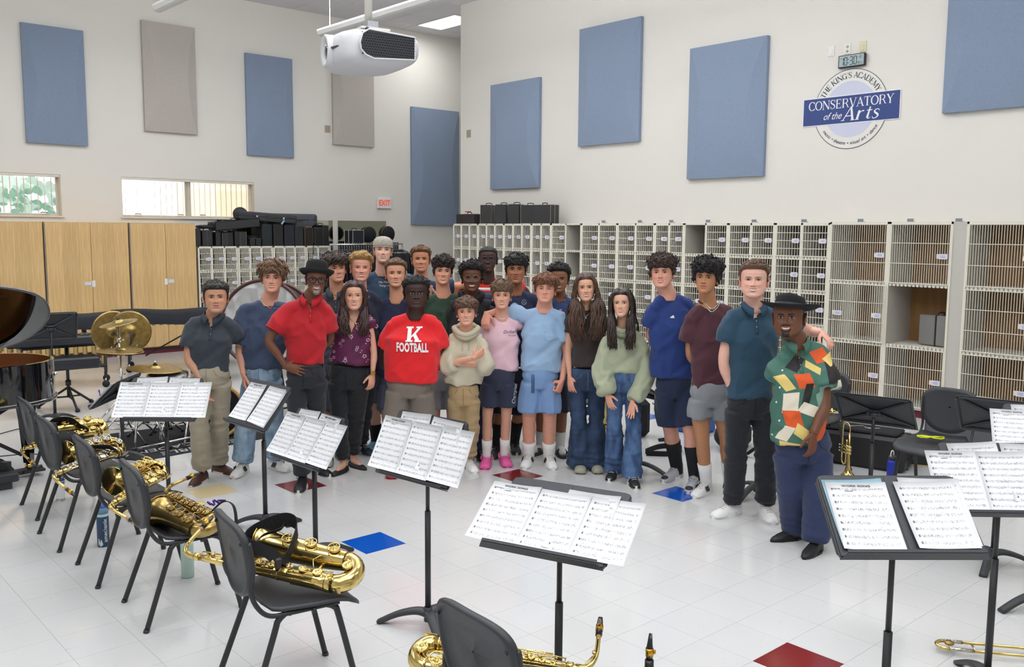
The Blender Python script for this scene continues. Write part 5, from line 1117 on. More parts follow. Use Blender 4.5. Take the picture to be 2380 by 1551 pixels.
for i, (x, w_, h_, d, tr) in enumerate(((7.56, .2, .38, 'tall dark green-black case', None), (7.78, .19, .385, 'tall plain black case', None), (8.0, .2, .375, 'tall navy-black case', None), (8.2, .17, .36, 'upright black case under the grey soft case', None), (8.38, .18, .32, 'brown-edged upright case', '8a6a3c'), (8.58, .18, .33, 'upright black case with a side handle', None), (8.745, .13, .38, 'tall narrow case', None))):
    hardcase(d+' on the left lockers', (x, 15.2, lw), R0.uniform(-.08, .08), w_, .42, h_, ['182024', '1c1b1d', '171b28', '212123', '1c1a18', '17181b', '16171a'][i], tr, 2, 'side' if i == 5 else 'top', group=CL)
f = MB(); f.box((0, 0, 0), (.01, .008, .2), BLACKCL); o = f.obj('hanging_strap', None, loc=(8.44, 14.93, 1.70)); o['label'] = 'black strap hanging over the front of the left lockers'; o['category'] = 'strap'
# things on top of the upright cases
hardcase('flat black case lying over the slim cases, nearest the cabinets', (6.62, 15.2, lw+.305), .05, .42, .28, .05, '1d1e21', group=CL)
hardcase('wide flat black case tilted on the slim cases', (7.03, 15.15, lw+.30), -.1, .80, .34, .15, '232427', '3a3a3c', 2, rot=(0, -.1, -.06), group=CL)
def shaped(label, loc, rz, pts, h_, m, rot=None):
    t = thing('instrument_case', label, 'case', loc, rz, CL, rot); f = MB(); k = len(pts); c = np.mean(pts, 0); V = []
    for z, s_ in ((0, .94), (.15, 1), (.85, 1), (1, .93)): V += [(c[0]+(x-c[0])*s_, c[1]+(y-c[1])*s_, z*h_) for x, y in pts]
    f.add(V, [tuple(range(k))[::-1], tuple(range(3*k, 4*k))]+[(r_*k+i, r_*k+(i+1) % k, (r_+1)*k+(i+1) % k, (r_+1)*k+i) for r_ in range(3) for i in range(k)], m); f.obj('shell', t)
    f = MB(); f.tube([(x, y, h_*.5) for x, y in pts], .006, 4, mat('seam_black', '0d0d0f', .5), closed=True); f.obj('seam', t)
    f = MB(); x = pts[:, 0].min() if hasattr(pts, 'min') else c[0]; f.tube(catmull([(c[0]-.07, min(p[1] for p in pts), h_*.45), (c[0]-.06, min(p[1] for p in pts)-.035, h_*.45), (c[0]+.06, min(p[1] for p in pts)-.035, h_*.45), (c[0]+.07, min(p[1] for p in pts), h_*.45)], 3), .009, 6, BLACKPL); f.obj('handle', t)
    f = MB()
    for sx in (-.25, .25): f.box((c[0]+sx, min(p[1] for p in pts)-.002, h_*.5), (.03, .008, .035), CHROME, bev=.002)
    f.obj('latch', t); return t
shaped('long sculpted grey-black tenor saxophone case on top of the pile', (7.62, 15.15, lw+.43), -.05, np.array([(-.55, -.12), (.5, -.16), (.56, -.06), (.56, .1), (.45, .15), (-.3, .16), (-.5, .13), (-.6, .0)]), .15, mat('case_charcoal', '34353a', .5, bump=.3, bscale=400), rot=(0, .06, -.05))
t = thing('instrument_case', 'raised bell end of the long sculpted case on top of the pile', 'case', (7.16, 15.2, lw+.53), 0, CL); f = MB(); f.ball((0, 0, .03), (.13, .12, .12), 10, MATS['case_charcoal']); f.obj('bell_cover', t)
shaped('large soft grey case behind the sculpted case on the left lockers', (8.2, 15.32, lw+.36), 0, np.array([(-.5, -.12), (.42, -.12), (.55, .0), (.5, .12), (-.5, .12)]), .22, mat('case_soft_grey', '55575f', .8, bump=.4, bscale=200))
f = MB(); f.box((0, 0, 0), (.03, .004, .09), mat('luggage_tag', '8fb8d4', .5), rot=rotm(0, .7, 0)); o = f.obj('luggage_tag', None, loc=(7.86, 14.97, lw+.42)); o['label'] = 'pale blue luggage tag hanging from the sculpted case'; o['category'] = 'tag'
f = MB(); f.tube([(0, 0, 0), (.02, 0, -.16)], .004, 4, BLACKPL); 
# rack with jackets
t = thing('coat_rail', 'chrome coat rail beside the left lockers', 'coat rail', (9.2, 14.3, 0)); f = MB(); f.tube([(-.78, 0, 1.78), (.78, 0, 1.78)], .014, 8, CHROME)
f.obj('top_bar', t)
for sx in (-1, 1):
    f = MB(); f.tube([(sx*.78, 0, .08), (sx*.78, 0, 1.80)], .014, 8, CHROME); f.obj('post', t); f = MB(); f.tube([(sx*.78, -.25, .07), (sx*.78, .25, .07)], .016, 8, CHROME); f.obj('foot', t)
jm = mat('jacket_black', '15161c', .85, bump=.3, bscale=200); jt = mat('jacket_trim', 'b9bcc2', .6)
jr = None
for i in range(30):
    x = 9.2-.74+i*.051
    if jr is None:
        jr = thing('concert_jacket', 'black concert jacket on a silver hanger, one of a tight row on the coat rail', 'jacket', (x, 14.3, 1.78), .3, 'black concert jackets on the coat rail')
        f = MB(); P_ = [(0, .0, -.10), (0, .0, -.14), (0, .0, -.22), (0, 0, -.5), (0, .0, -.9)]; f.tube(P_, [(.012, .06), (.022, .17), (.027, .23), (.025, .21), (.03, .23)], 12, jm, xs=(1, 0, 0)); f.obj('jacket_body', jr)
        for s_ in (-1, 1): f = MB(); f.tube([(0, s_*.2, -.18), (-.01, s_*.25, -.42), (0, s_*.235, -.72)], [(.02, .05), (.02, .05), (.02, .04)], 8, jm, xs=(1, 0, 0)); f.obj('sleeve', jr)
        f = MB(); f.tube([(-.028, -.19, -.165), (-.03, -.07, -.12), (-.03, -.03, -.2)], .004, 4, jt); f.obj('piping', jr)
        f = MB(); f.tube(catmull([(0, 0, -.10), (0, 0, -.03), (0, .018, .005), (0, 0, .03), (0, -.018, .01)], 4), .003, 5, CHROME); f.tube([(0, -.19, -.16), (0, 0, -.095), (0, .19, -.16)], .005, 5, CHROME); f.obj('hanger', jr)
    else: dup(jr, (x, 14.3, 1.78), R0.uniform(.1, .5))
for i, (x, z, r_) in enumerate(((9.50, 1.96, .15), (9.93, 1.97, .15))):
    t = thing('round_case', 'round black cymbal bag above the coat rail, '+('left of the two' if i == 0 else 'beside the grey cap'), 'case', (x, 14.75, 0)); f = MB(); f.lathe([(0, -.09), (r_*.9, -.085), (r_, -.05), (r_, .05), (r_*.9, .085), (0, .09)], 28, BLACKCL, (0, 0, z), rotm(pi/2, 0, .5*(i-.5))); f.obj('bag', t); f = MB(); f.tube([(r_*cos(a), -.05+0*a, z+r_*sin(a)) for a in np.linspace(0, pi, 13)], .006, 5, mat('zip_gold', '8a744a', .5, .5)); f.obj('zip', t); f = MB(); f.box((0, 0, z/2-r_/2), (.35, .3, z-r_-.02), mat('shelf_dark', '2a2a2e', .8)); f.obj('support', t)
hardcase('upright case with a white frame above the coat rail', (9.2, 14.75, 1.78), 0, .24, .3, .26, '1b1e26', 'd9d7cf', 1)
f = MB(); f.box((9.2, 14.8, .88), (.4, .34, 1.76), mat('shelf_dark', '2a2a2e')); o = f.obj('storage_box'); o['label'] = 'dark storage cupboard behind the coat rail'; o['category'] = 'cupboard'
# ================================================================ RIGHT SIDE CLUTTER
hardcase('long black instrument case with silver script on its lid', (7.62, 3.92, 0), radians(-78), .95, .36, .30, '17171a', None, 2, 'side', r=.03)
t = thing('case_pouch', 'zipped pouch with a silver script on the long black case', 'pouch', (7.62, 3.92, .302), radians(-78)); f = MB(); f.box((0, 0, .012), (.8, .3, .03), BLACKCL, bev=.012); f.obj('pouch_lid', t); f = MB(); f.tube(catmull([(-.2, -.05, .03), (-.1, .03, .03), (-.02, -.04, .03), (.06, .04, .03), (.12, -.03, .03), (.22, .02, .03)], 5), .004, 4, CHROME); f.obj('script', t); f = MB(); f.tube([(-.39, -.14, .02), (.39, -.14, .02)], .004, 4, mat('zip_grey', '5a5b60', .5)); f.obj('zip', t)
hardcase('small black case with gold clasps under the chair with yellow glasses', (8.05, 3.55, 0), radians(-60), .42, .26, .22, '141416', 'b59a5a', 2, group=None)
t = thing('clasp', 'x', 'x') if False else None
t = thing('laptop_case', 'open grey hard case lying behind the chair with yellow glasses', 'case', (8.35, 3.15, 0), radians(-75)); f = MB(); f.box((0, 0, .05), (.95, .42, .1), mat('case_slate', '3a3c42', .5), bev=.02); f.obj('tray', t); f = MB(); f.box((0, .32, .22), (.95, .06, .40), MATS['case_slate'], rot=rotm(-.4, 0, 0), bev=.02); f.obj('lid', t); f = MB()
for x in (-.35, 0, .35): f.box((x, -.215, .06), (.06, .02, .04), BLACKPL, bev=.004)
f.obj('clips', t)
# trumpets
def trumpet(label, M):
    t = thing('trumpet', label, 'trumpet'); B_ = BRASS; f = MB(); pr = [(.06, 0), (.045, .012), (.028, .04), (.018, .08), (.012, .14), (.008, .22), (.006, .36)]; f.lathe(pr, 24, B_, (0, 0, 0)); f.obj('bell', t)
    f = MB(); f.tube(catmull([(0, 0, .34), (0, 0, .40), (.02, 0, .435), (.05, 0, .44), (.075, 0, .42), (.08, 0, .38), (.08, 0, .2)], 4), .006, 8, B_); f.tube(catmull([(.08, 0, .2), (.08, 0, .12), (.065, 0, .09), (.05, 0, .09), (.035, 0, .12), (.03, 0, .30)], 4), .006, 8, B_); f.obj('tubing', t)
    for i in range(3):
        f = MB(); f.tube([(-.02, 0, .19+.026*i), (.085, 0, .19+.026*i)], .0105, 12, B_); f.tube([(.085, 0, .19+.026*i), (.11, 0, .19+.026*i)], .004, 8, NICKEL); f.lathe([(.008, 0), (.008, .004), (0, .005)], 10, NICKEL, (.11, 0, .19+.026*i), rotm(0, pi/2)); f.obj('valve', t)
    f = MB(); f.tube([(.08, .0, .36), (.08, 0, .50)], .005, 8, NICKEL); f.lathe([(.005, 0), (.006, .03), (.0135, .045), (.014, .055), (.008, .05)], 14, NICKEL, (.08, 0, .50)); f.obj('mouthpiece', t)
    t.matrix_world = M; return t
trumpet('trumpet standing bell-down beside the long black case', Matrix.Translation((7.05, 3.66, .03)) @ Matrix.Rotation(radians(70), 4, 'Z'))
trumpet('trumpet lying on the chair behind the patterned shirt', Matrix.Translation((7.16, 4.16, .50)) @ Matrix.Rotation(radians(-60), 4, 'Z') @ Matrix.Rotation(radians(88), 4, 'Y'))
t = thing('trumpet_stand', 'small black peg stand holding the upright trumpet', 'stand', (7.05, 3.66, 0)); f = MB(); f.tube([(0, 0, 0), (0, 0, .18)], .008, 8, BLACKPL)
for a in (0, 2.1, 4.2): f.tube([(0, 0, .02), (.11*cos(a), .11*sin(a), .006)], .007, 6, BLACKPL)
f.obj('peg', t)
t = thing('water_bottle', 'blue water bottle with a black cap and white loop under the far chair', 'bottle', (7.25, 3.38, 0)); f = MB(); f.lathe([(.038, 0), (.042, .006), (.042, .17), (.036, .185)], 22, mat('bottle_blue', '2438b0', .35)); f.obj('bottle_body', t); f = MB(); f.lathe([(.037, .183), (.037, .215), (.02, .225), (0, .226)], 20, BLACKPL); f.obj('cap', t); f = MB(); f.tube([(-.012+.026*cos(a), 0, .235+.03*sin(a)) for a in np.linspace(0, 2*pi, 17)[:-1]], .005, 6, WHITE, closed=True); f.obj('carry_loop', t)
t = thing('sunglasses', 'folded bright yellow glasses on the black chair seat', 'glasses', (7.01, 2.98, .473), radians(-62)); YL = mat('neon_yellow', 'd8e010', .35); f = MB()
for s_ in (-1, 1): f.tube([(s_*.033+.03*cos(a), .022*sin(a), .006) for a in np.linspace(0, 2*pi, 19)[:-1]], .0035, 6, YL, closed=True)
f.tube([(-.006, .004, .008), (.006, .004, .008)], .0035, 6, YL); f.obj('frame', t); f = MB(); f.tube([(-.064, .01, .008), (.05, -.022, .004)], .0032, 6, YL); f.tube([(.064, .01, .01), (-.05, -.03, .007)], .0032, 6, YL); f.obj('temples', t); t.scale = (1.5, 1.7, 1.5)
# trombone slide on the floor
t = thing('trombone', 'gold trombone on the floor at the lower right corner, slide end in view', 'trombone', (4.5, 1.72, .03)); ux = np.array([4.66-4.395, 1.40-1.76, 0]); ux = nrm(ux); vx = np.array([-ux[1], ux[0], 0]); W = lambda a, b_, z=.0: ux*a+vx*b_+np.array([0, 0, z])
o_ = np.array([4.395-4.5, 1.77-1.72, 0]); f = MB(); bow = [W(.05-.05*sin(a)*1.0, -.045*cos(a), 0)+o_+W(.0, .045) for a in np.linspace(0, pi, 13)]; f.tube(bow, .0085, 10, BRASS); f.tube([W(.05, .0)+o_, W(.16, 0)+o_], .009, 10, NICKEL); f.tube([W(.05, .09)+o_, W(.13, .09)+o_], .009, 10, NICKEL); f.obj('slide_bow', t)
f = MB(); f.tube([W(.13, .09)+o_, W(.9, .09)+o_], .0075, 10, BRASS); f.tube([W(.16, 0)+o_, W(.9, .0)+o_], .0075, 10, BRASS); f.obj('slide_tubes', t)
for q in (.06, .17, .42): f = MB(); f.tube([W(q, 0)+o_, W(q, .09)+o_], .0055, 8, NICKEL); f.obj('brace', t)
f = MB(); f.lathe([(.022, 0), (.023, .008), (.018, .014), (0, .015)], 20, CYM2, W(.06, .05, .004)+o_); f.obj('counterweight', t)
f = MB(); f.lathe([(.012, 0), (.02, .3), (.06, .5), (.11, .56)], 24, BRASS, W(.7, -.1, .05)+o_, np.stack([vx, (0, 0, 1), ux], 1)); f.obj('bell', t)
# clarinet at the bottom edge
t = thing('clarinet', 'black clarinet upright at the bottom edge, only its mouthpiece in view', 'clarinet', (2.378, 1.93, 0)); f = MB(); f.lathe([(.035, .02), (.022, .06), (.0145, .12), (.0135, .50)], 18, CORK); f.obj('body', t); f = MB(); f.lathe([(.0155, .50), (.0165, .53), (.0155, .56)], 16, CORK); f.obj('barrel', t); f = MB(); f.tube([(0, 0, .555), (0, 0, .60), (.004, .002, .622), (.009, .004, .652)], [(.0125, .0125), (.0125, .012), (.010, .007), (.007, .0022)], 14, CORK); f.obj('mouthpiece', t); f = MB(); f.tube([(0, 0, .575), (0, 0, .602)], .0142, 14, LIG); f.box((.01, -.012, .59), (.01, .008, .012), LIG); f.obj('ligature', t)
f = MB()
for i in range(7): f.tube([(.014, -.004, .15+.045*i), (.014, -.004, .17+.045*i)], .004, 6, NICKEL)
f.obj('keys', t); t2 = thing('clarinet_peg', 'black peg holding the clarinet at the bottom edge', 'stand', (2.378, 1.93, 0)); f = MB(); f.lathe([(.09, 0), (.09, .012), (.02, .02), (.012, .1)], 16, BLACKPL); f.obj('base', t2)
# bags behind the group on the right
t = thing('gig_bag', 'black padded gig bag on the floor behind the maroon-shirted boy', 'bag', (7.25, 4.95, 0), .4); f = MB(); f.ball((0, 0, .13), (.3, .16, .13), 10, BLACKCL); f.box((0, -.14, .12), (.3, .04, .16), BLACKCL, bev=.015); f.obj('bag_body', t); f = MB(); ribbon(f, [(-.3, -.2, .02), (-.35, -.3, .12), (-.2, -.35, .2), (-.05, -.2, .22)], .04, BLACKCL, (.3, 1.2)); f.obj('shoulder_strap', t)
t = thing('gig_bag', 'black backpack against the chair legs behind the sage hoodie', 'bag', (6.95, 5.85, 0), -.5); f = MB(); f.box((0, 0, .2), (.16, .28, .38), BLACKCL, bev=.05); f.obj('bag_body', t); f = MB(); ribbon(f, [(.1, -.1, .35), (.2, -.2, .25), (.25, -.25, .05), (.1, -.28, .01)], .04, BLACKCL, (.2, 1.0)); f.obj('shoulder_strap', t)
t = thing('loose_strap', 'black webbing strap lying on the floor behind the grey high-tops', 'strap', (6.55, 5.2, 0)); f = MB(); ribbon(f, [(-.2, .05, .03), (-.05, -.1, .03), (.15, -.08, .03), (.25, .05, .03), (.1, .14, .03), (-.15, .1, .03)], .05, BLACKCL, (pi/2, pi/2)); f.obj('webbing', t)
t = thing('storage_tub', 'dark blue plastic tub behind the bright blue shorts', 'tub', (7.55, 5.6, 0)); f = MB(); f.box((0, 0, .13), (.3, .3, .26), mat('tub_blue', '1d4f96', .4), bev=.02, taper=1); f.obj('tub_body', t)
a4 = dup(two, label='saxophone glimpsed upright between the two long-haired girls'); a4.matrix_world = Matrix.Translation((6.78, 6.1, .62)) @ Matrix.Rotation(radians(120), 4, 'Z') @ Matrix.Rotation(radians(90), 4, 'Y')
t = thing('amplifier', 'black keyboard amplifier behind the girl in flared jeans', 'amplifier', (6.75, 7.1, 0), -YAW); f = MB(); f.box((0, 0, .24), (.42, .3, .46), BLACKCL, bev=.015); f.obj('cabinet', t); f = MB(); f.box((0, -.155, .2), (.36, .01, .3), mat('amp_front', '202125', .8)); f.box((0, -.155, .41), (.36, .012, .05), BLACKMET); f.obj('front_grille', t)
# ================================================================ PEOPLE: builders
HV = np.array([sin(YAW), cos(YAW), 0]); RV = np.array([cos(YAW), -sin(YAW), 0]); EYEV = np.array([0, 0, EYE])
_fn, _rn, _un = np.array(_f), np.array(_rr), np.array(_uu)
def ray(u, v): return _fn+(u-1190)/FPX*_rn-(v-775.5)/FPX*_un
def onfloor(u, v): r = ray(u, v); return EYEV-r*EYE/r[2]
JOBS = []
def fuse(mb, voxel, it, done):
    """voxel-unites a set of closed shapes into one skin; done(V, N, F) receives the result"""
    me = mb.mesh('tmp'); o = bpy.data.objects.new('tmp', me); COL.objects.link(o)
    r = o.modifiers.new('r', 'REMESH'); r.mode = 'VOXEL'; r.voxel_size = voxel
    if it: s_ = o.modifiers.new('s', 'SMOOTH'); s_.factor = .5; s_.iterations = it
    JOBS.append((o, done))
def run_jobs():
    bpy.context.view_layer.update(); dg = bpy.context.evaluated_depsgraph_get(); out = []
    for o, done in JOBS:
        e = o.evaluated_get(dg); me = e.to_mesh(); n = len(me.vertices); V = np.empty(n*3); me.vertices.foreach_get('co', V); V = V.reshape(-1, 3)
        N = np.empty(n*3); me.vertices.foreach_get('normal', N); N = N.reshape(-1, 3)
        m_ = len(me.polygons); lt = np.empty(m_, int); me.polygons.foreach_get('loop_total', lt); li = np.empty(len(me.loops), int); me.loops.foreach_get('vertex_index', li)
        F = [tuple(q) for q in li.reshape(-1, 4)] if (lt == 4).all() else [tuple(p.vertices) for p in me.polygons]
        e.to_mesh_clear(); out.append((V, N, F, done))
    for o, _ in JOBS: me = o.data; bpy.data.objects.remove(o); bpy.data.meshes.remove(me)
    JOBS.clear()
    for V, N, F, done in out: done(V, N, F)
def vn(P, f, seed, st=(1, 1, 1)):
    r = np.random.RandomState(seed); o = 0; Q = P*np.array(st)*f
    for k in range(5):
        d = r.normal(size=3); d /= np.linalg.norm(d); d2 = r.normal(size=3)
        o = o+np.sin(Q@d*(1+.35*k)+r.uniform(0, 6)+1.2*np.sin(Q@d2*.6+r.uniform(0, 6)))
    return o/3
def sst(a, b, x): t = np.clip((x-a)/(b-a), 0, 1); return t*t*(3-2*t)
# ---- head
TT = np.array([-1, -.97, -.92, -.84, -.7, -.55, -.4, -.2, 0, .2, .4, .55, .7, .82, .92, .98, 1])
TW = np.array([0, .016, .028, .040, .050, .057, .062, .0665, .0695, .072, .0735, .0725, .066, .054, .037, .018, 0])
TF = np.array([.062, .078, .085, .088, .086, .086, .086, .085, .083, .087, .089, .085, .076, .060, .040, .018, 0])
TBk = np.array([-.05, -.03, -.01, .01, .03, .05, .065, .080, .092, .102, .107, .106, .097, .080, .056, .028, 0])
def feat(x, z, P):
    t = z/.1125; g = lambda a, s_: np.exp(-(a/s_)**2); ax = np.abs(x); nw = P.get('nose', 1)
    A = np.interp(t, [-.36, -.335, -.29, -.22, -.1, .02, .12], [0, .008, .0205, .0205, .0135, .007, .001]); sx = np.interp(t, [-.33, -.25, -.1, .1], [.0125*nw, .0112*nw, .0085, .0075])
    d = A*g(x, sx)+.0085*g(ax-.0135*nw, .0055)*g(t+.285, .055)
    d += -.0095*g(ax-.031, .016)*g(t-.03, .11)+.0045*g(ax-.031, .012)*g(t-.025, .055)-.003*g(ax-.014, .006)*g(t-.05, .09)
    d += .004*g(ax-.028, .02)*g(t-.17, .06)
    sm = P.get('smile', 1)
    d += .0055*sm*g(ax-.038, .015)*g(t+.24, .13)-.0022*sm*g(ax-.029-.02*np.clip(-t-.3, 0, 1), .004)*g(t+.42, .1)
    d += .004*g(x, .03)*g(t+.5, .17)
    z0 = -.0585+.0040*sm*(x/.025)**2
    d += .004*g(x, .02)*g(z-z0-.0065, .0036)+.0045*g(x, .017)*g(z-z0+.0078, .0045)-.0035*g(x, .024)*g(z-z0, .0032)
    d += .0045*g(x, .016)*g(t+.84, .1)-.003*g(x, .02)*g(t+.7, .045)
    return d
def base_y(x, z, P, n=2.3):
    t = z/.1125; W = np.interp(t, TT, TW)*1.07*P.get('w', 1)*(1+P.get('jaw', 0)*sst(-.1, -.6, t)); F_ = np.interp(t, TT, TF); B = np.interp(t, TT, TBk)
    cy, hd = (B-F_)/2, (F_+B)/2
    return cy-hd*np.clip(1-(np.abs(x)/np.maximum(W, 1e-4))**n, 0, 1)**(1/n)
def head_grid(nr, nc, warp=.42, fine=True):
    if fine: t = np.concatenate([np.linspace(-1, -.72, 16)[:-1], np.linspace(-.72, .28, 70)[:-1], np.linspace(.28, .9, 22)[:-1], np.linspace(.9, 1, 9)])
    else: t = np.concatenate([np.linspace(-1, .85, nr-8), 1-.15*(1-np.linspace(0, 1, 9)[1:])**1.6])
    th = np.arange(nc)/nc*2*pi; a = th-warp*np.sin(th); return t, a
def head_pts(t, a, P, n=2.3):
    W = np.interp(t, TT, TW)*1.07*P.get('w', 1)*(1+P.get('jaw', 0)*sst(-.1, -.6, t)); F_ = np.interp(t, TT, TF); B = np.interp(t, TT, TBk)
    cy, hd = (B-F_)/2, (F_+B)/2; c, s_ = np.cos(a), np.sin(a)
    X = W[:, None]*(np.sign(s_)*np.abs(s_)**(2/n))[None]; Y = cy[:, None]-hd[:, None]*(np.sign(c)*np.abs(c)**(2/n))[None]; Z = np.repeat(t[:, None]*.1125, len(a), 1)
    return X, Y, Z
def mix(a, b, k): return a+(b-a)*k[..., None]
def lin3(h): return np.array(rgb(h)[:3])
def head_mesh(P, skin):
    mb = MB(); t, a = head_grid(0, 92); X, Y, Z = head_pts(t, a, P); n, c = X.shape
    fr = sst(.1, .6, np.cos(a))[None]; Y = Y-feat(X, Z, P)*fr
    V = np.stack([X, Y, Z], -1).reshape(-1, 3)
    # colours
    sk = lin3(skin); C = np.tile(sk, (n*c, 1)); x, y, z = V.T; tt = z/.1125; g = lambda q, s_: np.exp(-(q/s_)**2); front = np.repeat(fr, n, 0).reshape(-1)
    blush = (g(np.abs(x)-.04, .018)*g(tt+.2, .16)+.8*g(x, .012)*g(tt+.26, .08))*front*P.get('blush', .35)
    C = mix(C, sk*np.array([1.02, .72, .68]), np.clip(blush*.65, 0, 1)); C = mix(C, sk*np.array([.72, .62, .6]), .5*g(np.abs(x)-.031, .017)*g(tt-.02, .09)*front)  # eye sockets darkened: shade put into the skin colour
    if P.get('beard'):
        bc, bs, kind = P['beard']; z0 = -.0585
        jaw = sst(-.28, -.5, tt-.25*sst(.035, .065, np.abs(x)))*sst(.12, -.02, y)
        must = g(z-z0-.0125, .0055)*sst(.028, .018, np.abs(x)); goat = sst(.026, .017, np.abs(x))*sst(-.6, -.68, tt)
        ringm = g(np.hypot(x/.9, (z-z0+.003)/1.0)-.026, .005)
        k = {'full': np.maximum(jaw, must), 'goatee': np.maximum(np.maximum(must, goat), ringm*sst(.0, -.01, z-z0-.008)), 'stubble': np.maximum(jaw, must)}[kind]
        C = mix(C, lin3(bc), np.clip(k*front*bs, 0, 1))
    sm = P.get('smile', 1); mw = P.get('mw', .0235); z0 = -.0585+.0040*sm*(x/.025)**2; dz = z-z0; u = np.clip(1-(x/mw)**2, 0, 1); gap = P.get('gap', .0052)*.8
    lips = (np.abs(x) < mw)*((dz < .0016+gap*u**.6*.55+.0062*u**.7) & (dz > -.0016-gap*u**.6-.0085*u**.8))*front
    C = mix(C, lin3(P.get('lip', 'b5685f')), lips*P.get('lipk', .75))
    inn = (np.abs(x) < mw*.82)*((dz < gap*u**.5*.6) & (dz > -gap*u**.5))*front
    if P.get('teeth', 1): C = mix(C, lin3('e2dad0'), inn*.95)
    line = (np.abs(x) < mw)*(np.abs(dz+(-gap*u**.5*.9 if P.get('teeth', 1) else 0)) < .0011)*front; C = mix(C, sk*.22, line*.55)
    nos = g(np.abs(x)-.0085, .0035)*g(tt+.325, .022)*front; C = mix(C, sk*.25, np.clip(nos, 0, 1)*.7)
    F = [(i*c+j, (i+1)*c+j, (i+1)*c+(j+1) % c, i*c+(j+1) % c) for i in range(n-1) for j in range(c)]
    mb.add(V, F, None, True, C)
    S = lambda x_, z_: base_y(x_, z_, P)-feat(x_, z_, P)
    EH = P.get('eye', .0044)*1.28
    for sd in (-1, 1):
        ex, ez = .031*sd, .0030; us = np.linspace(-1, 1, 11); v = []
        for k_, f_ in ((1, 1.0), (0, 0), (-1, -.7)):
            for u_ in us: zz = ez+f_*EH*(1-u_*u_)**.7+.0012*u_*sd*0; xx = ex+u_*.0155; v.append((xx, S(xx, zz)-.0013, zz))
        mb.add(v, [(i+11*r_, i+1+11*r_, i+12+11*r_, i+11+11*r_) for i in range(10) for r_ in (0, 1)], None, True, lin3('d0c9c2')*.62+sk*.3)
        for rad_, col, off in ((.0064, P.get('iris', '4a3524'), .0020), (.0027, '0b0b0c', .0026)):
            v = []; k = 14
            for q in range(k):
                an = 2*pi*q/k; xx = ex+.001*0+rad_*cos(an); u_ = (xx-ex)/.0155; hi = EH*max(1-u_*u_, 0)**.7*.98; zz = ez+min(max(rad_*sin(an), -hi*.7), hi); v.append((xx, S(xx, zz)-off, zz))
            mb.add(v, [tuple(range(k))], None, False, lin3(col))
        th_ = np.linspace(-1.08, 1.08, 10); L_ = [(ex+.0155*q, 0, ez+EH*max(1-q*q, 0)**.7+.0006) for q in th_]; L_ = [(p[0], S(p[0], p[2])-.0018, p[2]) for p in L_]
        mb.tube(L_, [.0004, .0011, .0014, .0015, .0015, .0015, .0015, .0014, .0011, .0004], 5, None, col=lin3(P.get('lash', '1d1512')))
        Lw = [(ex+.0155*q, 0, ez-.7*EH*max(1-q*q, 0)**.7-.0003) for q in th_]; Lw = [(p[0], S(p[0], p[2])-.0012, p[2]) for p in Lw]; mb.tube(Lw, .0006, 4, None, col=sk*.45)
        # brow
        if P.get('brow', '3a2a20'):
            bt = P.get('browt', .0030); B_ = []
            for q in np.linspace(0, 1, 8): xx = sd*(.0125+.036*q); zz = .0185+.0048*sin(q*2.3)-.003*q+P.get('browz', 0); B_.append((xx, S(xx, zz)-.0012, zz))
            mb.tube(B_, [(bt*k_, .0014) for k_ in (.7, 1, 1.05, 1, .9, .75, .5, .2)], 6, None, xs=(0, 0, 1), col=lin3(P.get('brow', '3a2a20')))
        # ear
        ec = np.array([sd*.0795*P.get('w', 1), .008, -.006]); Rm = (rotm(0, 0, sd*.7) @ rotm(0, sd*.12, 0))*1.15
        q = MB(); q.ball((0, .006, 0), (.0045, .016, .029), 8); mb.merge(q, Rm, ec)
        q = MB(); E_ = catmull([(sd*.004, -.006, -.02), (sd*.006, .002, -.03), (sd*.008, .012, -.022), (sd*.011, .021, 0), (sd*.011, .02, .018), (sd*.007, .008, .03), (sd*.003, -.006, .02), (0, -.009, .006)], 4); q.tube(E_, .0036, 6); mb.merge(q, Rm, ec)
        for i_ in (-1, -2): mb.c[i_][:] = sk*np.array([1.0, .82, .78]) if P.get('blush', .35) > .2 else sk
    return mb
def hair_line(a, st):
    d = np.degrees(np.abs((a+pi) % (2*pi)-pi)); L = {'short': [.52, .52, .46, .22, -.1, -.16, .16, -.02, -.36, -.5], 'fringe': [.30, .30, .28, .12, -.1, -.18, .1, -.1, -.45, -.58], 'high': [.6, .6, .54, .36, .0, -.08, .22, .1, -.28, -.42], 'long': [.62, .58, .5, .3, .02, -.35, -.55, -.7, -.8, -.85]}[st]
    return np.interp(d, [0, 30, 52, 68, 78, 88, 100, 118, 142, 180], L)
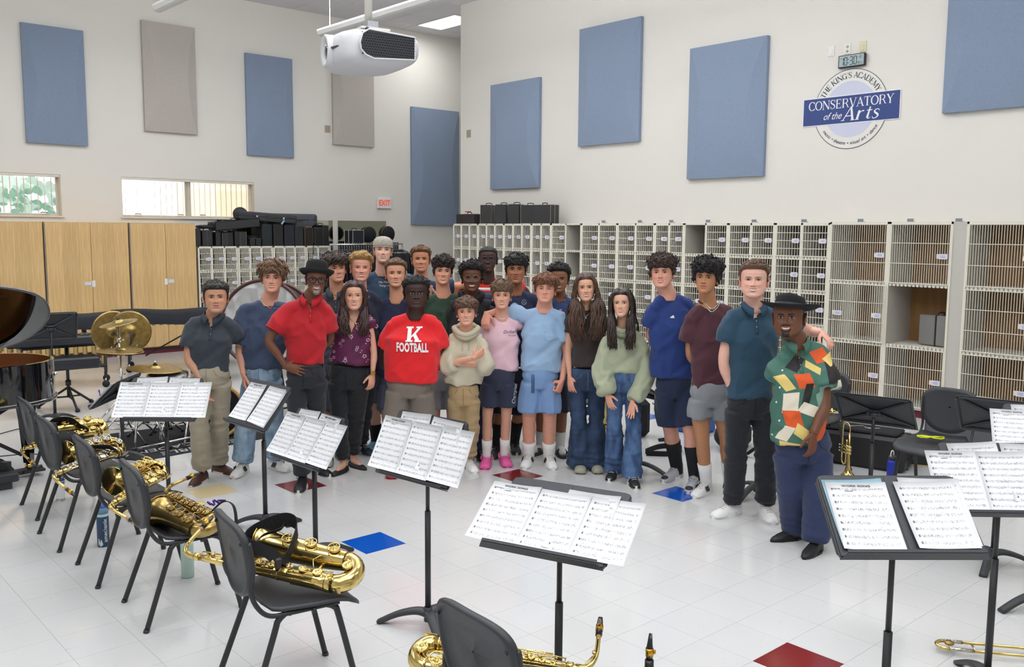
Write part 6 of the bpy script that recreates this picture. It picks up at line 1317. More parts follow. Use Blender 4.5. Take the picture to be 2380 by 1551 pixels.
def hair_mesh(H, P, seed):
    """H: line, top, side, curl, locks, ll, comb (x,y,z), quiff"""
    r = np.random.RandomState(seed); mb = MB(); t, a = head_grid(70, 84, .2, False); X, Y, Z = head_pts(t, a, P); V = np.stack([X, Y, Z], -1)
    ctr = np.array([0, .01, .015]); D = V-ctr; D /= np.linalg.norm(D, axis=-1)[..., None]+1e-9
    hl = hair_line(a, H.get('line', 'short'))[None]+.025*np.sin(a*9+seed)[None]*(H.get('line') == 'fringe'); tt = t[:, None]
    m_ = sst(-.01, .07, tt-hl); th = H['side']+(H['top']-H['side'])*sst(.25, .72, tt)
    fq = sst(.5, .95, np.cos(a))[None]; th = th+H.get('quiff', 0)*fq*sst(.4, .62, tt)*sst(1.05, .8, tt)
    nz = vn(V.reshape(-1, 3), H.get('cf', 90), seed, H.get('cs', (1, 1, 1))).reshape(m_.shape)
    th = th*(1+H.get('curl', .25)*nz); T_ = np.where(m_ > 0, np.maximum(th, .001)*m_-.004*(1-m_), -.006)
    T_ = T_-.012*(tt < hl-.03)
    V = V+D*T_[..., None]; n, c = X.shape
    F = [(i*c+j, (i+1)*c+j, (i+1)*c+(j+1) % c, i*c+(j+1) % c) for i in range(n-1) for j in range(c)]
    mb.add(V.reshape(-1, 3), F, None, True)
    ok = np.argwhere((m_ > .8) & (tt > hl+.03)); k = H.get('locks', 0)
    if k:
        w_ = 1.0+2.0*(t[ok[:, 0]] > .35); w_ = w_/w_.sum(); pick = ok[r.choice(len(ok), k, p=w_)]
        for i, j in pick:
            p = V[i, j]-D[i, j]*.004; d = D[i, j]; tz = t[i]; side = 1 if tz > .3 else .45
            comb = np.array(H.get('comb', (0, -.5, -.2))); ll = H.get('ll', .03)*r.uniform(.8, 1.6)*side
            if H.get('curly'):
                a1 = nrm(np.cross(d, r.normal(size=3))); b1 = np.cross(d, a1); R_ = H['curly']*r.uniform(.7, 1.2); ph = r.uniform(0, 6)
                pts = [p+d*(ll*q*.5)+a1*R_*cos(ph+q*4.6)+b1*R_*sin(ph+q*4.6) for q in np.linspace(0, 1, 7)]; mb.tube(pts, [.0035, .0042, .0045, .0045, .004, .003, .0015], 4, None)
            else:
                sx = np.sign(p[0]) if H.get('part') is None else np.sign(p[0]-H['part']); cv = np.array([comb[0]*(sx if H.get('sym', 0) else 1), comb[1], comb[2]]); tang = cv-d*np.dot(cv, d)+r.normal(size=3)*.14
                up = d*H.get('lift', .35)*.65; r0_ = np.linalg.norm(p-ctr); pts = []
                for q in np.linspace(0, 1, 5): pp = p+tang*ll*q-ctr; rr_ = r0_+.0055+H.get('lift', .35)*.35*ll*(q-.8*q*q)-.002*q; pts.append(ctr+pp/np.linalg.norm(pp)*(rr_ if tz > -.1 else rr_))
                w0 = H.get('lw', .0062); mb.tube(pts, [(w0*.7, w0*.4), (w0, w0*.5), (w0*.9, w0*.45), (w0*.6, w0*.35), (.0008, .0006)], 5, None, up=d)
    return mb
def long_hair(P, seed, length, vol, front=.5, wave=.01, part=0.0, n=120):
    n = int(n*1.9)
    r = np.random.RandomState(seed); mb = MB()
    for i in range(n):
        sd = 1 if i % 2 else -1; y0 = r.uniform(-.08, .08); f_ = r.uniform(0, 1)
        p0 = np.array([part+sd*.006, y0, .108-.35*max(0, y0-.03)-.5*max(0, -y0-.03)]); out = .075+.012*r.random()
        ay = y0*1.05 if y0 > -.02 else -.045-.02*r.random(); fr = r.random() < front
        P1 = p0+np.array([sd*.035, 0, .008]); P2 = np.array([sd*(out-.005), ay-.005, .055]); P3 = np.array([sd*(out+.008), ay+.004, -.01]); P4 = np.array([sd*(out+vol*.3), ay+.01, -.08])
        L_ = length*r.uniform(.82, 1.05); yy = (-.075-.035*r.random()) if fr else (.07+.03*r.random()); xx = sd*(out+vol*r.uniform(-.45, 1.0)-(.012 if fr else 0))
        P5 = np.array([xx, ay*.4+yy*.6, -.15]); P6 = np.array([xx+sd*r.uniform(-.02, .02), yy, -.15-(L_-.15)*.5]); P7 = np.array([xx*.95+sd*r.uniform(-.03, .02), yy*1.05, -L_])
        C = catmull([p0, P1, P2, P3, P4, P5, P6, P7], 4); k = len(C); ph = r.uniform(0, 6); q = np.linspace(0, 1, k)
        C[:, 0] += wave*np.sin(q*14+ph)*sst(.35, .8, q); C[:, 1] += wave*.6*np.cos(q*13+ph)*sst(.35, .8, q)
        w_ = .0115*np.interp(q, [0, .2, .75, 1], [.6, 1, .9, .15]); mb.tube(C, np.stack([w_, w_*.3], 1), 6, None, up=(0, 1, 0))
    return mb
# ---- hand
def hand_mb(W, X, T, side, pose='relax', s_=1.0):
    X = nrm(X); T = np.asarray(T, float); T = nrm(T-X*np.dot(T, X)); Z = np.cross(X, T)*side; Rm = np.stack([X, T, Z], 1)
    cu = {'relax': (18, 28, 18), 'fist': (72, 88, 50), 'grip': (26, 38, 22), 'flat': (6, 8, 5), 'open': (10, 14, 8)}[pose]; mb = MB()
    mb.tube([(-.02, 0, 0), (.0, 0, 0), (.03, .001, 0), (.065, 0, 0), (.09, 0, 0), (.1, 0, -.002)], [(.024, .019), (.026, .019), (.034, .0165), (.040, .0145), (.039, .0125), (.034, .009)], 14, None, xs=(0, 1, 0))
    spread = .10 if pose in ('open', 'flat') else .04
    for k, (y, l, r) in enumerate(((.0285, .072, .0088), (.0095, .080, .0090), (-.0100, .074, .0086), (-.0280, .058, .0078))):
        p = np.array([.082, y, .0]); ang = 0; az = (1.5-k)*spread; pts = [p.copy()]; ex = 1+.12*k*(pose == 'grip')
        for q, (fr_, c_) in enumerate(((.12, 0), (.36, cu[0]), (.30, cu[1]), (.22, cu[2]))):
            ang += radians(c_*ex); d = np.array([cos(ang)*cos(az), cos(ang)*sin(az), -sin(ang)]); p = p+d*l*fr_*1.12; pts.append(p.copy())
        mb.tube(pts, [r*1.02, r*1.05, r, r*.95, r*.72], 10, None)
    th = {'fist': ((.35, .5, -.8), (.75, -.3, -.6)), 'grip': ((.55, .75, -.35), (.85, .3, -.4))}.get(pose, ((.62, .72, -.25), (.85, .45, -.25)))
    p0 = np.array([.012, .020, -.004]); p1 = p0+nrm(th[0])*.042; p2 = p1+nrm(th[1])*.032; p3 = p2+nrm(th[1])*.026
    mb.tube([p0, p1, p2, p3], [.0155, .0125, .0108, .0078], 10, None)
    out = MB(); out.merge(mb, Rm*s_, np.asarray(W, float)); return out
# ---- shoes: toe towards local -Y (the way a person faces), ankle over the origin
def shoe(parent, loc, yaw, kind, cols, s_=1.0):
    up_c, sole_c, acc_c = cols; U = mat('shoe_'+up_c, up_c, .5, bump=.15, bscale=300); S = mat('sole_'+sole_c, sole_c, .6); A = mat('shoe_accent_'+acc_c, acc_c, .5)
    f = MB(); tl = .195*s_; hl = .065*s_; pt = kind in ('dress', 'flat')
    def outline(k=.985, n=26):
        o = []
        for i in range(n):
            a = 2*pi*i/n; c, s2 = cos(a), sin(a); y = -(tl if c > 0 else hl)*math.copysign(abs(c)**(.86 if not pt or c < 0 else 1.25), c)*k-.0
            w_ = (.047 if c > 0 else .036)*s_*k; x = w_*math.copysign(abs(s2)**.8, s2)
            if pt and c > .5: x *= 1-(c-.5)*.5
            o.append((x, y))
        return o
    sh = .030 if kind in ('sneaker', 'high', 'croc') else .016
    if kind == 'slide': sh = .028
    f.prism(outline(), sh*.45, S); f.prism(outline(.985), sh*.55, S if kind != 'croc' else U, z0=sh*.45); base = f.obj('shoe', parent, loc=loc, rot=(0, 0, yaw))
    Y = np.array([-tl*.97, -tl*.86, -tl*.62, -tl*.36, -tl*.1, hl*.2, hl*.7, hl*.96])
    wz = {'sneaker': ([.026, .040, .047, .044, .041, .039, .036, .024], [.026, .044, .055, .07, .09, .096, .092, .07]), 'high': ([.026, .040, .047, .044, .042, .040, .037, .024], [.024, .046, .06, .08, .12, .145, .14, .1]),
          'dress': ([.006, .026, .042, .042, .038, .036, .033, .02], [.014, .028, .044, .06, .078, .08, .076, .06]), 'flat': ([.006, .026, .04, .041, .036, .034, .031, .02], [.012, .022, .034, .036, .03, .03, .034, .034]),
          'croc': ([.040, .050, .053, .050, .047, .043, .039, .028], [.03, .052, .062, .068, .07, .06, .055, .05]), 'slide': ([0]*8, [0]*8)}[kind]
    if kind != 'slide':
        f = MB(); V = []; n = 18
        for y, w_, zt in zip(Y, *wz):
            h_ = zt*s_-sh*.4
            for i in range(n):
                a = 2*pi*i/n; V.append((w_*s_*cos(a)*(1 if sin(a) < 0 else .96), y, sh*.5+h_*max(0, sin(a))**.8-.004*(sin(a) < 0)))
        F = [(i*n+j, i*n+(j+1) % n, (i+1)*n+(j+1) % n, (i+1)*n+j) for i in range(7) for j in range(n)]+[tuple(range(n))[::-1], tuple(7*n+j for j in range(n))]
        f.add(V, F, U, True); u_ = f.obj('upper', base)
    if kind in ('sneaker', 'high'):
        f = MB()
        for i in range(5):
            q = i/4; y = -tl*.56+q*tl*.42; z = (.064+.03*q)*s_*(1 if kind == 'sneaker' else 1+.22*q)
            f.tube([(-.022, y, z-.004), (0, y-.004, z+.004), (.022, y, z-.004)], .0028, 5, A if kind == 'high' else MATS['white_enamel'] if up_c in ('e9e9ea', 'efefef', 'e4e2e0', 'a9abb2') else A)
        f.tube(catmull([(.0, -tl*.12, .098*s_), (.03, -tl*.2, .1), (.036, -tl*.3, .085), (.02, -tl*.3, .08)], 3), .0022, 4, WHITE if up_c != '1b1c20' else A); f.tube(catmull([(.0, -tl*.12, .098*s_), (-.03, -tl*.2, .1), (-.036, -tl*.28, .082)], 3), .0022, 4, WHITE if up_c != '1b1c20' else A); f.obj('laces', base)
        f = MB()
        for sd in (-1, 1):
            for i in range(3): f.box((sd*.0415*s_, -tl*.2-i*.019, .055), (.004, .009, .046), A, rot=rotm(.45, sd*-.25, 0))
        if kind == 'sneaker' and acc_c != up_c: f.obj('side_stripes', base)
        elif kind == 'high':
            f = MB(); f.ball((0, -tl*.8, .035), (.036, .035, .022), 8, mat('shoe_dark_panel', '26262b', .5)); f.ball((0, .03, .11), (.038, .034, .035), 8, MATS['shoe_dark_panel']); f.obj('dark_panels', base)
    if kind == 'croc':
        f = MB(); f.tube(catmull([(-.048*s_, -.02, .045), (-.044, .03, .07), (0, .078*s_, .075), (.044, .03, .07), (.048*s_, -.02, .045)], 4), (.004, .012), 6, U) if False else f.tube(catmull([(-.047*s_, -.02, .05), (-.043, .03, .075), (0, .07*s_, .08), (.043, .03, .075), (.047*s_, -.02, .05)], 4), .0075, 6, U); f.obj('heel_strap', base)
        f = MB(); H_ = mat('croc_hole', '241a1e', .8)
        for x, y in ((-.02, -.7), (0, -.74), (.02, -.7), (-.028, -.56), (-.009, -.6), (.012, -.6), (.03, -.56), (-.018, -.47), (.018, -.47)):
            z = np.interp(-y*tl, sorted(-Y), [zz for _, zz in sorted(zip(-Y, wz[1]))]); f.ball((x*s_, y*tl, z*s_*(1-.9*abs(x/.05)**2.4)-.002), (.0042, .0042, .005), 5, H_)
        for x in (-.026, -.009, .009, .026): f.ball((x, -tl*.93+abs(x)*.35, .026), (.005, .004, .004), 5, H_)
        f.obj('vent_holes', base)
    if kind == 'slide':
        f = MB(); f.tube([(.048*cos(a), -tl*.45, .028+.045*sin(a)) for a in np.linspace(0, pi, 9)], [(.032, .006)]*9, 6, U, xs=(0, 1, 0)); f.obj('strap_band', base)
    return base
# ---- the figure
SKINM = mat('skin', 'c08f78', .48, vcol=True, bump=.05, bscale=350, spec=.35, vary=.04, vscale=30)
def cloth(name, col, rough=.85, bump=.35, vary=.07, vscale=7): return mat(name, col, rough, bump=bump, bscale=420, vary=vary, vscale=vscale, sheen=.15)
def person(S):
    base = onfloor(*S['base']); d0 = base@HV; lab = S['label']
    t = thing('person', lab, 'person', tuple(base), -YAW, 'people posing in the group photo')
    def P(u, v, dy=0):
        r = ray(u, v); w_ = EYEV+r*(d0+dy)/(r@HV)-base; return np.array([w_@RV, w_@HV, w_[2]])
    def FL(u, v): w_ = onfloor(u, v)-base; return np.array([w_@RV, w_@HV, 0])
    skin = S['skin']; sk = lin3(skin); fem = S.get('fem', 0); k = S.get('k', 1.0); bulk = S.get('bulk', 1.0)
    cx, chin = S['head'][:2]; hs = S.get('hs', 1.0)*1.06; hy = S.get('hdy', -.03)
    chinp = P(cx, chin, hy-.06); hc = chinp+np.array([0, .06, .1085*hs])
    yaw, pitch, roll = [radians(q) for q in S.get('face', (0, 0, 0))]
    HR = rotm(0, 0, yaw) @ rotm(0, roll, 0) @ rotm(pitch, 0, 0); hT = lambda q: (np.asarray(q)*hs)@HR.T+hc
    sL, sR = P(*S['sL']), P(*S['sR']); mid = (sL+sR)/2; nb = mid+np.array([0, .0, min(.098*k, hc[2]-.1085*hs-mid[2]-.005)]); nb[0] = .5*nb[0]+.5*hc[0]
    fp = S.get('fp', {})
    # ---------- skin
    B = MB(); nr = (.048 if fem else .060)*k*bulk**.5
    B.tube([nb+[0, .015, -.05], nb, hT((0, .028, -.075)), hT((0, .02, -.04))], [nr*1.35, nr*1.08, nr*.97, nr*.9], 16)
    tor = [P(y_c[1], y_c[0], 0) if False else None for y_c in ()]
    rows = [(v, P(x0, v), P(x1, v)) for v, x0, x1 in S['torso']]; dk = S.get('depth', .62)
    ctr = [(a+b_)/2+np.array([0, S.get('tdy', 0), 0]) for _, a, b_ in rows]; hw = [np.linalg.norm((b_-a)[:1])/2 for _, a, b_ in rows]
    top = mid+np.array([0, 0, -.01]); shw = abs(sR[0]-sL[0])/2
    path = [top+[0, 0, .05*k], top+[0, 0, .02], top+[0, 0, -.05]]+ctr; rad = [(shw*.35, .045*k), (shw*.78, .065*k), (shw*1.02, .09*k*bulk**.5)]+[(a, max(a*dk, .085*k)) for a in hw]
    B.tube([q+np.array([0, 0, -.02]) for q in path[:-1]]+[path[-1]+np.array([0, 0, .03])], [(a*.84, b_*.8) for a, b_ in rad], 20, None, xs=(1, 0, 0), p=2.2)
    G = MB()                        # shirt
    lo = S.get('loose', 1.0)
    G.tube(path, rad, 24, None, xs=(1, 0, 0), p=2.3)
    for s_, sd0 in ((sL, -1), (sR, 1)):
        B.tube([nb+[0, .01, -.03], (nb+s_)/2+[0, 0, -.03], s_+[0, 0, -.02]], [nr*.8, .036*k, .034*k], 12); G.tube([nb+[0, .012, -.05], nb*.72+s_*.28+[0, .006, -.045], (nb+s_)/2+[0, 0, -.033], nb*.2+s_*.8+[0, 0, -.02], s_+[sd0*.01, 0, -.012]], [.056*k, .056*k*bulk**.3, .058*k*bulk**.4, .06*k*bulk**.4, .054*k*bulk**.4], 14)
    arms = []
    UA, FA = .29*k, .25*k
    for nm, s_, sd in (('L', sL, -1), ('R', sR, 1)):
        e = S.get('e'+nm); w_ = S.get('w'+nm)
        hid = e is None
        if hid: e = s_+np.array([sd*.035, .07, -.27*k]); w_ = e+np.array([-sd*.16, .05, -.12*k])
        else: e = P(*e); w_ = P(*w_)
        ar = (.036 if fem else .043)*k*bulk**.5*S.get('arm', 1.)
        B.tube(catmull([s_+(e-s_)*.12, (s_+e)/2, e, (e+w_)/2+0*(w_-e), w_], 4), np.interp(np.linspace(0, 1, 17), [0, .2, .45, .5, .62, .9, 1], [ar*.85, ar*1.0, ar*.86, ar*.84, ar*.88, ar*.58, ar*.56]), 12)
        sl = S.get('sleeve', .58); dirn = e-s_
        sr_ = ar*S.get('sw', 1.5)+.004
        if sl <= 1: sl = sl+.06; G.tube([s_-dirn*.12+[0, 0, -.012], s_+[0, 0, -.012], s_+dirn*.18, s_+dirn*sl*.6, s_+dirn*sl], [.03*k, .058*k*bulk**.4, .064*k*bulk**.4, sr_*1.06, sr_*1.08], 14)
        else:
            Ls = catmull([s_+(e-s_)*.05, (s_+e)/2, e, e+(w_-e)*(sl-1)*.5, e+(w_-e)*(sl-1)], 4); G.tube(Ls, np.interp(np.linspace(0, 1, len(Ls)), [0, .12, .45, .55, .93, 1], [.045*k, .062*k, sr_*1.12, sr_*1.12, sr_*1.0, sr_*.8]), 14)
        arms.append((nm, s_, e, w_, sd, hid))
    # legs
    fL, fR = [FL(*S['f'+q][:2]) for q in 'LR']; hipc = P(*S['hip']); hwid = S.get('hipw', .155)*k
    hipz = hipc[2]; lr = S.get('leg', 1.0)*k*(.92 if fem else 1)*bulk**.5; Q = MB(); kind = S['low'][0]; rk, rh = S['low'][2], S['low'][3]
    wz = ctr[-1]; Q.tube([np.array([wz[0]*.5+hipc[0]*.5, wz[1], hipz+.13*k]), hipc+[0, 0, .04], hipc+[0, 0, -.06]], [(hwid*.9, hwid*.66), (hwid*1.0, hwid*.74), (hwid*.74, hwid*.6)], 20, None, xs=(1, 0, 0))
    rk *= .86 if kind == 'shorts' else .9; rh *= .82 if kind == 'shorts' else .93; knees = []; tk = .72 if kind != 'shorts' else 1
    for f_, sd in ((fL, -1), (fR, 1)):
        hj = hipc+np.array([sd*hwid*.54, 0, -.03]); an = f_+np.array([0, 0, .095]); kn = hj+(an-hj)*.5+np.array([sd*.004, -.022*k, .02]); knees.append(kn)
        if 'kn' in S: kn = P(*S['kn'][0 if sd < 0 else 1])
        B.tube(catmull([hj, (hj+kn)/2, kn, kn+(an-kn)*.35+[0, .014, 0], an, an+[0, 0, -.035]], 3), np.interp(np.linspace(0, 1, 16), [0, .2, .38, .45, .6, .82, 1], [.07*lr*tk, .068*lr*tk, .054*lr*tk, .052*lr*tk, .054*lr*tk, .036*lr*tk, .036*lr]), 14)
        if kind == 'shorts':
            e_ = P(*S['low'][1]) if len(S['low'][1]) == 2 else None; zb = P(hipc[0], S['low'][1][0])[2] if False else P(S['hip'][0], S['low'][1][0])[2]
            q = (hj[2]-zb)/(hj[2]-kn[2]); bt = hj+(kn-hj)*q; Q.tube([hj+[0, 0, .02], (hj+bt)/2, bt], [(hwid*.50, hwid*.62), (rk, rk*1.05), (rh, rh*1.08)], 18, None, xs=(1, 0, 0))
        else:
            bt = an+(kn-an)*.02+np.array([0, 0, S['low'][1]]); Ls = catmull([hj+[0, 0, .02], (hj+kn)/2, kn, (kn+bt)/2, bt], 4)
            Q.tube(Ls, np.interp(np.linspace(0, 1, len(Ls)), [0, .25, .5, .75, 1], [hwid*.54, (rk+hwid*.5)/2, rk, (rk+rh)/2, rh]), 18, None, xs=(1, 0, 0))
        yw = radians(S['f'+('L' if sd < 0 else 'R')][2]) if len(S['f'+('L' if sd < 0 else 'R')]) > 2 else 0; fd = np.array([sin(yw), -cos(yw), 0])
        if S['shoes'][0] == 'flat': B.tube([an+[0, .005, 0], f_+fd*.0+[0, 0, .05], f_+fd*.07+[0, 0, .038], f_+fd*.12+[0, 0, .026]], [.034*k, .031*k, .027*k, .02*k], 10)
    hands = MB(); nh = 0
    for nm, s_, e, w_, sd, hid in arms:
        hnd = S.get('h'+nm, 'auto' if not hid else None)
        if hnd is None: continue
        if hnd == 'auto': hnd = (w_-e, (sd*-.25, -1, 0), 'relax')
        X, T_, pose = hnd; X = nrm(w_-e) if X is None else X; hands.merge(hand_mb(w_, X, T_, 1 if sd < 0 else -1, pose, (.9 if fem else 1.0)*k)); nh += 1
    body = MB(); seed = S.get('seed', 1)
    def got_body(V, N, F): body.add(V, F, None, True, sk)
    def got_hands(V, N, F):
        body.add(V, F, None, True, sk*np.array([1, .9, .88]))
    fuse(B, .009, 3, got_body)
    if nh: fuse(hands, .0036, 2, got_hands)
    # ---------- clothes
    Lm = cloth('shirt_'+S['shirt'], S['shirt'], vary=S.get('svary', .07)) if not S.get('smat') else S['smat']
    def got_shirt(V, N, F):
        z = V[:, 2]; hz, tz = ctr[-1][2], mid[2]; q = np.clip((tz-z)/(tz-hz), 0, 1)
        amp = S.get('fold', 1.)*(.007+.013*q); U_ = V@rotm(0, .5, 0).T; d = vn(U_, 13, seed, (1.5, 1.0, .6))*.6+vn(V@rotm(0, -.7, 0).T, 27, seed+5, (1.3, 1, .4))*.4; d = -np.abs(d)*1.6+.75; V = V+N*(amp*d)[:, None]
        f = MB(); f.add(V, F, Lm, True); nk = S.get('neck', 'crew'); A = np.array(V)
        cen = np.array([nb[0], nb[1]-.02, nb[2]]); Fm = np.array([np.mean(A[list(q_)], axis=0) for q_ in F]) if len(F) else None
        x_, y_, z_ = (Fm-cen).T
        def zr(a): return -.006-.034*np.maximum(0, np.cos(a))**1.3
        if nk == 'crew': ms = (np.hypot(x_, y_) < .115) & (z_ > zr(np.arctan2(x_, -y_)))
        elif nk == 'v': ms = (np.hypot(x_/.07, y_/.082) < 1) & (z_ > -.035) | ((y_ < -.0) & (z_ > -.2) & (z_ < 0) & (np.abs(x_) < .060*(z_+.2)/.2+.0))
        elif nk == 'polo': vd = S.get('vdepth', .125); ms = (np.hypot(x_/.068, y_/.08) < 1) & (z_ > -.035) | ((y_ < -.0) & (z_ > -vd) & (z_ < 0) & (np.abs(x_) < .042*(z_+vd)/vd))
        else: ms = np.hypot(x_/.066, y_/.078) < 1
        if nk != 'hood':
            k2 = f.mi(SKINM); f.m = [k2 if b_ else 0 for b_ in ms]; f.c = [np.tile(sk, (len(V), 1))]
        o = f.obj('shirt', t, colors=True)
        from mathutils.bvhtree import BVHTree
        bv = BVHTree.FromPolygons([Vector(v) for v in V], F)
        def proj(W, off=.003):
            out = []
            for w0 in W:
                h_ = bv.ray_cast(Vector((w0[0], -1.2, w0[2])), Vector((0, 1, 0))); out.append((w0[0], (h_[0].y if h_[0] is not None else w0[1])-off, w0[2]))
            return np.array(out)
        # neckband / collar
        ring_ = []
        for a in np.linspace(0, 2*pi, 29)[:-1]:
            r0, r1 = (.073, .085) if nk != 'polo' else (.07, .08); zz = nb[2]-.026-.034*max(0, cos(a))**1.2+.008*max(0, -cos(a)); ring_.append((cen[0]+r0*k*sin(a), cen[1]-r1*k*cos(a), zz))
        f = MB(); cm = mat('rib_'+S['shirt'], S.get('rib', S['shirt']), .85, bump=.3, bscale=500)
        if nk == 'crew':
            R2 = []
            for a in np.linspace(0, 2*pi, 29)[:-1]:
                zz = cen[2]+float(zr(a)); dv = Vector((sin(a), -cos(a), 0)); h_ = bv.ray_cast(Vector((cen[0], cen[1]+.015, zz)), dv); r_ = min(max((h_[0]-Vector((cen[0], cen[1]+.015, zz))).length if h_[0] is not None else .065, .045), .10)+.004; R2.append((cen[0]+r_*dv.x, cen[1]+.015+r_*dv.y, zz))
            R2 = np.array(R2); R2 = (R2+np.roll(R2, 1, 0)+np.roll(R2, -1, 0))/3; f.tube(R2, .0065, 8, cm, closed=True); f.obj('neckband', t)
        elif nk in ('v', 'hood'):
            if nk == 'v':
                pts = [(cen[0]+sx*.058*q_, 0, cen[2]-.02-.165*(1-q_)) for sx in (-1,) for q_ in np.linspace(1, 0, 6)]+[(cen[0]+.058*q_, 0, cen[2]-.02-.165*(1-q_)) for q_ in np.linspace(0, 1, 6)[1:]]
                f.tube(proj(np.array(pts), .002), .0045, 6, cm); f.obj('neckband', t)
            else:
                for r_, zo, th_ in ((.088, -.03, .028), (.098, -.005, .024)):
                    f.tube([(cen[0]+r_*sin(a)*(1.0), cen[1]+.015-r_*.9*cos(a), nb[2]+zo-.05*max(0, cos(a))**2+.012) for a in np.linspace(0, 2*pi, 25)[:-1]], th_, 8, cm, closed=True)
                f.ball((cen[0], cen[1]+.11, nb[2]-.03), (.11, .05, .09), 10, cm); f.obj('hood', t)
                f = MB()
                for sx in (-1, 1): f.tube(proj(np.array([(cen[0]+sx*.022, 0, nb[2]-.07), (cen[0]+sx*.028, 0, nb[2]-.13), (cen[0]+sx*.024, 0, nb[2]-.17)]), .006), .0028, 5, cm)
                f.obj('drawstrings', t)
        elif nk == 'polo':
            n_ = 22; V2 = []
            for i, a in enumerate(np.linspace(radians(14), radians(346), n_)):
                cf = max(0, cos(a)); x0, y0 = cen[0]+.066*k*sin(a), cen[1]-.075*k*cos(a); zt = nb[2]+.012-.045*cf**1.2; dr = .028+.022*cf**4
                V2 += [(x0, y0, zt), (cen[0]+(.066+dr*.55)*k*sin(a), cen[1]-(.075+dr*.6)*k*cos(a), zt-.012), (cen[0]+(.066+dr)*k*sin(a)+(0), cen[1]-(.075+dr)*k*cos(a), zt-.028-.03*cf**2), (cen[0]+(.064+dr*.8)*k*sin(a), cen[1]-(.073+dr*.8)*k*cos(a), zt-.030-.03*cf**2)]
            F2 = [(i*4+j, i*4+j+1, (i+1)*4+j+1, (i+1)*4+j)[::-1] for i in range(n_-1) for j in range(3)]
            f.add(V2, F2, S.get('smat') or cm, True); f.obj('collar', t); f = MB(); zz = np.linspace(nb[2]-.1, nb[2]-.21, 6); f.tube(proj(np.stack([np.full(6, cen[0]+.004), zz*0, zz], 1), .0015), [(.011, .002)]*6, 6, S.get('smat') or cm, xs=(1, 0, 0)); 
            for q_ in (-.12, -.16): f.ball(proj(np.array([(cen[0]+.004, 0, nb[2]+q_)]), .004)[0], (.005, .002, .005), 6, mat('button_grey', '8c8f96', .4))
            f.obj('placket', t)
        for sd_ in (0, 1):
            f = MB()
            nm, s_, e, w_, sd, hid = arms[sd_]; sl = S.get('sleeve', .58)
            if .2 < sl <= 1:
                dr = nrm(e-s_); sl += .06; c_ = s_+(e-s_)*sl; a1 = nrm(np.cross(dr, (0, 1, 0))); b1 = np.cross(dr, a1); ar = (.036 if fem else .043)*k*bulk**.5*S.get('arm', 1.); rr_ = ar*S.get('sw', 1.5)+.005
                f.tube([c_-dr*.006+a1*rr_*cos(q_)+b1*rr_*sin(q_) for q_ in np.linspace(0, 2*pi, 21)[:-1]], .0055, 6, cm, closed=True); f.obj('sleeve_hem', t)
        if S.get('deco'): S['deco'](t, proj, P, dict(nb=nb, cen=cen, ctr=ctr, hw=hw, mid=mid, arms=arms, cm=cm, bv=bv))
    fuse(G, .0105, 4, got_shirt)
    lm = S['low'][4] if not isinstance(S['low'][4], str) else cloth('trousers_'+S['low'][4], S['low'][4], vary=S.get('lvary', .08), vscale=5)
    def got_low(V, N, F):
        z = V[:, 2]; kz = knees[0][2]; zmin = V[:, 2].min()
        if kind == 'shorts': d = vn(V, 16, seed+9, (1.4, 1.4, .35)); amp = .007+.008*sst(hipz, zmin, z)
        else:
            d = vn(V, 26, seed+9, (.5, .5, 1.5)); amp = .005+.010*sst(.35, .1, z)+.005*np.exp(-((z-kz)/.08)**2)+.003*np.exp(-((z-hipz)/.07)**2)
        V = V+N*(amp*(.55-np.abs(d)))[:, None]; V[:, 2] = np.where(V[:, 2] < zmin+.012, zmin+.003, V[:, 2])
        f = MB(); f.add(V, F, lm, True); o = f.obj('shorts' if kind == 'shorts' else 'trousers', t)
        from mathutils.bvhtree import BVHTree
        bv = BVHTree.FromPolygons([Vector(v) for v in V], F)
        def pj(W, off=.003):
            out = []
            for w0 in W:
                h_ = bv.ray_cast(Vector((w0[0], -1.2, w0[2])), Vector((0, 1, 0))); out.append((w0[0], (h_[0].y if h_[0] is not None else w0[1])-off, w0[2]))
            return np.array(out)
        if kind != 'shorts':
            f = MB(); sm_ = mat('seam_'+str(S['low'][4] if isinstance(S['low'][4], str) else 'denim'), S.get('seam', '2a2c33'), .8); zf = np.linspace(hipz+.11*k, hipz-.05, 6); f.tube(pj(np.stack([np.full(6, hipc[0]), zf*0, zf], 1), .001), .0025, 5, sm_)
            for sx in (-1, 1): f.tube(pj(np.array([(hipc[0]+sx*.055*k, 0, hipz+.1*k), (hipc[0]+sx*.075*k, 0, hipz+.06*k), (hipc[0]+sx*.12*k, 0, hipz+.035*k)]), .001), .0025, 5, sm_)
            f.obj('seams', t)
        if S.get('deco2'): S['deco2'](t, pj, P, dict(hipc=hipc, knees=knees, bv=bv))
    fuse(Q, .0105, 4, got_low)
    # ---------- feet
    sk_ = S['shoes']
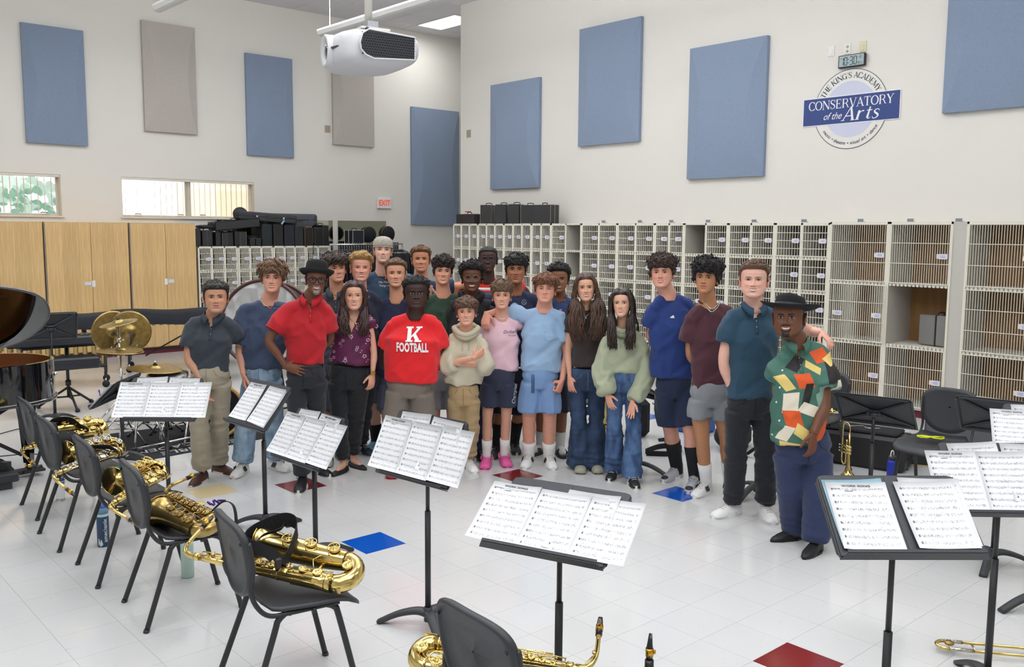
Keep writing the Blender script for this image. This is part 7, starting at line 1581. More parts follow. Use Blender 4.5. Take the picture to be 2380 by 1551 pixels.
    for f_, q in ((fL, 'L'), (fR, 'R')):
        yw = radians(S['f'+q][2]) if len(S['f'+q]) > 2 else 0
        shoe(t, tuple(f_), yw, sk_[0], sk_[1:4], k*S.get('fs', 1.08))
        if S.get('sock'):
            c_, hz_ = S['sock']; f = MB(); an = f_+np.array([0, 0, .095]); kn = knees[0 if q == 'L' else 1]; dr = (kn-an)/(kn[2]-an[2]); r_ = .0455*lr
            f.tube([an+[0, 0, -.05], an, an+dr*(hz_*.5)+[0, .004, 0], an+dr*hz_+[0, .006, 0]], [r_*1.0, r_*.98, r_*1.04+.002, r_*1.15+.003+.02*max(0, hz_-.12)], 14, mat('sock_'+c_, c_, .9, bump=.4, bscale=500)); f.obj('sock', t)
            if sk_[0] == 'slide': f = MB(); f.tube([f_+[0, .05, .05], f_+[0, -.02, .055], f_+np.array([sin(yw)*.12, -cos(yw)*.12, .045]), f_+np.array([sin(yw)*.17, -cos(yw)*.17, .035])], [.03, .036, .036, .022], 12, MATS['sock_'+c_]); f.obj('sock', t)
    # ---------- head, hair, extras
    def finish(V=None):
        hm = head_mesh(fp, skin); body.merge(hm, HR*hs, hc); body.mats = [SKINM]; body.m = [0]*len(body.m); body.obj('body', t, colors=True)
        hr = S.get('hair')
        if hr:
            m_ = mat('hair_'+hr['c'], hr['c'], hr.get('rough', .55), bump=.9, bscale=hr.get('bs', 260), vary=.28, vscale=60, stretch=hr.get('stretch'))
            q = hair_mesh(hr, fp, seed) if not hr.get('long') else hair_mesh(dict(line='long', top=.010, side=.008, curl=.15), fp, seed)
            if hr.get('long'): q.merge(long_hair(fp, seed, *hr['long']))
            f = MB(); f.merge(q, HR*hs, hc); f.mats = [m_]; f.m = [0]*len(f.m); f.obj('hair', t)
        if S.get('extra'): S['extra'](t, hT, HR, hs, dict(nb=nb, arms=arms, P=P, fp=fp))
    JOBS_END.append(finish)
    return t
JOBS_END = []
def glasses(t, hT, HR, hs, fp, col='17181c', r=.0245, th=.0022, sq=.85, lens=True, name='glasses'):
    g = thing  # parts of the wearer
    m_ = mat('spectacle_'+col, col, .3); f = MB(); S = lambda x, z: base_y(x, z, fp)-feat(x, z, fp)
    yb = min(S(0.0, .006), S(.0, -.004))-.004
    for sd in (-1, 1):
        P_ = [hT((sd*(.0325+r*cos(a)*1.0), yb+.006+abs(.0325+r*cos(a))*.07, -.001+r*sq*sin(a)*(1+.06*sin(a)))) for a in np.linspace(0, 2*pi, 25)[:-1]]; f.tube(P_, th*hs, 6, m_, closed=True)
        f.tube([hT((sd*(.0325+r), yb+.011, .006)), hT((sd*.074, yb+.03, .007)), hT((sd*.0785, -.01, .006)), hT((sd*.076, .02, -.002))], th*.9*hs, 6, m_)
    f.tube([hT((-.0095, yb+.006, .003)), hT((0, yb+.002, .006)), hT((.0095, yb+.006, .003))], th*hs, 6, m_); f.obj('glasses', t)
    if lens:
        f = MB(); lm_ = mat('spectacle_lens', 'ccd2ff', .04, trans=1, alpha=.12, spec=.8)
        for sd in (-1, 1): f.add([hT((sd*(.0325+r*cos(a)), yb+.007+abs(.0325+r*cos(a))*.07, -.001+r*sq*sin(a))) for a in np.linspace(0, 2*pi, 21)[:-1]], [tuple(range(20))], lm_)
        f.obj('lenses', t)
def chain_n(t, proj, pts, m_, r=.0014, name='necklace', pend=None):
    f = MB(); P_ = catmull(pts, 5); Q = proj(P_, .004); Q[0], Q[-1] = P_[0], P_[-1]; bad = (np.abs(Q[:, 1]-P_[:, 1]) > .06); Q[bad] = P_[bad]; f.tube(Q, r, 5, m_)
    if pend: pend(f, Q[len(Q)//2])
    f.obj(name, t)
# ================================================================ PEOPLE: the 24 figures
def SH(base, label, head, sL, sR, torso, hip, fL, fR, skin, shirt, low, shoes, hair, **kw):
    fc = kw.get('face', (0, 0, 0)); kw['face'] = (fc[0]+math.degrees(atan2(1190-head[0], FPX)), fc[1]-4, fc[2])
    return person(dict(base=base, label=label, head=head, sL=sL, sR=sR, torso=torso, hip=hip, fL=fL, fR=fR, skin=skin, shirt=shirt, low=low, shoes=shoes, hair=hair, **kw))
m, nt, b = nodes_mat('light_denim')
def denim(m, nt, b, c1, c2, sc=9):
    tc = nt.nodes.new('ShaderNodeTexCoord'); mp = nt.nodes.new('ShaderNodeMapping'); mp.inputs['Scale'].default_value = (1.6, 1.6, .7); nt.links.new(tc.outputs['Object'], mp.inputs[0])
    n = nt.nodes.new('ShaderNodeTexNoise'); n.inputs['Scale'].default_value = sc; n.inputs['Detail'].default_value = 5; nt.links.new(mp.outputs[0], n.inputs[0])
    r = nt.nodes.new('ShaderNodeValToRGB'); r.color_ramp.elements[0].position = .36; r.color_ramp.elements[0].color = rgb(c1); r.color_ramp.elements[1].position = .64; r.color_ramp.elements[1].color = rgb(c2); nt.links.new(n.outputs[0], r.inputs[0])
    nt.links.new(r.outputs[0], b.inputs['Base Color']); b.inputs['Roughness'].default_value = .85
    n2 = nt.nodes.new('ShaderNodeTexNoise'); n2.inputs['Scale'].default_value = 500; nt.links.new(tc.outputs['Object'], n2.inputs[0]); bp = nt.nodes.new('ShaderNodeBump'); bp.inputs['Strength'].default_value = .35; bp.inputs['Distance'].default_value = .003; nt.links.new(n2.outputs[0], bp.inputs['Height']); nt.links.new(bp.outputs[0], b.inputs['Normal']); return m
LDEN = denim(m, nt, b, '6f8ba6', '9db4c8'); DDEN = denim(*nodes_mat('dark_denim'), '1d2d45', '35496a'); MDEN = denim(*nodes_mat('mid_denim'), '2b4166', '52719c')
GOLD = mat('jewellery_gold', 'd9b866', .25, 1); SILV = mat('jewellery_silver', 'd8d6d0', .25, 1); WPR = mat('print_white', 'efeff0', .7)
def tprint(items, name='print'):
    """items: (text, px u, px v, size, colour, kw)"""
    def f_(t, proj, P, D):
        f = MB()
        for tx, u, v, sz, col, kw in items:
            c = P(u, v); a = kw.pop('rot', 0) if 'rot' in kw else 0; text(f, tx, sz, mat('print_'+col, col, .7), ((c[0], 0, c[2]), (cos(a), 0, sin(a)), (-sin(a), 0, cos(a))), .0001, proj=proj, **kw)
        f.obj(name, t)
    return f_
def poly_print(f, proj, P, u, v, pts, s_, m_, z=0):
    c = P(u, v); W = proj(np.array([(c[0]+x*s_, 0, c[2]+y*s_) for x, y in pts]), .0035+z)
    f.add(W, [tuple(range(len(pts)))], m_)
def three_bars(f, proj, P, u, v, s_, m_):
    for i, h_ in enumerate((.45, .75, 1.05)):
        x = i*.38; poly_print(f, proj, P, u, v, [(x, 0), (x+.3, 0), (x+.3-.42*h_*.6, h_*.8), (x-.42*h_*.6, h_*.8*.8)], s_, m_)
def ua(f, proj, P, u, v, s_, m_):
    for sg in (1, -1): poly_print(f, proj, P, u, v, [(-.6, sg*.42), (-.36, sg*.42), (-.30, sg*.12), (0, sg*.08), (.30, sg*.12), (.36, sg*.42), (.6, sg*.42), (.45, sg*-.05), (0, sg*-.16), (-.45, sg*-.05)][::sg], s_, m_)
# A ------------------------------------------------------------------
SH((490, 1122), 'man in a charcoal polo and khaki trousers at the left end of the group', (497, 729), (449, 752, 0), (527, 748, .05), [(790, 436, 538), (835, 444, 533), (868, 448, 528)], (490, 885), (470, 1118, -8), (509, 1098, 62), 'c89478', '343c46',
   ('trousers', .0, .085, .082, 'a39a87'), ('dress', '4a2b22', 'dcd3c3', '3a2019'), dict(line='short', top=.020, side=.007, c='241d1b', curl=.12, locks=150, ll=.028, comb=(.5, -.3, .1), lift=.25),
   eL=(438, 832, -.05), wL=(474, 893, -.10), hL=((.25, -.1, -1), (.2, -1, 0), 'relax'), eR=(560, 800, .16), wR=(600, 770, .22), hR=None, neck='polo', sw=1.7, sleeve=.62, fp=dict(smile=1.1, teeth=0, w=1.04, jaw=.06, eye=.0034, beard=('a59a92', .35, 'goatee'), brow='2c211c', blush=.5, lip='a8665c'), hs=1.03, seam='857c69', deco=None)
# B
def decoB(t, proj, P, D):
    tprint([('TOGETHER', 652, 716, .020, '6fa8d8', {}), ('◆', 653, 724, .02, '6fa8d8', {})])(t, proj, P, D)
    chain_n(t, proj, [P(603, 690, -.03), P(610, 703, -.1), P(620, 712, -.1), P(629, 716, -.1), P(636, 708, -.1), P(641, 697, -.1), P(643, 688, -.03)], SILV, pend=lambda f, p: (f.box(p+[0, -.004, -.012], (.006, .004, .024), mat('red_cross', 'a8202c', .4)), f.box(p+[0, -.004, -.008], (.017, .004, .006), MATS['red_cross'])))
SH((605, 1106), 'boy with tousled brown hair in a slate tee and light jeans', (630, 682), (566, 722, 0), (664, 718, .03), [(780, 565, 662), (820, 566, 660), (853, 568, 660)], (610, 880), (565, 1100, -6), (637, 1090, 50), 'dba48c', '3d4a66',
   ('trousers', .01, .1, .09, LDEN), ('sneaker', 'e4e2e0', 'c8c4bd', '22242a'), dict(line='fringe', top=.034, side=.020, quiff=.008, c='6e523c', curl=.45, cf=110, locks=420, ll=.04, comb=(.6, -.5, -.35), sym=1, lift=.6),
   eL=(557, 815, -.03), wL=(566, 872, -.09), hL=((.15, -.15, -1), (.4, -1, 0), 'relax'), sleeve=.78, sw=1.95, fp=dict(smile=1.2, w=.98, eye=.0036, brow='4a3424', blush=.8, gap=.006), face=(-6, 0, 2), hs=1.0, fold=1.4, deco=decoB, seam='5b7490')
# C
def exC(t, hT, HR, hs, D):
    f = MB(); M_ = mat('black_felt', '121317', .9, bump=.5, bscale=300)
    pr = [(.076, .03), (.108, .022), (.128, .04), (.134, .056), (.131, .057), (.123, .042), (.105, .030), (.086, .036), (.087, .05), (.086, .075), (.082, .105), (.076, .122), (.06, .131), (.03, .127), (0, .124)]
    R_ = HR@rotm(-.12, .02, 0); f.lathe(pr, 36, M_, hT((0, .012, .018)), R_*hs, sx=.98, sy=1.13); f.obj('hat', t); f = MB(); f.lathe([(.0885, .038), (.089, .052), (.0875, .056)], 32, mat('hat_band', '1b1c22', .5), hT((0, .012, .018)), R_*hs, sx=.98, sy=1.13); f.obj('hat_band', t)
    glasses(t, hT, HR, hs, D['fp'], '0e1016', .0255, .0032, .92)
    f = MB(); b_ = D['P'](712, 858)
def belt(t, P, D, u0, u1, v, col='1c1c20', buckle=None):
    pass
def deco2C(t, pj, P, D):
    f = MB(); c = D['hipc']; z = P(712, 850)[2]; xs_ = np.linspace(P(668, 850)[0], P(752, 850)[0], 12); f.tube(pj(np.stack([xs_, xs_*0, np.full(12, z)], 1), .002), [(.017, .003)]*12, 6, mat('belt_black', '17181c', .4), xs=(0, 0, 1)); f.obj('belt', t)
    f = MB(); q = pj(np.array([P(716, 851)]), .006)[0]; f.box(q, (.03, .004, .028), mat('buckle', '4a4c50', .3, .8), bev=.003); f.obj('buckle', t)
SH((720, 1130), 'man in a red polo, black hat and round glasses', (732, 686), (672, 716, -.02), (752, 712, .04), [(760, 658, 757), (800, 664, 757), (845, 668, 752)], (712, 882), (703, 1132, 4), (733, 1100, 48), '6e4735', 'b3131f',
   ('trousers', .0, .082, .074, '20222b'), ('sneaker', '1b1c20', 'e2e0da', '1b1c20'), dict(line='high', top=.002, side=.002, c='1a1512', curl=0), eL=(625, 792, -.1), wL=(664, 852, -.1), hL=((1, -.1, -.25), (.2, .2, 1), 'flat'), neck='polo', sleeve=.66, sw=1.75, k=1.0,
   fp=dict(smile=1.3, w=.93, eye=.0040, brow=None, blush=.05, beard=('8d8782', .75, 'goatee'), lip='8a5347', gap=.0062, iris='20140f', nose=1.15), face=(3, 1, 4), hs=.98, extra=exC, deco=tprint([('— — —', 750, 733, .02, '7a0c14', {})]), deco2=deco2C, seam='101116')
# D
m, nt, b = nodes_mat('burgundy_floral'); tc = nt.nodes.new('ShaderNodeTexCoord'); n = nt.nodes.new('ShaderNodeTexNoise'); n.inputs['Scale'].default_value = 30; nt.links.new(tc.outputs['Object'], n.inputs[0]); r = nt.nodes.new('ShaderNodeValToRGB'); r.color_ramp.elements[0].color = rgb('4a1137'); r.color_ramp.elements[1].color = rgb('651b4c'); nt.links.new(n.outputs[0], r.inputs[0]); nt.links.new(r.outputs[0], b.inputs['Base Color']); b.inputs['Roughness'].default_value = .7; FLOR = m
def decoD(t, proj, P, D):
    f = MB(); W_ = mat('petal_pink', 'd9b9c6', .8); rr = random.Random(4)
    for u, v in ((773, 770), (800, 762), (834, 765), (858, 752), (772, 800), (803, 800), (838, 815), (780, 840), (806, 838), (860, 792), (858, 838), (775, 820), (822, 785), (845, 742), (786, 745), (868, 765)):
        for kx in range(3):
            c = P(u+rr.uniform(-7, 7), v-kx*6+rr.uniform(-2, 2)); r_ = rr.uniform(.010, .016)
            for q in range(5):
                a = q*1.257+kx; pts = [(c[0]+r_*cos(a)*.35, 0, c[2]+r_*sin(a)*.35), (c[0]+r_*cos(a-.45), 0, c[2]+r_*sin(a-.45)), (c[0]+r_*1.1*cos(a), 0, c[2]+r_*1.1*sin(a)), (c[0]+r_*cos(a+.45), 0, c[2]+r_*sin(a+.45))]
                if q % 2 or kx: f.add(proj(np.array(pts), .0025), [(0, 1, 2, 3)], W_)
    f.obj('flower_print', t)
    chain_n(t, proj, [P(803, 722, -.02), P(808, 738, -.1), P(818, 748, -.12), P(828, 753, -.12), P(835, 742, -.1), P(838, 724, -.02)], GOLD, pend=lambda f, p: f.ball(p+[0, -.004, -.012], (.012, .003, .012), 7, GOLD))
    f = MB()
    for sd, s_ in ((-1, D['arms'][0][1]), (1, D['arms'][1][1])): f.tube(catmull([s_+[sd*.0, -.05, -.05], s_+[sd*.045, -.03, -.03], s_+[sd*.055, .02, -.03], s_+[sd*.01, .06, -.03]], 4), [(.032, .008)]*13, 8, FLOR, xs=(0, 0, 1))
    f.obj('flutter_sleeve', t)
def exD(t, hT, HR, hs, D):
    for sd in (-1, 1):
        f = MB(); f.tube([hT((sd*.078+sd*.004*sin(a), .005+.013*cos(a)*.5+sd*0, -.052+.024*sin(a))) if False else hT((sd*.080+.014*cos(a), -.005, -.058+.026*sin(a))) for a in np.linspace(0, 2*pi, 23)[:-1]], .0018, 5, GOLD, closed=True); f.obj('hoop_earring', t)
    f = MB(); nm, s_, e, w_, sd, hid = D['arms'][1]; dr = nrm(w_-e); c = w_-dr*.02; f.tube([c-dr*.006, c+dr*.006], .031, 14, GOLD); f.box(c+[0, -.03, 0], (.03, .01, .034), GOLD, bev=.004); f.obj('wristwatch', t)
SH((812, 1108), 'woman in a burgundy floral blouse and black trousers', (820, 722), (783, 742, 0), (856, 742, 0), [(775, 770, 866), (805, 772, 864), (842, 764, 862)], (810, 885), (798, 1096, -18), (822, 1084, 42), 'd9a58c', '581640',
   ('trousers', .03, .075, .060, '15171e'), ('flat', '222226', '17171a', '222226'), dict(c='3a2320', long=(.30, .03, .55, .008, .01, 170), rough=.4, stretch=(1, 1, .2)), fem=1, k=.95,
   eL=None, eR=(869, 822, -.02), wR=(866, 872, -.06), hR=((-.12, -.1, -1), (-.7, -.7, 0), 'relax'), sleeve=.1, neck='v', smat=FLOR, depth=.72, hipw=.175,
   fp=dict(smile=1.3, w=1.0, eye=.0044, brow='6a4534', browt=.0022, blush=.45, lip='b04a58', gap=.0062, iris='3c4a3a', nose=.9), hs=.97, deco=decoD, extra=exD, fold=.8, seam='0c0d11')
# E
SH((780, 1062), 'dark-haired boy in a grey henley between the hat and the woman', (778, 657), (752, 694, 0), (812, 697, .05), [(750, 742, 818), (800, 745, 815), (850, 745, 815)], (775, 880), (762, 1075, 10), (790, 1060, 20), 'd39c80', '3b3f47',
   ('shorts', (955,), .095, .10, '3a3d48'), ('sneaker', 'cfcdc8', '2a2b2f', '2a2b2f'), dict(line='fringe', top=.032, side=.014, quiff=.008, c='35251c', curl=.3, locks=330, ll=.045, comb=(-.7, -.5, -.3), lift=.5), face=(14, 0, -3), fp=dict(smile=1.2, eye=.0036, brow='2e2018', blush=.45), hs=1.0, neck='polo', rib='3b3f47', sleeve=.7)
# F
SH((838, 1057), 'blond boy in a navy tee with a hand on his shoulder', (836, 656), (792, 697, 0), (872, 694, .04), [(750, 785, 880), (800, 788, 876), (850, 790, 872)], (832, 885), (822, 1058, -10), (838, 1052, 40), 'dfa590', '20263c',
   ('trousers', .0, .085, .08, '20222b'), ('sneaker', '232c44', 'd8d4cc', 'd8d4cc'), dict(line='high', top=.03, side=.008, quiff=.016, c='b08b55', curl=.2, locks=300, ll=.036, comb=(.5, -.2, .25), lift=.6), face=(4, 0, 3), fp=dict(smile=1.4, eye=.0026, brow='9a7648', blush=1., gap=.0068, jaw=.04), hs=1.03,
   deco=tprint([('::::', 855, 712, .035, 'd5d8e0', dict(rot=1.35)), ('::::', 858, 690, .03, 'd5d8e0', dict(rot=1.35))]))
# G
def exG(t, hT, HR, hs, D):
    f = MB(); M_ = mat('cap_grey', 'a39c93', .9, bump=.6, bscale=90, vary=.2, vscale=60); pr = [(.083, .026), (.084, .05), (.083, .075), (.074, .1), (.055, .118), (.03, .127), (0, .129)]
    f.lathe(pr, 32, M_, hT((0, .014, .0)), HR*hs, sx=1.04, sy=1.27); f.tube([hT((.0865*sin(a), .014-.106*cos(a), .030)) for a in np.linspace(0, 2*pi, 33)[:-1]], (.006) if 0 else .005, 6, M_, closed=True); f.obj('baseball_cap', t)
    f = MB(); f.box(hT((0, -.088, .055)), (.05, .004, .008), M_); f.obj('cap_strap', t); f = MB(); f.box(hT((0, .15, .03)), (.12, .1, .006), M_, bev=.003); f.obj('cap_brim', t)
SH((878, 1042), 'tallest boy, wearing a backward grey cap and teal-blue tee', (888, 613), (845, 655, 0), (934, 648, 0), [(700, 838, 945), (760, 842, 940), (860, 850, 935)], (890, 880), (874, 1044, -12), (905, 1035, 5), 'dfb4a0', '37536e',
   ('shorts', (935,), .1, .115, '6d7183'), ('croc', '5f9fb8', '5a8f8c', '5f9fb8'), dict(line='high', top=.0, side=.005, c='5b4433', curl=.1), sock=('15171c', .14), eL=(822, 690, .06), wL=(808, 662, -.04), hL=((-.35, -.25, -.9), (-.8, .3, .2), 'grip'), eR=(982, 672, .08), wR=(1000, 668, 0), hR=((-.25, -.2, -1), (.5, .5, 0), 'grip'),
   fp=dict(smile=1.2, eye=.0034, brow='5b4433', blush=.4, w=.95, gap=.005), hs=.99, k=1.06, extra=exG, face=(2, -2, 2), deco=tprint([('He Makes', 898, 655, .030, 'e8ecef', dict(shear=.1)), ('Things New', 900, 663, .026, 'e8ecef', dict(shear=.1))]))
# H
SH((925, 1052), 'boy in a plain navy tee in front of the cap wearer', (918, 669), (873, 716, 0), (972, 712, 0), [(760, 868, 985), (820, 870, 978), (870, 872, 975)], (920, 895), (905, 1055, 0), (945, 1050, 5), 'd8a284', '1a2040',
   ('shorts', (950,), .1, .11, '50556a'), ('sneaker', 'cfcdc8', 'e2e0da', '2a2b2f'), dict(line='high', top=.020, side=.006, quiff=.008, c='6b513c', curl=.15, locks=220, ll=.026, comb=(.4, -.2, .1), lift=.4), fp=dict(smile=1.25, eye=.0036, brow='54402f', blush=.4, gap=.0055), face=(0, 0, 0), hs=1.04)
# I
SH((978, 1022), 'brown-haired boy at the back with an arm over his neighbour', (977, 633), (936, 672, 0), (1024, 668, 0), [(720, 930, 1030), (780, 935, 1025), (850, 935, 1020)], (978, 860), (962, 1024, 0), (996, 1020, 5), 'c98d6c', '1d2a48',
   ('trousers', .0, .085, .08, '22252f'), ('sneaker', '2a2b2f', 'e2e0da', 'cfcdc8'), dict(line='high', top=.022, side=.010, quiff=.006, c='6a4a30', curl=.2, locks=260, ll=.035, comb=(-.6, -.3, -.05), lift=.35), eR=(1072, 665, .03), wR=(1098, 655, .0), hR=None, fp=dict(smile=1.25, eye=.0034, brow='3c291c', blush=.35, gap=.0055, jaw=.03), hs=1.0)
# J
SH((1030, 1062), 'curly dark-haired boy in a green tee', (1028, 663), (990, 702, 0), (1070, 702, 0), [(750, 984, 1078), (800, 986, 1074), (850, 988, 1070)], (1030, 890), (1014, 1064, 0), (1050, 1060, 5), 'd9a288', '24402f',
   ('shorts', (950,), .095, .105, '8f9096'), ('sneaker', 'cfcdc8', 'e2e0da', '2a2b2f'), dict(line='fringe', top=.030, side=.014, quiff=.006, c='2a1f1a', curl=.45, cf=140, locks=380, ll=.026, curly=.006), fp=dict(smile=1.35, eye=.0036, brow='2a1d16', blush=.6, gap=.006, w=.95), hs=.98, face=(4, 0, 3), sleeve=.5)
# M
def decoM(t, proj, P, D):
    f = MB(); ua(f, proj, P, 1135, 653, .022, WPR); z = P(1135, 672)[2]; xs_ = np.linspace(D['mid'][0]-.24, D['mid'][0]+.24, 14); f.tube(proj(np.stack([xs_, xs_*0, np.full(14, z)], 1), .001), [(.016, .003)]*14, 6, WPR, xs=(0, 0, 1)); f.obj('logo_and_stripe', t)
    f = MB(); z = P(1135, 690)[2]; f.tube(proj(np.stack([xs_, xs_*0, np.full(14, z)], 1), .001), [(.05, .003)]*14, 6, mat('navy_block', '1a2446', .8), xs=(0, 0, 1)); f.obj('navy_panel', t)
SH((1137, 1017), 'tall boy in glasses and a red tee at the back', (1134, 633), (1092, 668, 0), (1178, 668, 0), [(720, 1086, 1186), (780, 1090, 1180), (850, 1094, 1176)], (1135, 860), (1118, 1019, 0), (1156, 1016, 5), '48302a', 'c0281f',
   ('trousers', .0, .085, .08, '1d2233'), ('sneaker', '2a2b2f', 'e2e0da', 'cfcdc8'), dict(line='high', top=.010, side=.006, c='120f0f', curl=.3, cf=400), eL=(1048, 680, .0), wL=(1018, 676, -.08), hL=None, eR=(1215, 672, .08), wR=(1235, 690, .1), hR=None, sleeve=.85, sw=1.8, fp=dict(smile=.1, teeth=0, eye=.0042, brow='17110f', blush=0, lip='7c4540', nose=1.25, iris='150d0a'), hs=1.02, deco=decoM,
   extra=lambda t, hT, HR, hs, D: glasses(t, hT, HR, hs, D['fp'], '26263a', .026, .0022, .78))
# P
SH((1185, 1058), 'dark-haired boy in a navy tee with a small badge', (1199, 661), (1155, 698, 0), (1240, 694, .05), [(750, 1148, 1248), (800, 1152, 1244), (850, 1152, 1242)], (1190, 890), (1155, 1058, -10), (1196, 1048, 6), 'a16d4f', '1c2746',
   ('shorts', (960,), .1, .11, '1d2030'), ('sneaker', '1b1c20', 'b9b48a', '1b1c20'), dict(line='fringe', top=.030, side=.012, quiff=.004, c='141112', curl=.35, cf=120, locks=360, ll=.03, comb=(.3, -.4, -.1), lift=.7), eL=(1090, 700, .03), wL=(1062, 678, -.06), hL=((-.1, -.3, -1), (.8, -.2, .1), 'grip'), sock=('15171c', .2), fp=dict(smile=1.2, teeth=0, eye=.0034, brow='171110', browt=.0036, blush=.1, lip='8f5448', nose=1.1), hs=1.05, leg=1.0,
   deco=lambda t, proj, P, D: (lambda f: (f.tube(proj(np.array([P(1218+5*cos(a), 702+5.5*sin(a)) for a in np.linspace(0, 2*pi, 15)])), .0012, 4, WPR), f.tube(proj(np.array([P(1215, 707), P(1218, 699), P(1221, 707)])), .0012, 4, WPR), f.obj('badge_print', t)))(MB()))
# R
SH((1278, 1058), 'boy with short afro hair half hidden behind the pale blue tee', (1299, 682), (1268, 712, 0), (1333, 708, .05), [(750, 1255, 1340), (800, 1258, 1336), (850, 1258, 1334)], (1285, 890), (1257, 1052, -30), (1301, 1055, 8), '86593f', '2c4475',
   ('shorts', (955,), .1, .11, '23283a'), ('slide', '2a2b30', '2a2b30', '2a2b30'), dict(line='high', top=.030, side=.014, c='141011', curl=.35, cf=200, locks=300, ll=.012, curly=.004), sock=('d9d7d3', .12), fp=dict(smile=.8, teeth=1, eye=.0040, brow='1a1210', blush=.05, lip='8f5448', nose=1.15), hs=1.02)
# N
def decoN(t, proj, P, D):
    f = MB(); pts = [(1081, 690), (1100, 697), (1117, 692), (1112, 730), (1098, 742), (1084, 728)]; f.add(proj(np.array([P(u, v) for u, v in pts]), .002), [tuple(range(6))], mat('grey_tee', '9a9da6', .85)); f.obj('inner_tee', t)
    f = MB(); c = P(1098, 722); text(f, 'CITY', .045, WPR, ((c[0], 0, c[2]), (1, 0, 0), (0, 0, 1)), .0001, proj=lambda W: proj(W, .005)); c = P(1075, 738); text(f, '2 6', .06, WPR, ((c[0], 0, c[2]), (1, 0, 0), (0, 0, 1)), .0001, .002, proj=lambda W: proj(W, .005)); f.obj('print', t)
SH((1098, 1068), 'smiling boy in clear-framed glasses and a black hooded jacket', (1096, 680), (1052, 712, 0), (1136, 710, .02), [(760, 1044, 1144), (810, 1048, 1140), (850, 1048, 1140)], (1096, 890), (1080, 1072, 0), (1112, 1066, 20), '633f2f', '14151b',
   ('trousers', .0, .09, .085, DDEN), ('sneaker', '1b1c20', 'cfcdc8', 'cfcdc8'), dict(line='high', top=.036, side=.018, c='17120f', curl=.4, cf=150, locks=420, ll=.018, curly=.006), neck='hood', rib='111218', sleeve=1.9, fp=dict(smile=1.5, eye=.0036, brow='17110f', blush=0, lip='7c4540', gap=.0066, nose=1.2, iris='150d0a'), hs=1.02, deco=decoN,
   extra=lambda t, hT, HR, hs, D: glasses(t, hT, HR, hs, D['fp'], '8a7f70', .0265, .0014, .86))
# K
def decoK(t, proj, P, D):
    f = MB(); ua(f, proj, P, 966, 743, .020, WPR)
    def slab(u, v, polys, s_):
        for p in polys: poly_print(f, proj, P, u, v, p, s_, WPR, .007)
    slab(948, 789, [[(0, 0), (.95, 0), (.95, .22), (.72, .22), (.72, 1.68), (.95, 1.68), (.95, 1.9), (0, 1.9), (0, 1.68), (.2, 1.68), (.2, .22), (0, .22)], [(.72, .75), (1.0, 1.02), (1.52, 1.68), (1.32, 1.68), (1.32, 1.9), (2.12, 1.9), (2.12, 1.68), (1.9, 1.68), (1.32, 1.0), (1.85, .22), (2.1, .22), (2.1, 0), (1.2, 0), (1.2, .22), (1.3, .22), (.98, .72), (.72, .5)]], .060)
    c = P(963, 803)
    text(f, 'FOOTBALL', .098, WPR, ((c[0], 0, c[2]), (1, 0, -.03), (0, 0, 1)), .0001, .0045, sx=.5, space=1.08, proj=lambda W: proj(W, .011)); f.obj('print', t)
SH((950, 1108), 'heavyset boy in a red football tee', (966, 719), (918, 752, .02), (1008, 750, .02), [(790, 893, 1026), (840, 895, 1020), (884, 897, 1015)], (952, 905), (917, 1100, 0), (985, 1090, 6), '3d2823', 'e01b22',
   ('shorts', (974,), .118, .128, '7b7167'), ('croc', 'a5242b', '7d1a20', 'a5242b'), dict(line='high', top=.024, side=.007, c='0f0d0e', curl=.3, cf=260, locks=200, ll=.012, curly=.003), bulk=1.35, depth=.72, arm=1.05, sleeve=.6, sw=1.55, hipw=.19, eL=(893, 838, .05), wL=(915, 870, .16), hL=None, eR=(1026, 838, .05), wR=(1000, 870, .16), hR=None,
   fp=dict(smile=0, teeth=0, w=1.1, jaw=.16, eye=.0040, brow='14100f', blush=0, lip='5f3632', nose=1.3, iris='120b09', mw=.021), hs=1.05, deco=decoK, fold=.9)
# L
def decoL(t, proj, P, D):
    c = P(1108, 787); f = MB(); text(f, 'Y', .016, mat('tan_thread', '9a8f78', .8), ((c[0], 0, c[2]), (1, 0, 0), (0, 0, 1)), .0001, proj=proj); f.obj('embroidery', t)
SH((1085, 1102), 'smallest boy, arms crossed in a cream hoodie and khaki trousers', (1083, 758), (1050, 788, 0), (1115, 788, 0), [(820, 1036, 1128), (860, 1036, 1124), (893, 1036, 1120)], (1078, 925), (1072, 1085, -15), (1092, 1090, 18), 'dba58c', 'c4bda6',
   ('trousers', .02, .078, .062, 'a98f68'), ('sneaker', 'efefef', 'f2f2f2', 'efefef'), dict(line='fringe', top=.026, side=.016, c='5d4231', curl=.3, locks=320, ll=.03, comb=(.5, -.5, -.3), lift=.4), k=.86, hs=.93, neck='hood', rib='bdb69f', sleeve=1.28, sw=1.85, hipw=.15, eL=(1041, 846, -.06), wL=(1102, 832, -.235), hL=((.75, .35, .45), (.1, -.2, 1), 'grip'), eR=(1127, 848, -.06), wR=(1062, 846, -.14), hR=None,
   fp=dict(smile=1.3, w=.98, eye=.0040, brow='5d4231', blush=.5, gap=.006, nose=.9), deco=decoL, face=(-3, 0, -2), seam='8f774f', fold=1.3)
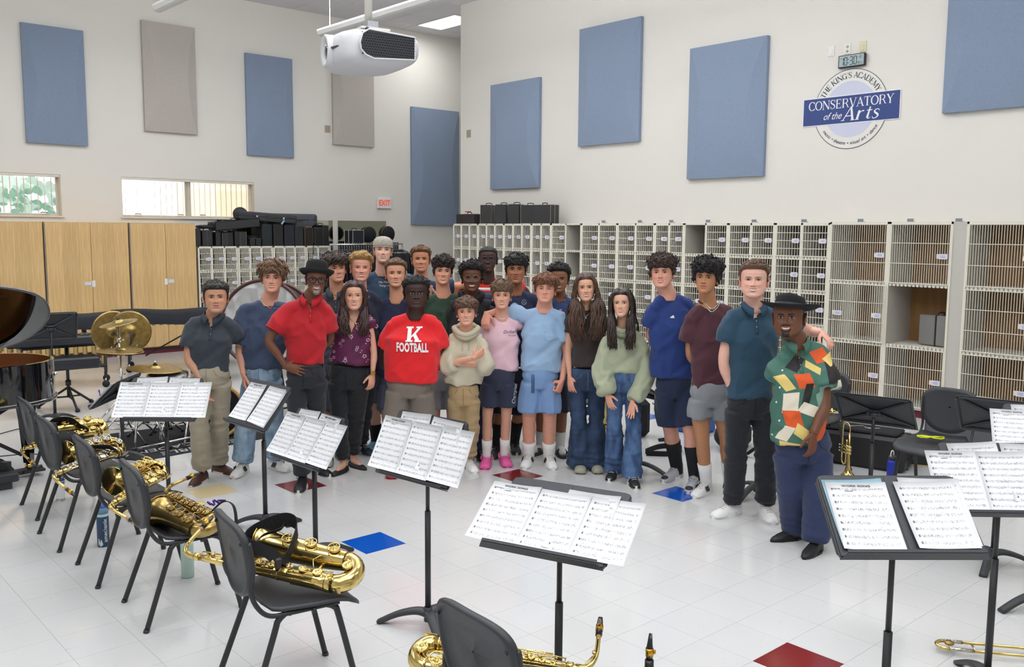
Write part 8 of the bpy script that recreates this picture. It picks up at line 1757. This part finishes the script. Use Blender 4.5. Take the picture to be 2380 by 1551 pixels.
# O
SH((1152, 1086), 'boy in a pink tee and pink clogs', (1166, 720), (1133, 757, 0), (1200, 752, .02), [(790, 1126, 1208), (830, 1130, 1204), (860, 1132, 1202)], (1158, 888), (1131, 1080, -4), (1172, 1076, 10), 'dba58e', 'e3bcc8',
   ('shorts', (943,), .095, .108, '2c3048'), ('croc', 'd9599a', 'cf5490', 'd9599a'), dict(line='fringe', top=.032, side=.012, quiff=.006, c='6a513c', curl=.35, cf=120, locks=360, ll=.03, comb=(.3, -.3, .2), lift=.8), k=.93, sock=('e9e8e6', .13), leg=.9, eR=(1248, 742, .22), wR=(1292, 736, .12), hR=((.6, -.75, -.1), (.3, .2, 1), 'grip'), sleeve=.5, fp=dict(smile=1.1, w=.96, eye=.0042, brow='5a4433', blush=.6, lip='b8655c', iris='5a4a34', gap=.005), hs=.95,
   deco=tprint([("Drifter's", 1187, 770, .038, '3a4048', dict(shear=.3)), ('FISH HOUSE', 1190, 778, .012, '3a4048', {})]), deco2=lambda t, pj, P, D: (lambda f: (text(f, 'Champion', .04, WPR, ((P(1196, 915)[0]+.0, 0, P(1196, 915)[2]), (.12, 0, 1), (-1, 0, .12)), .0001, shear=.3, proj=pj), f.obj('print', t)))(MB()))
# Q
def decoQ(t, proj, P, D):
    f = MB(); f.tube(proj(np.array([P(u, v) for u, v in ((1265, 768), (1265, 785), (1274, 791), (1289, 785), (1291, 766), (1265, 768))]), .002), .0014, 4, mat('stitch_blue', '7f9fc0', .8)); f.obj('chest_pocket', t)
def deco2Q(t, pj, P, D):
    f = MB()
    for du in (0, 4): f.tube(pj(np.array([P(1236+du, v) for v in (866, 880, 895, 910)]), .006), .0035, 5, mat('cord_navy', '26365c', .8))
    f.obj('drawstring', t)
SH((1252, 1090), 'boy in a pale blue tee and blue shorts with an arm round his friend', (1268, 706), (1222, 735, .04), (1306, 738, 0), [(780, 1212, 1312), (820, 1214, 1306), (860, 1214, 1302)], (1255, 885), (1229, 1078, -12), (1275, 1080, 10), 'dba089', '93b1d2',
   ('shorts', (955,), .11, .125, '7a9ac8'), ('sneaker', 'efefef', 'e6e6e4', '2a2b2f'), dict(line='fringe', top=.028, side=.014, quiff=.004, c='6f4630', curl=.35, locks=360, ll=.034, comb=(.6, -.5, -.3), sym=1, part=-.01, lift=.5), sock=('e9e8e6', .11), leg=1.06, eL=(1172, 722, .16), wL=(1131, 730, -.02), hL=((-.12, -.35, -1), (1, -.2, 0), 'grip'), eR=(1318, 826, -.02), wR=(1306, 886, -.08), hR=((-.35, -.2, -1), (-.7, -.8, .1), 'fist'), sw=1.75, sleeve=.55, bulk=1.1,
   fp=dict(smile=1.0, teeth=1, w=1.02, jaw=.05, eye=.0016, brow='6f4630', blush=.9, gap=.0035, lip='c4746a'), hs=.98, face=(-2, -2, 2), deco=decoQ, deco2=deco2Q, fold=1.2)
# S
def decoS(t, proj, P, D): chain_n(t, proj, [P(1350, 712, -.03), P(1354, 726, -.1), P(1362, 735, -.12), P(1371, 726, -.1), P(1375, 712, -.03)], SILV, pend=lambda f, p: f.ball(p+[0, -.004, -.014], (.007, .004, .009), 6, SILV))
SH((1368, 1098), 'girl with long brown hair in a dark brown top and flared jeans', (1362, 702), (1328, 738, 0), (1398, 738, .02), [(775, 1322, 1406), (812, 1332, 1398), (850, 1330, 1402)], (1364, 890), (1350, 1090, -6), (1382, 1090, 6), 'd8a489', '33281f' if False else '352a28',
   ('trousers', -.06, .072, .135, DDEN), ('croc', '9d9a8c', '56594a', '9d9a8c'), dict(c='4a3327', long=(.42, .06, .6, .014, .0, 220), rough=.4, stretch=(1, 1, .2)), fem=1, k=.95, hipw=.165, depth=.66, eL=(1320, 822, 0), wL=(1324, 878, -.05), hL=((.15, -.1, -1), (.75, -.6, 0), 'open'), sleeve=.35, sw=1.2,
   fp=dict(smile=1.35, w=.97, eye=.0046, brow='33231a', browt=.0026, blush=.4, gap=.006, nose=.9, lip='b9606a', lash='0c0908'), hs=.95, deco=decoS, face=(2, 0, -3), fold=.5)
# T
SH((1448, 1116), 'girl in a cropped sage hoodie and blue jeans', (1447, 738), (1416, 782, 0), (1484, 782, .02), [(815, 1406, 1498), (840, 1408, 1498), (862, 1412, 1492)], (1450, 893), (1428, 1108, -20), (1468, 1124, 4), 'dfae95', 'a9b095',
   ('trousers', -.05, .070, .095, MDEN), ('sneaker', '1b1c20', 'e2e0da', 'cfcdc8'), dict(c='2e211c', long=(.36, .025, .75, .005, .004, 200), rough=.35, stretch=(1, 1, .2)), fem=1, k=.92, hipw=.155, depth=.66, neck='hood', rib='a1a88d', eL=(1401, 858, -.02), wL=(1411, 918, -.10), hL=((.35, -.1, -1), (.8, -.6, 0), 'open'), eR=(1502, 862, -.02), wR=(1470, 935, -.12), hR=((-.12, -.1, -1), (.9, -.5, 0), 'open'), sleeve=1.98, sw=2.0,
   fp=dict(smile=1.2, w=.93, eye=.0044, brow='2e211c', browt=.0022, blush=.35, gap=.005, nose=.9, lip='b96a66', lash='0c0908'), hs=.93, face=(-8, 0, -3), fold=1.3, seam='1d2c47')
# U
SH((1583, 1128), 'boy in a bright blue sports tee with three white stripes', (1541, 671), (1527, 706, .0), (1600, 708, .03), [(770, 1508, 1622), (820, 1512, 1618), (874, 1512, 1612)], (1568, 905), (1572, 1112, -42), (1615, 1134, -26), 'd89f8a', '173272',
   ('shorts', (985,), .115, .125, '152442'), ('high', 'a9abb2', 'e2e0e4', 'a9abb2'), dict(line='fringe', top=.034, side=.018, c='3a2922', curl=.4, cf=130, locks=420, ll=.024, curly=.007), sock=('141518', .24), leg=1.1, bulk=1.12, face=(-8, 0, -3), fp=dict(smile=1.1, w=1.02, jaw=.06, eye=.0036, brow='33241c', blush=.7, gap=.0045, lip='b8655c'), hs=1.02, eR=(1622, 800, .1), wR=(1600, 850, .22), hR=None, sleeve=.6, sw=1.8,
   deco=lambda t, proj, P, D: (lambda f: (three_bars(f, proj, P, 1554, 737, .028, WPR), f.obj('print', t)))(MB()))
# V
def decoV(t, proj, P, D):
    cross = lambda f, p: (f.box(p+[0, -.005, -.018], (.006, .004, .036), SILV), f.box(p+[0, -.005, -.012], (.022, .004, .006), SILV)); chain_n(t, proj, [P(1638, 702, -.04), P(1642, 714, -.1), P(1654, 725, -.14), P(1668, 714, -.1), P(1673, 700, -.04)], SILV, r=.0024, pend=cross)
    chain_n(t, proj, [P(1639, 698, -.04), P(1643, 709, -.1), P(1654, 718, -.13), P(1667, 709, -.1), P(1672, 697, -.04)], SILV, r=.0024)
SH((1655, 1156), 'boy with black curls in a maroon tee and grey shorts', (1645, 684), (1612, 732, 0), (1692, 724, .05), [(790, 1606, 1702), (850, 1610, 1698), (908, 1612, 1690)], (1650, 925), (1640, 1146, -38), (1694, 1140, -10), 'b98460', '4b2430',
   ('shorts', (968,), .11, .118, '85898f'), ('sneaker', 'e9e9ea', 'e9e9ea', '22242a'), dict(line='fringe', top=.040, side=.024, quiff=.006, c='171415', curl=.45, cf=130, locks=520, ll=.026, curly=.009), sock=('e6e6e8', .15), leg=1.0, eL=(1604, 822, .08), wL=(1630, 865, .2), hL=None, sleeve=.58, sw=1.85, face=(-12, 0, 2), fp=dict(smile=.1, teeth=0, w=.96, eye=.0042, brow='1f1614', browt=.0034, blush=.25, lip='a8655a'), hs=1.0, deco=decoV, fold=1.2)
# W
SH((1735, 1212), 'man in a teal polo and black trousers, arm round the man in the hat', (1756, 694), (1700, 738, 0), (1806, 734, .04), [(800, 1686, 1806), (860, 1690, 1802), (922, 1692, 1798)], (1745, 950), (1704, 1196, -58), (1777, 1200, 2), 'dfae9d', '1f4258',
   ('trousers', .0, .09, .076, '181b24'), ('sneaker', 'efefef', 'eaeae8', 'efefef'), dict(line='high', top=.018, side=.006, quiff=.014, c='5f4533', curl=.1, locks=240, ll=.036, comb=(.35, .3, .3), lift=.35), neck='polo', eL=(1682, 842, -.02), wL=(1708, 930, .0), hL=None, eR=(1885, 770, .22), wR=(1912, 775, .10), hR=((.35, -.7, -.55), (-.6, .3, .5), 'grip'), sleeve=.5, sw=1.55,
   bulk=1.15, depth=.68, hipw=.17, fp=dict(smile=1.5, w=1.06, jaw=.14, eye=.0034, brow='8a6a50', blush=.8, gap=.0072, lip='b8655c', nose=1.05), hs=1.03, seam='0c0e14', face=(-2, 0, 0), fold=.9)
# X
m, nt, b = nodes_mat('patchwork_shirt'); tc = nt.nodes.new('ShaderNodeTexCoord'); sp = nt.nodes.new('ShaderNodeSeparateXYZ'); nt.links.new(tc.outputs['Object'], sp.inputs[0]); cur = None; rr = random.Random(12)
cols = ['1e1a1c', 'd8561f', 'dfd6c2', 'e0c777', '7f9f8f', '1e1a1c', 'dfd6c2', 'd8561f', 'e0c777', '1e1a1c']
base_rgb = nt.nodes.new('ShaderNodeRGB'); base_rgb.outputs[0].default_value = rgb('3f6b5e'); cur = base_rgb.outputs[0]
PT_ = [(-.09, 1.12, .05, .045, .1, 1), (-.075, 1.02, .025, .085, .05, 0), (-.17, .98, .045, .06, .2, 2), (-.03, .93, .09, .035, -.35, 2), (-.15, .87, .05, .06, .05, 1), (.05, .80, .06, .065, -.1, 1), (-.08, .78, .07, .035, -.6, 3), (-.15, .70, .07, .022, -.1, 3), (.1, 1.18, .05, .07, .3, 0), (.17, 1.08, .06, .045, 0, 2), (.15, 1.05, .025, .03, 0, 4), (.03, 1.27, .05, .04, .3, 1), (.1, 1.25, .045, .03, .5, 3), (-.03, 1.2, .05, .02, -.5, 3), (.2, .95, .03, .08, .1, 1), (.22, .86, .02, .08, 0, 0), (.15, .72, .03, .06, .4, 3), (.2, .68, .04, .04, -.4, 2), (-.2, 1.1, .03, .05, .4, 3), (.05, 1.07, .045, .02, .2, 4), (-.02, .66, .06, .03, .2, 0), (.2, 1.2, .04, .05, .6, 2), (-.19, .78, .03, .05, -.2, 2), (.02, 1.0, .03, .05, .5, 4), (-.13, 1.22, .03, .05, -.4, 0), (.12, .93, .03, .06, .3, 0)]
for cx_, cz_, hx_, hz_, an, ci in PT_:
    a = mth(nt, 'ADD', mth(nt, 'MULTIPLY', sp.outputs[0], cos(an)), mth(nt, 'MULTIPLY_ADD', sp.outputs[2], sin(an), -cx_*cos(an)-cz_*sin(an))); b2 = mth(nt, 'ADD', mth(nt, 'MULTIPLY', sp.outputs[0], -sin(an)), mth(nt, 'MULTIPLY_ADD', sp.outputs[2], cos(an), cx_*sin(an)-cz_*cos(an)))
    k = mth(nt, 'MULTIPLY', mth(nt, 'LESS_THAN', mth(nt, 'ABSOLUTE', mth(nt, 'MULTIPLY_ADD', b2, .25*(1 if ci % 2 else -1), a)), hx_), mth(nt, 'LESS_THAN', mth(nt, 'ABSOLUTE', b2), hz_))
    mx = nt.nodes.new('ShaderNodeMix'); mx.data_type = 'RGBA'; nt.links.new(k, mx.inputs[0]); nt.links.new(cur, mx.inputs[6]); mx.inputs[7].default_value = rgb(cols[ci]); cur = mx.outputs[2]
nt.links.new(cur, b.inputs['Base Color']); b.inputs['Roughness'].default_value = .7; PATCH = m
def exX(t, hT, HR, hs, D):
    f = MB(); M_ = mat('black_felt', '121317'); R_ = HR@rotm(-.10, .06, 0); n = 40; th = np.arange(n)/n*2*pi; V = []
    pr = [(.078, .034, 0), (.11, .030, 1), (.15, .034, 1), (.168, .042, 1), (.168, .047, 1), (.15, .039, 1), (.11, .035, 1), (.087, .042, 0), (.086, .07, 0), (.082, .1, 0), (.073, .118, 0), (.05, .124, 0), (.0, .108, 0)]
    for r_, z_, br in pr:
        for a in th: V.append((r_*cos(a)*(.98 if not br else 1.0), r_*sin(a)*(1.13 if not br else 1.04), z_+(.022*(cos(a)**2)*((r_-.09)/.08) if br else 0)-(0.012*abs(cos(a))*(z_ > .115) if not br else 0)))
    F = [(i*n+j, i*n+(j+1) % n, (i+1)*n+(j+1) % n, (i+1)*n+j) for i in range(len(pr)-1) for j in range(n)]; V = (np.array(V)*hs)@R_.T+hT((0, .012, .018)); f.add(V, F, M_, True); f.obj('wide_brim_hat', t)
    f = MB(); f.lathe([(.0885, .045), (.0885, .066)], 32, mat('hat_band', '1b1c22'), hT((0, .012, .018)), R_*hs, sx=.98, sy=1.13); f.obj('hat_band', t)
def decoX(t, proj, P, D):
    f = MB()
    for u, v in ((1812, 858), (1802, 895), (1797, 930), (1800, 970)): f.ball(proj(np.array([P(u, v)]), .003)[0], (.007, .003, .007), 6, WPR)
    f.obj('buttons', t)
SH((1868, 1268), 'man in a wide black hat and colourful geometric patchwork shirt', (1838, 785), (1832, 822, .0), (1906, 818, .02), [(880, 1798, 1918), (950, 1793, 1916), (1022, 1795, 1916)], (1866, 1050), (1848, 1252, -68), (1896, 1282, -40), '6b4532', '3f6b5e',
   ('trousers', -.03, .108, .095, '263256'), ('dress', '16161a', '101013', '16161a'), dict(line='high', top=.001, side=.001, c='141112', curl=0), smat=PATCH, neck='polo', vdepth=.14, rib='3f6b5e', bulk=1.25, depth=.85, arm=1.15, hipw=.185, eR=(1914, 945, -.12), wR=(1890, 1010, -.20), hR=((-.05, -.1, -1), (-.85, -.5, 0), 'relax'), sleeve=.62, sw=1.85, tdy=-.02,
   fp=dict(smile=1.2, w=1.1, jaw=.14, eye=.0042, brow='14100f', browt=.0034, blush=.05, beard=('120e0d', .95, 'goatee'), lip='9a5f52', gap=.0058, nose=1.3, iris='120b09'), hs=1.04, face=(-10, 0, -2), extra=exX, deco=decoX, seam='151c33', k=.98)
run_jobs()
for fn in JOBS_END: fn()
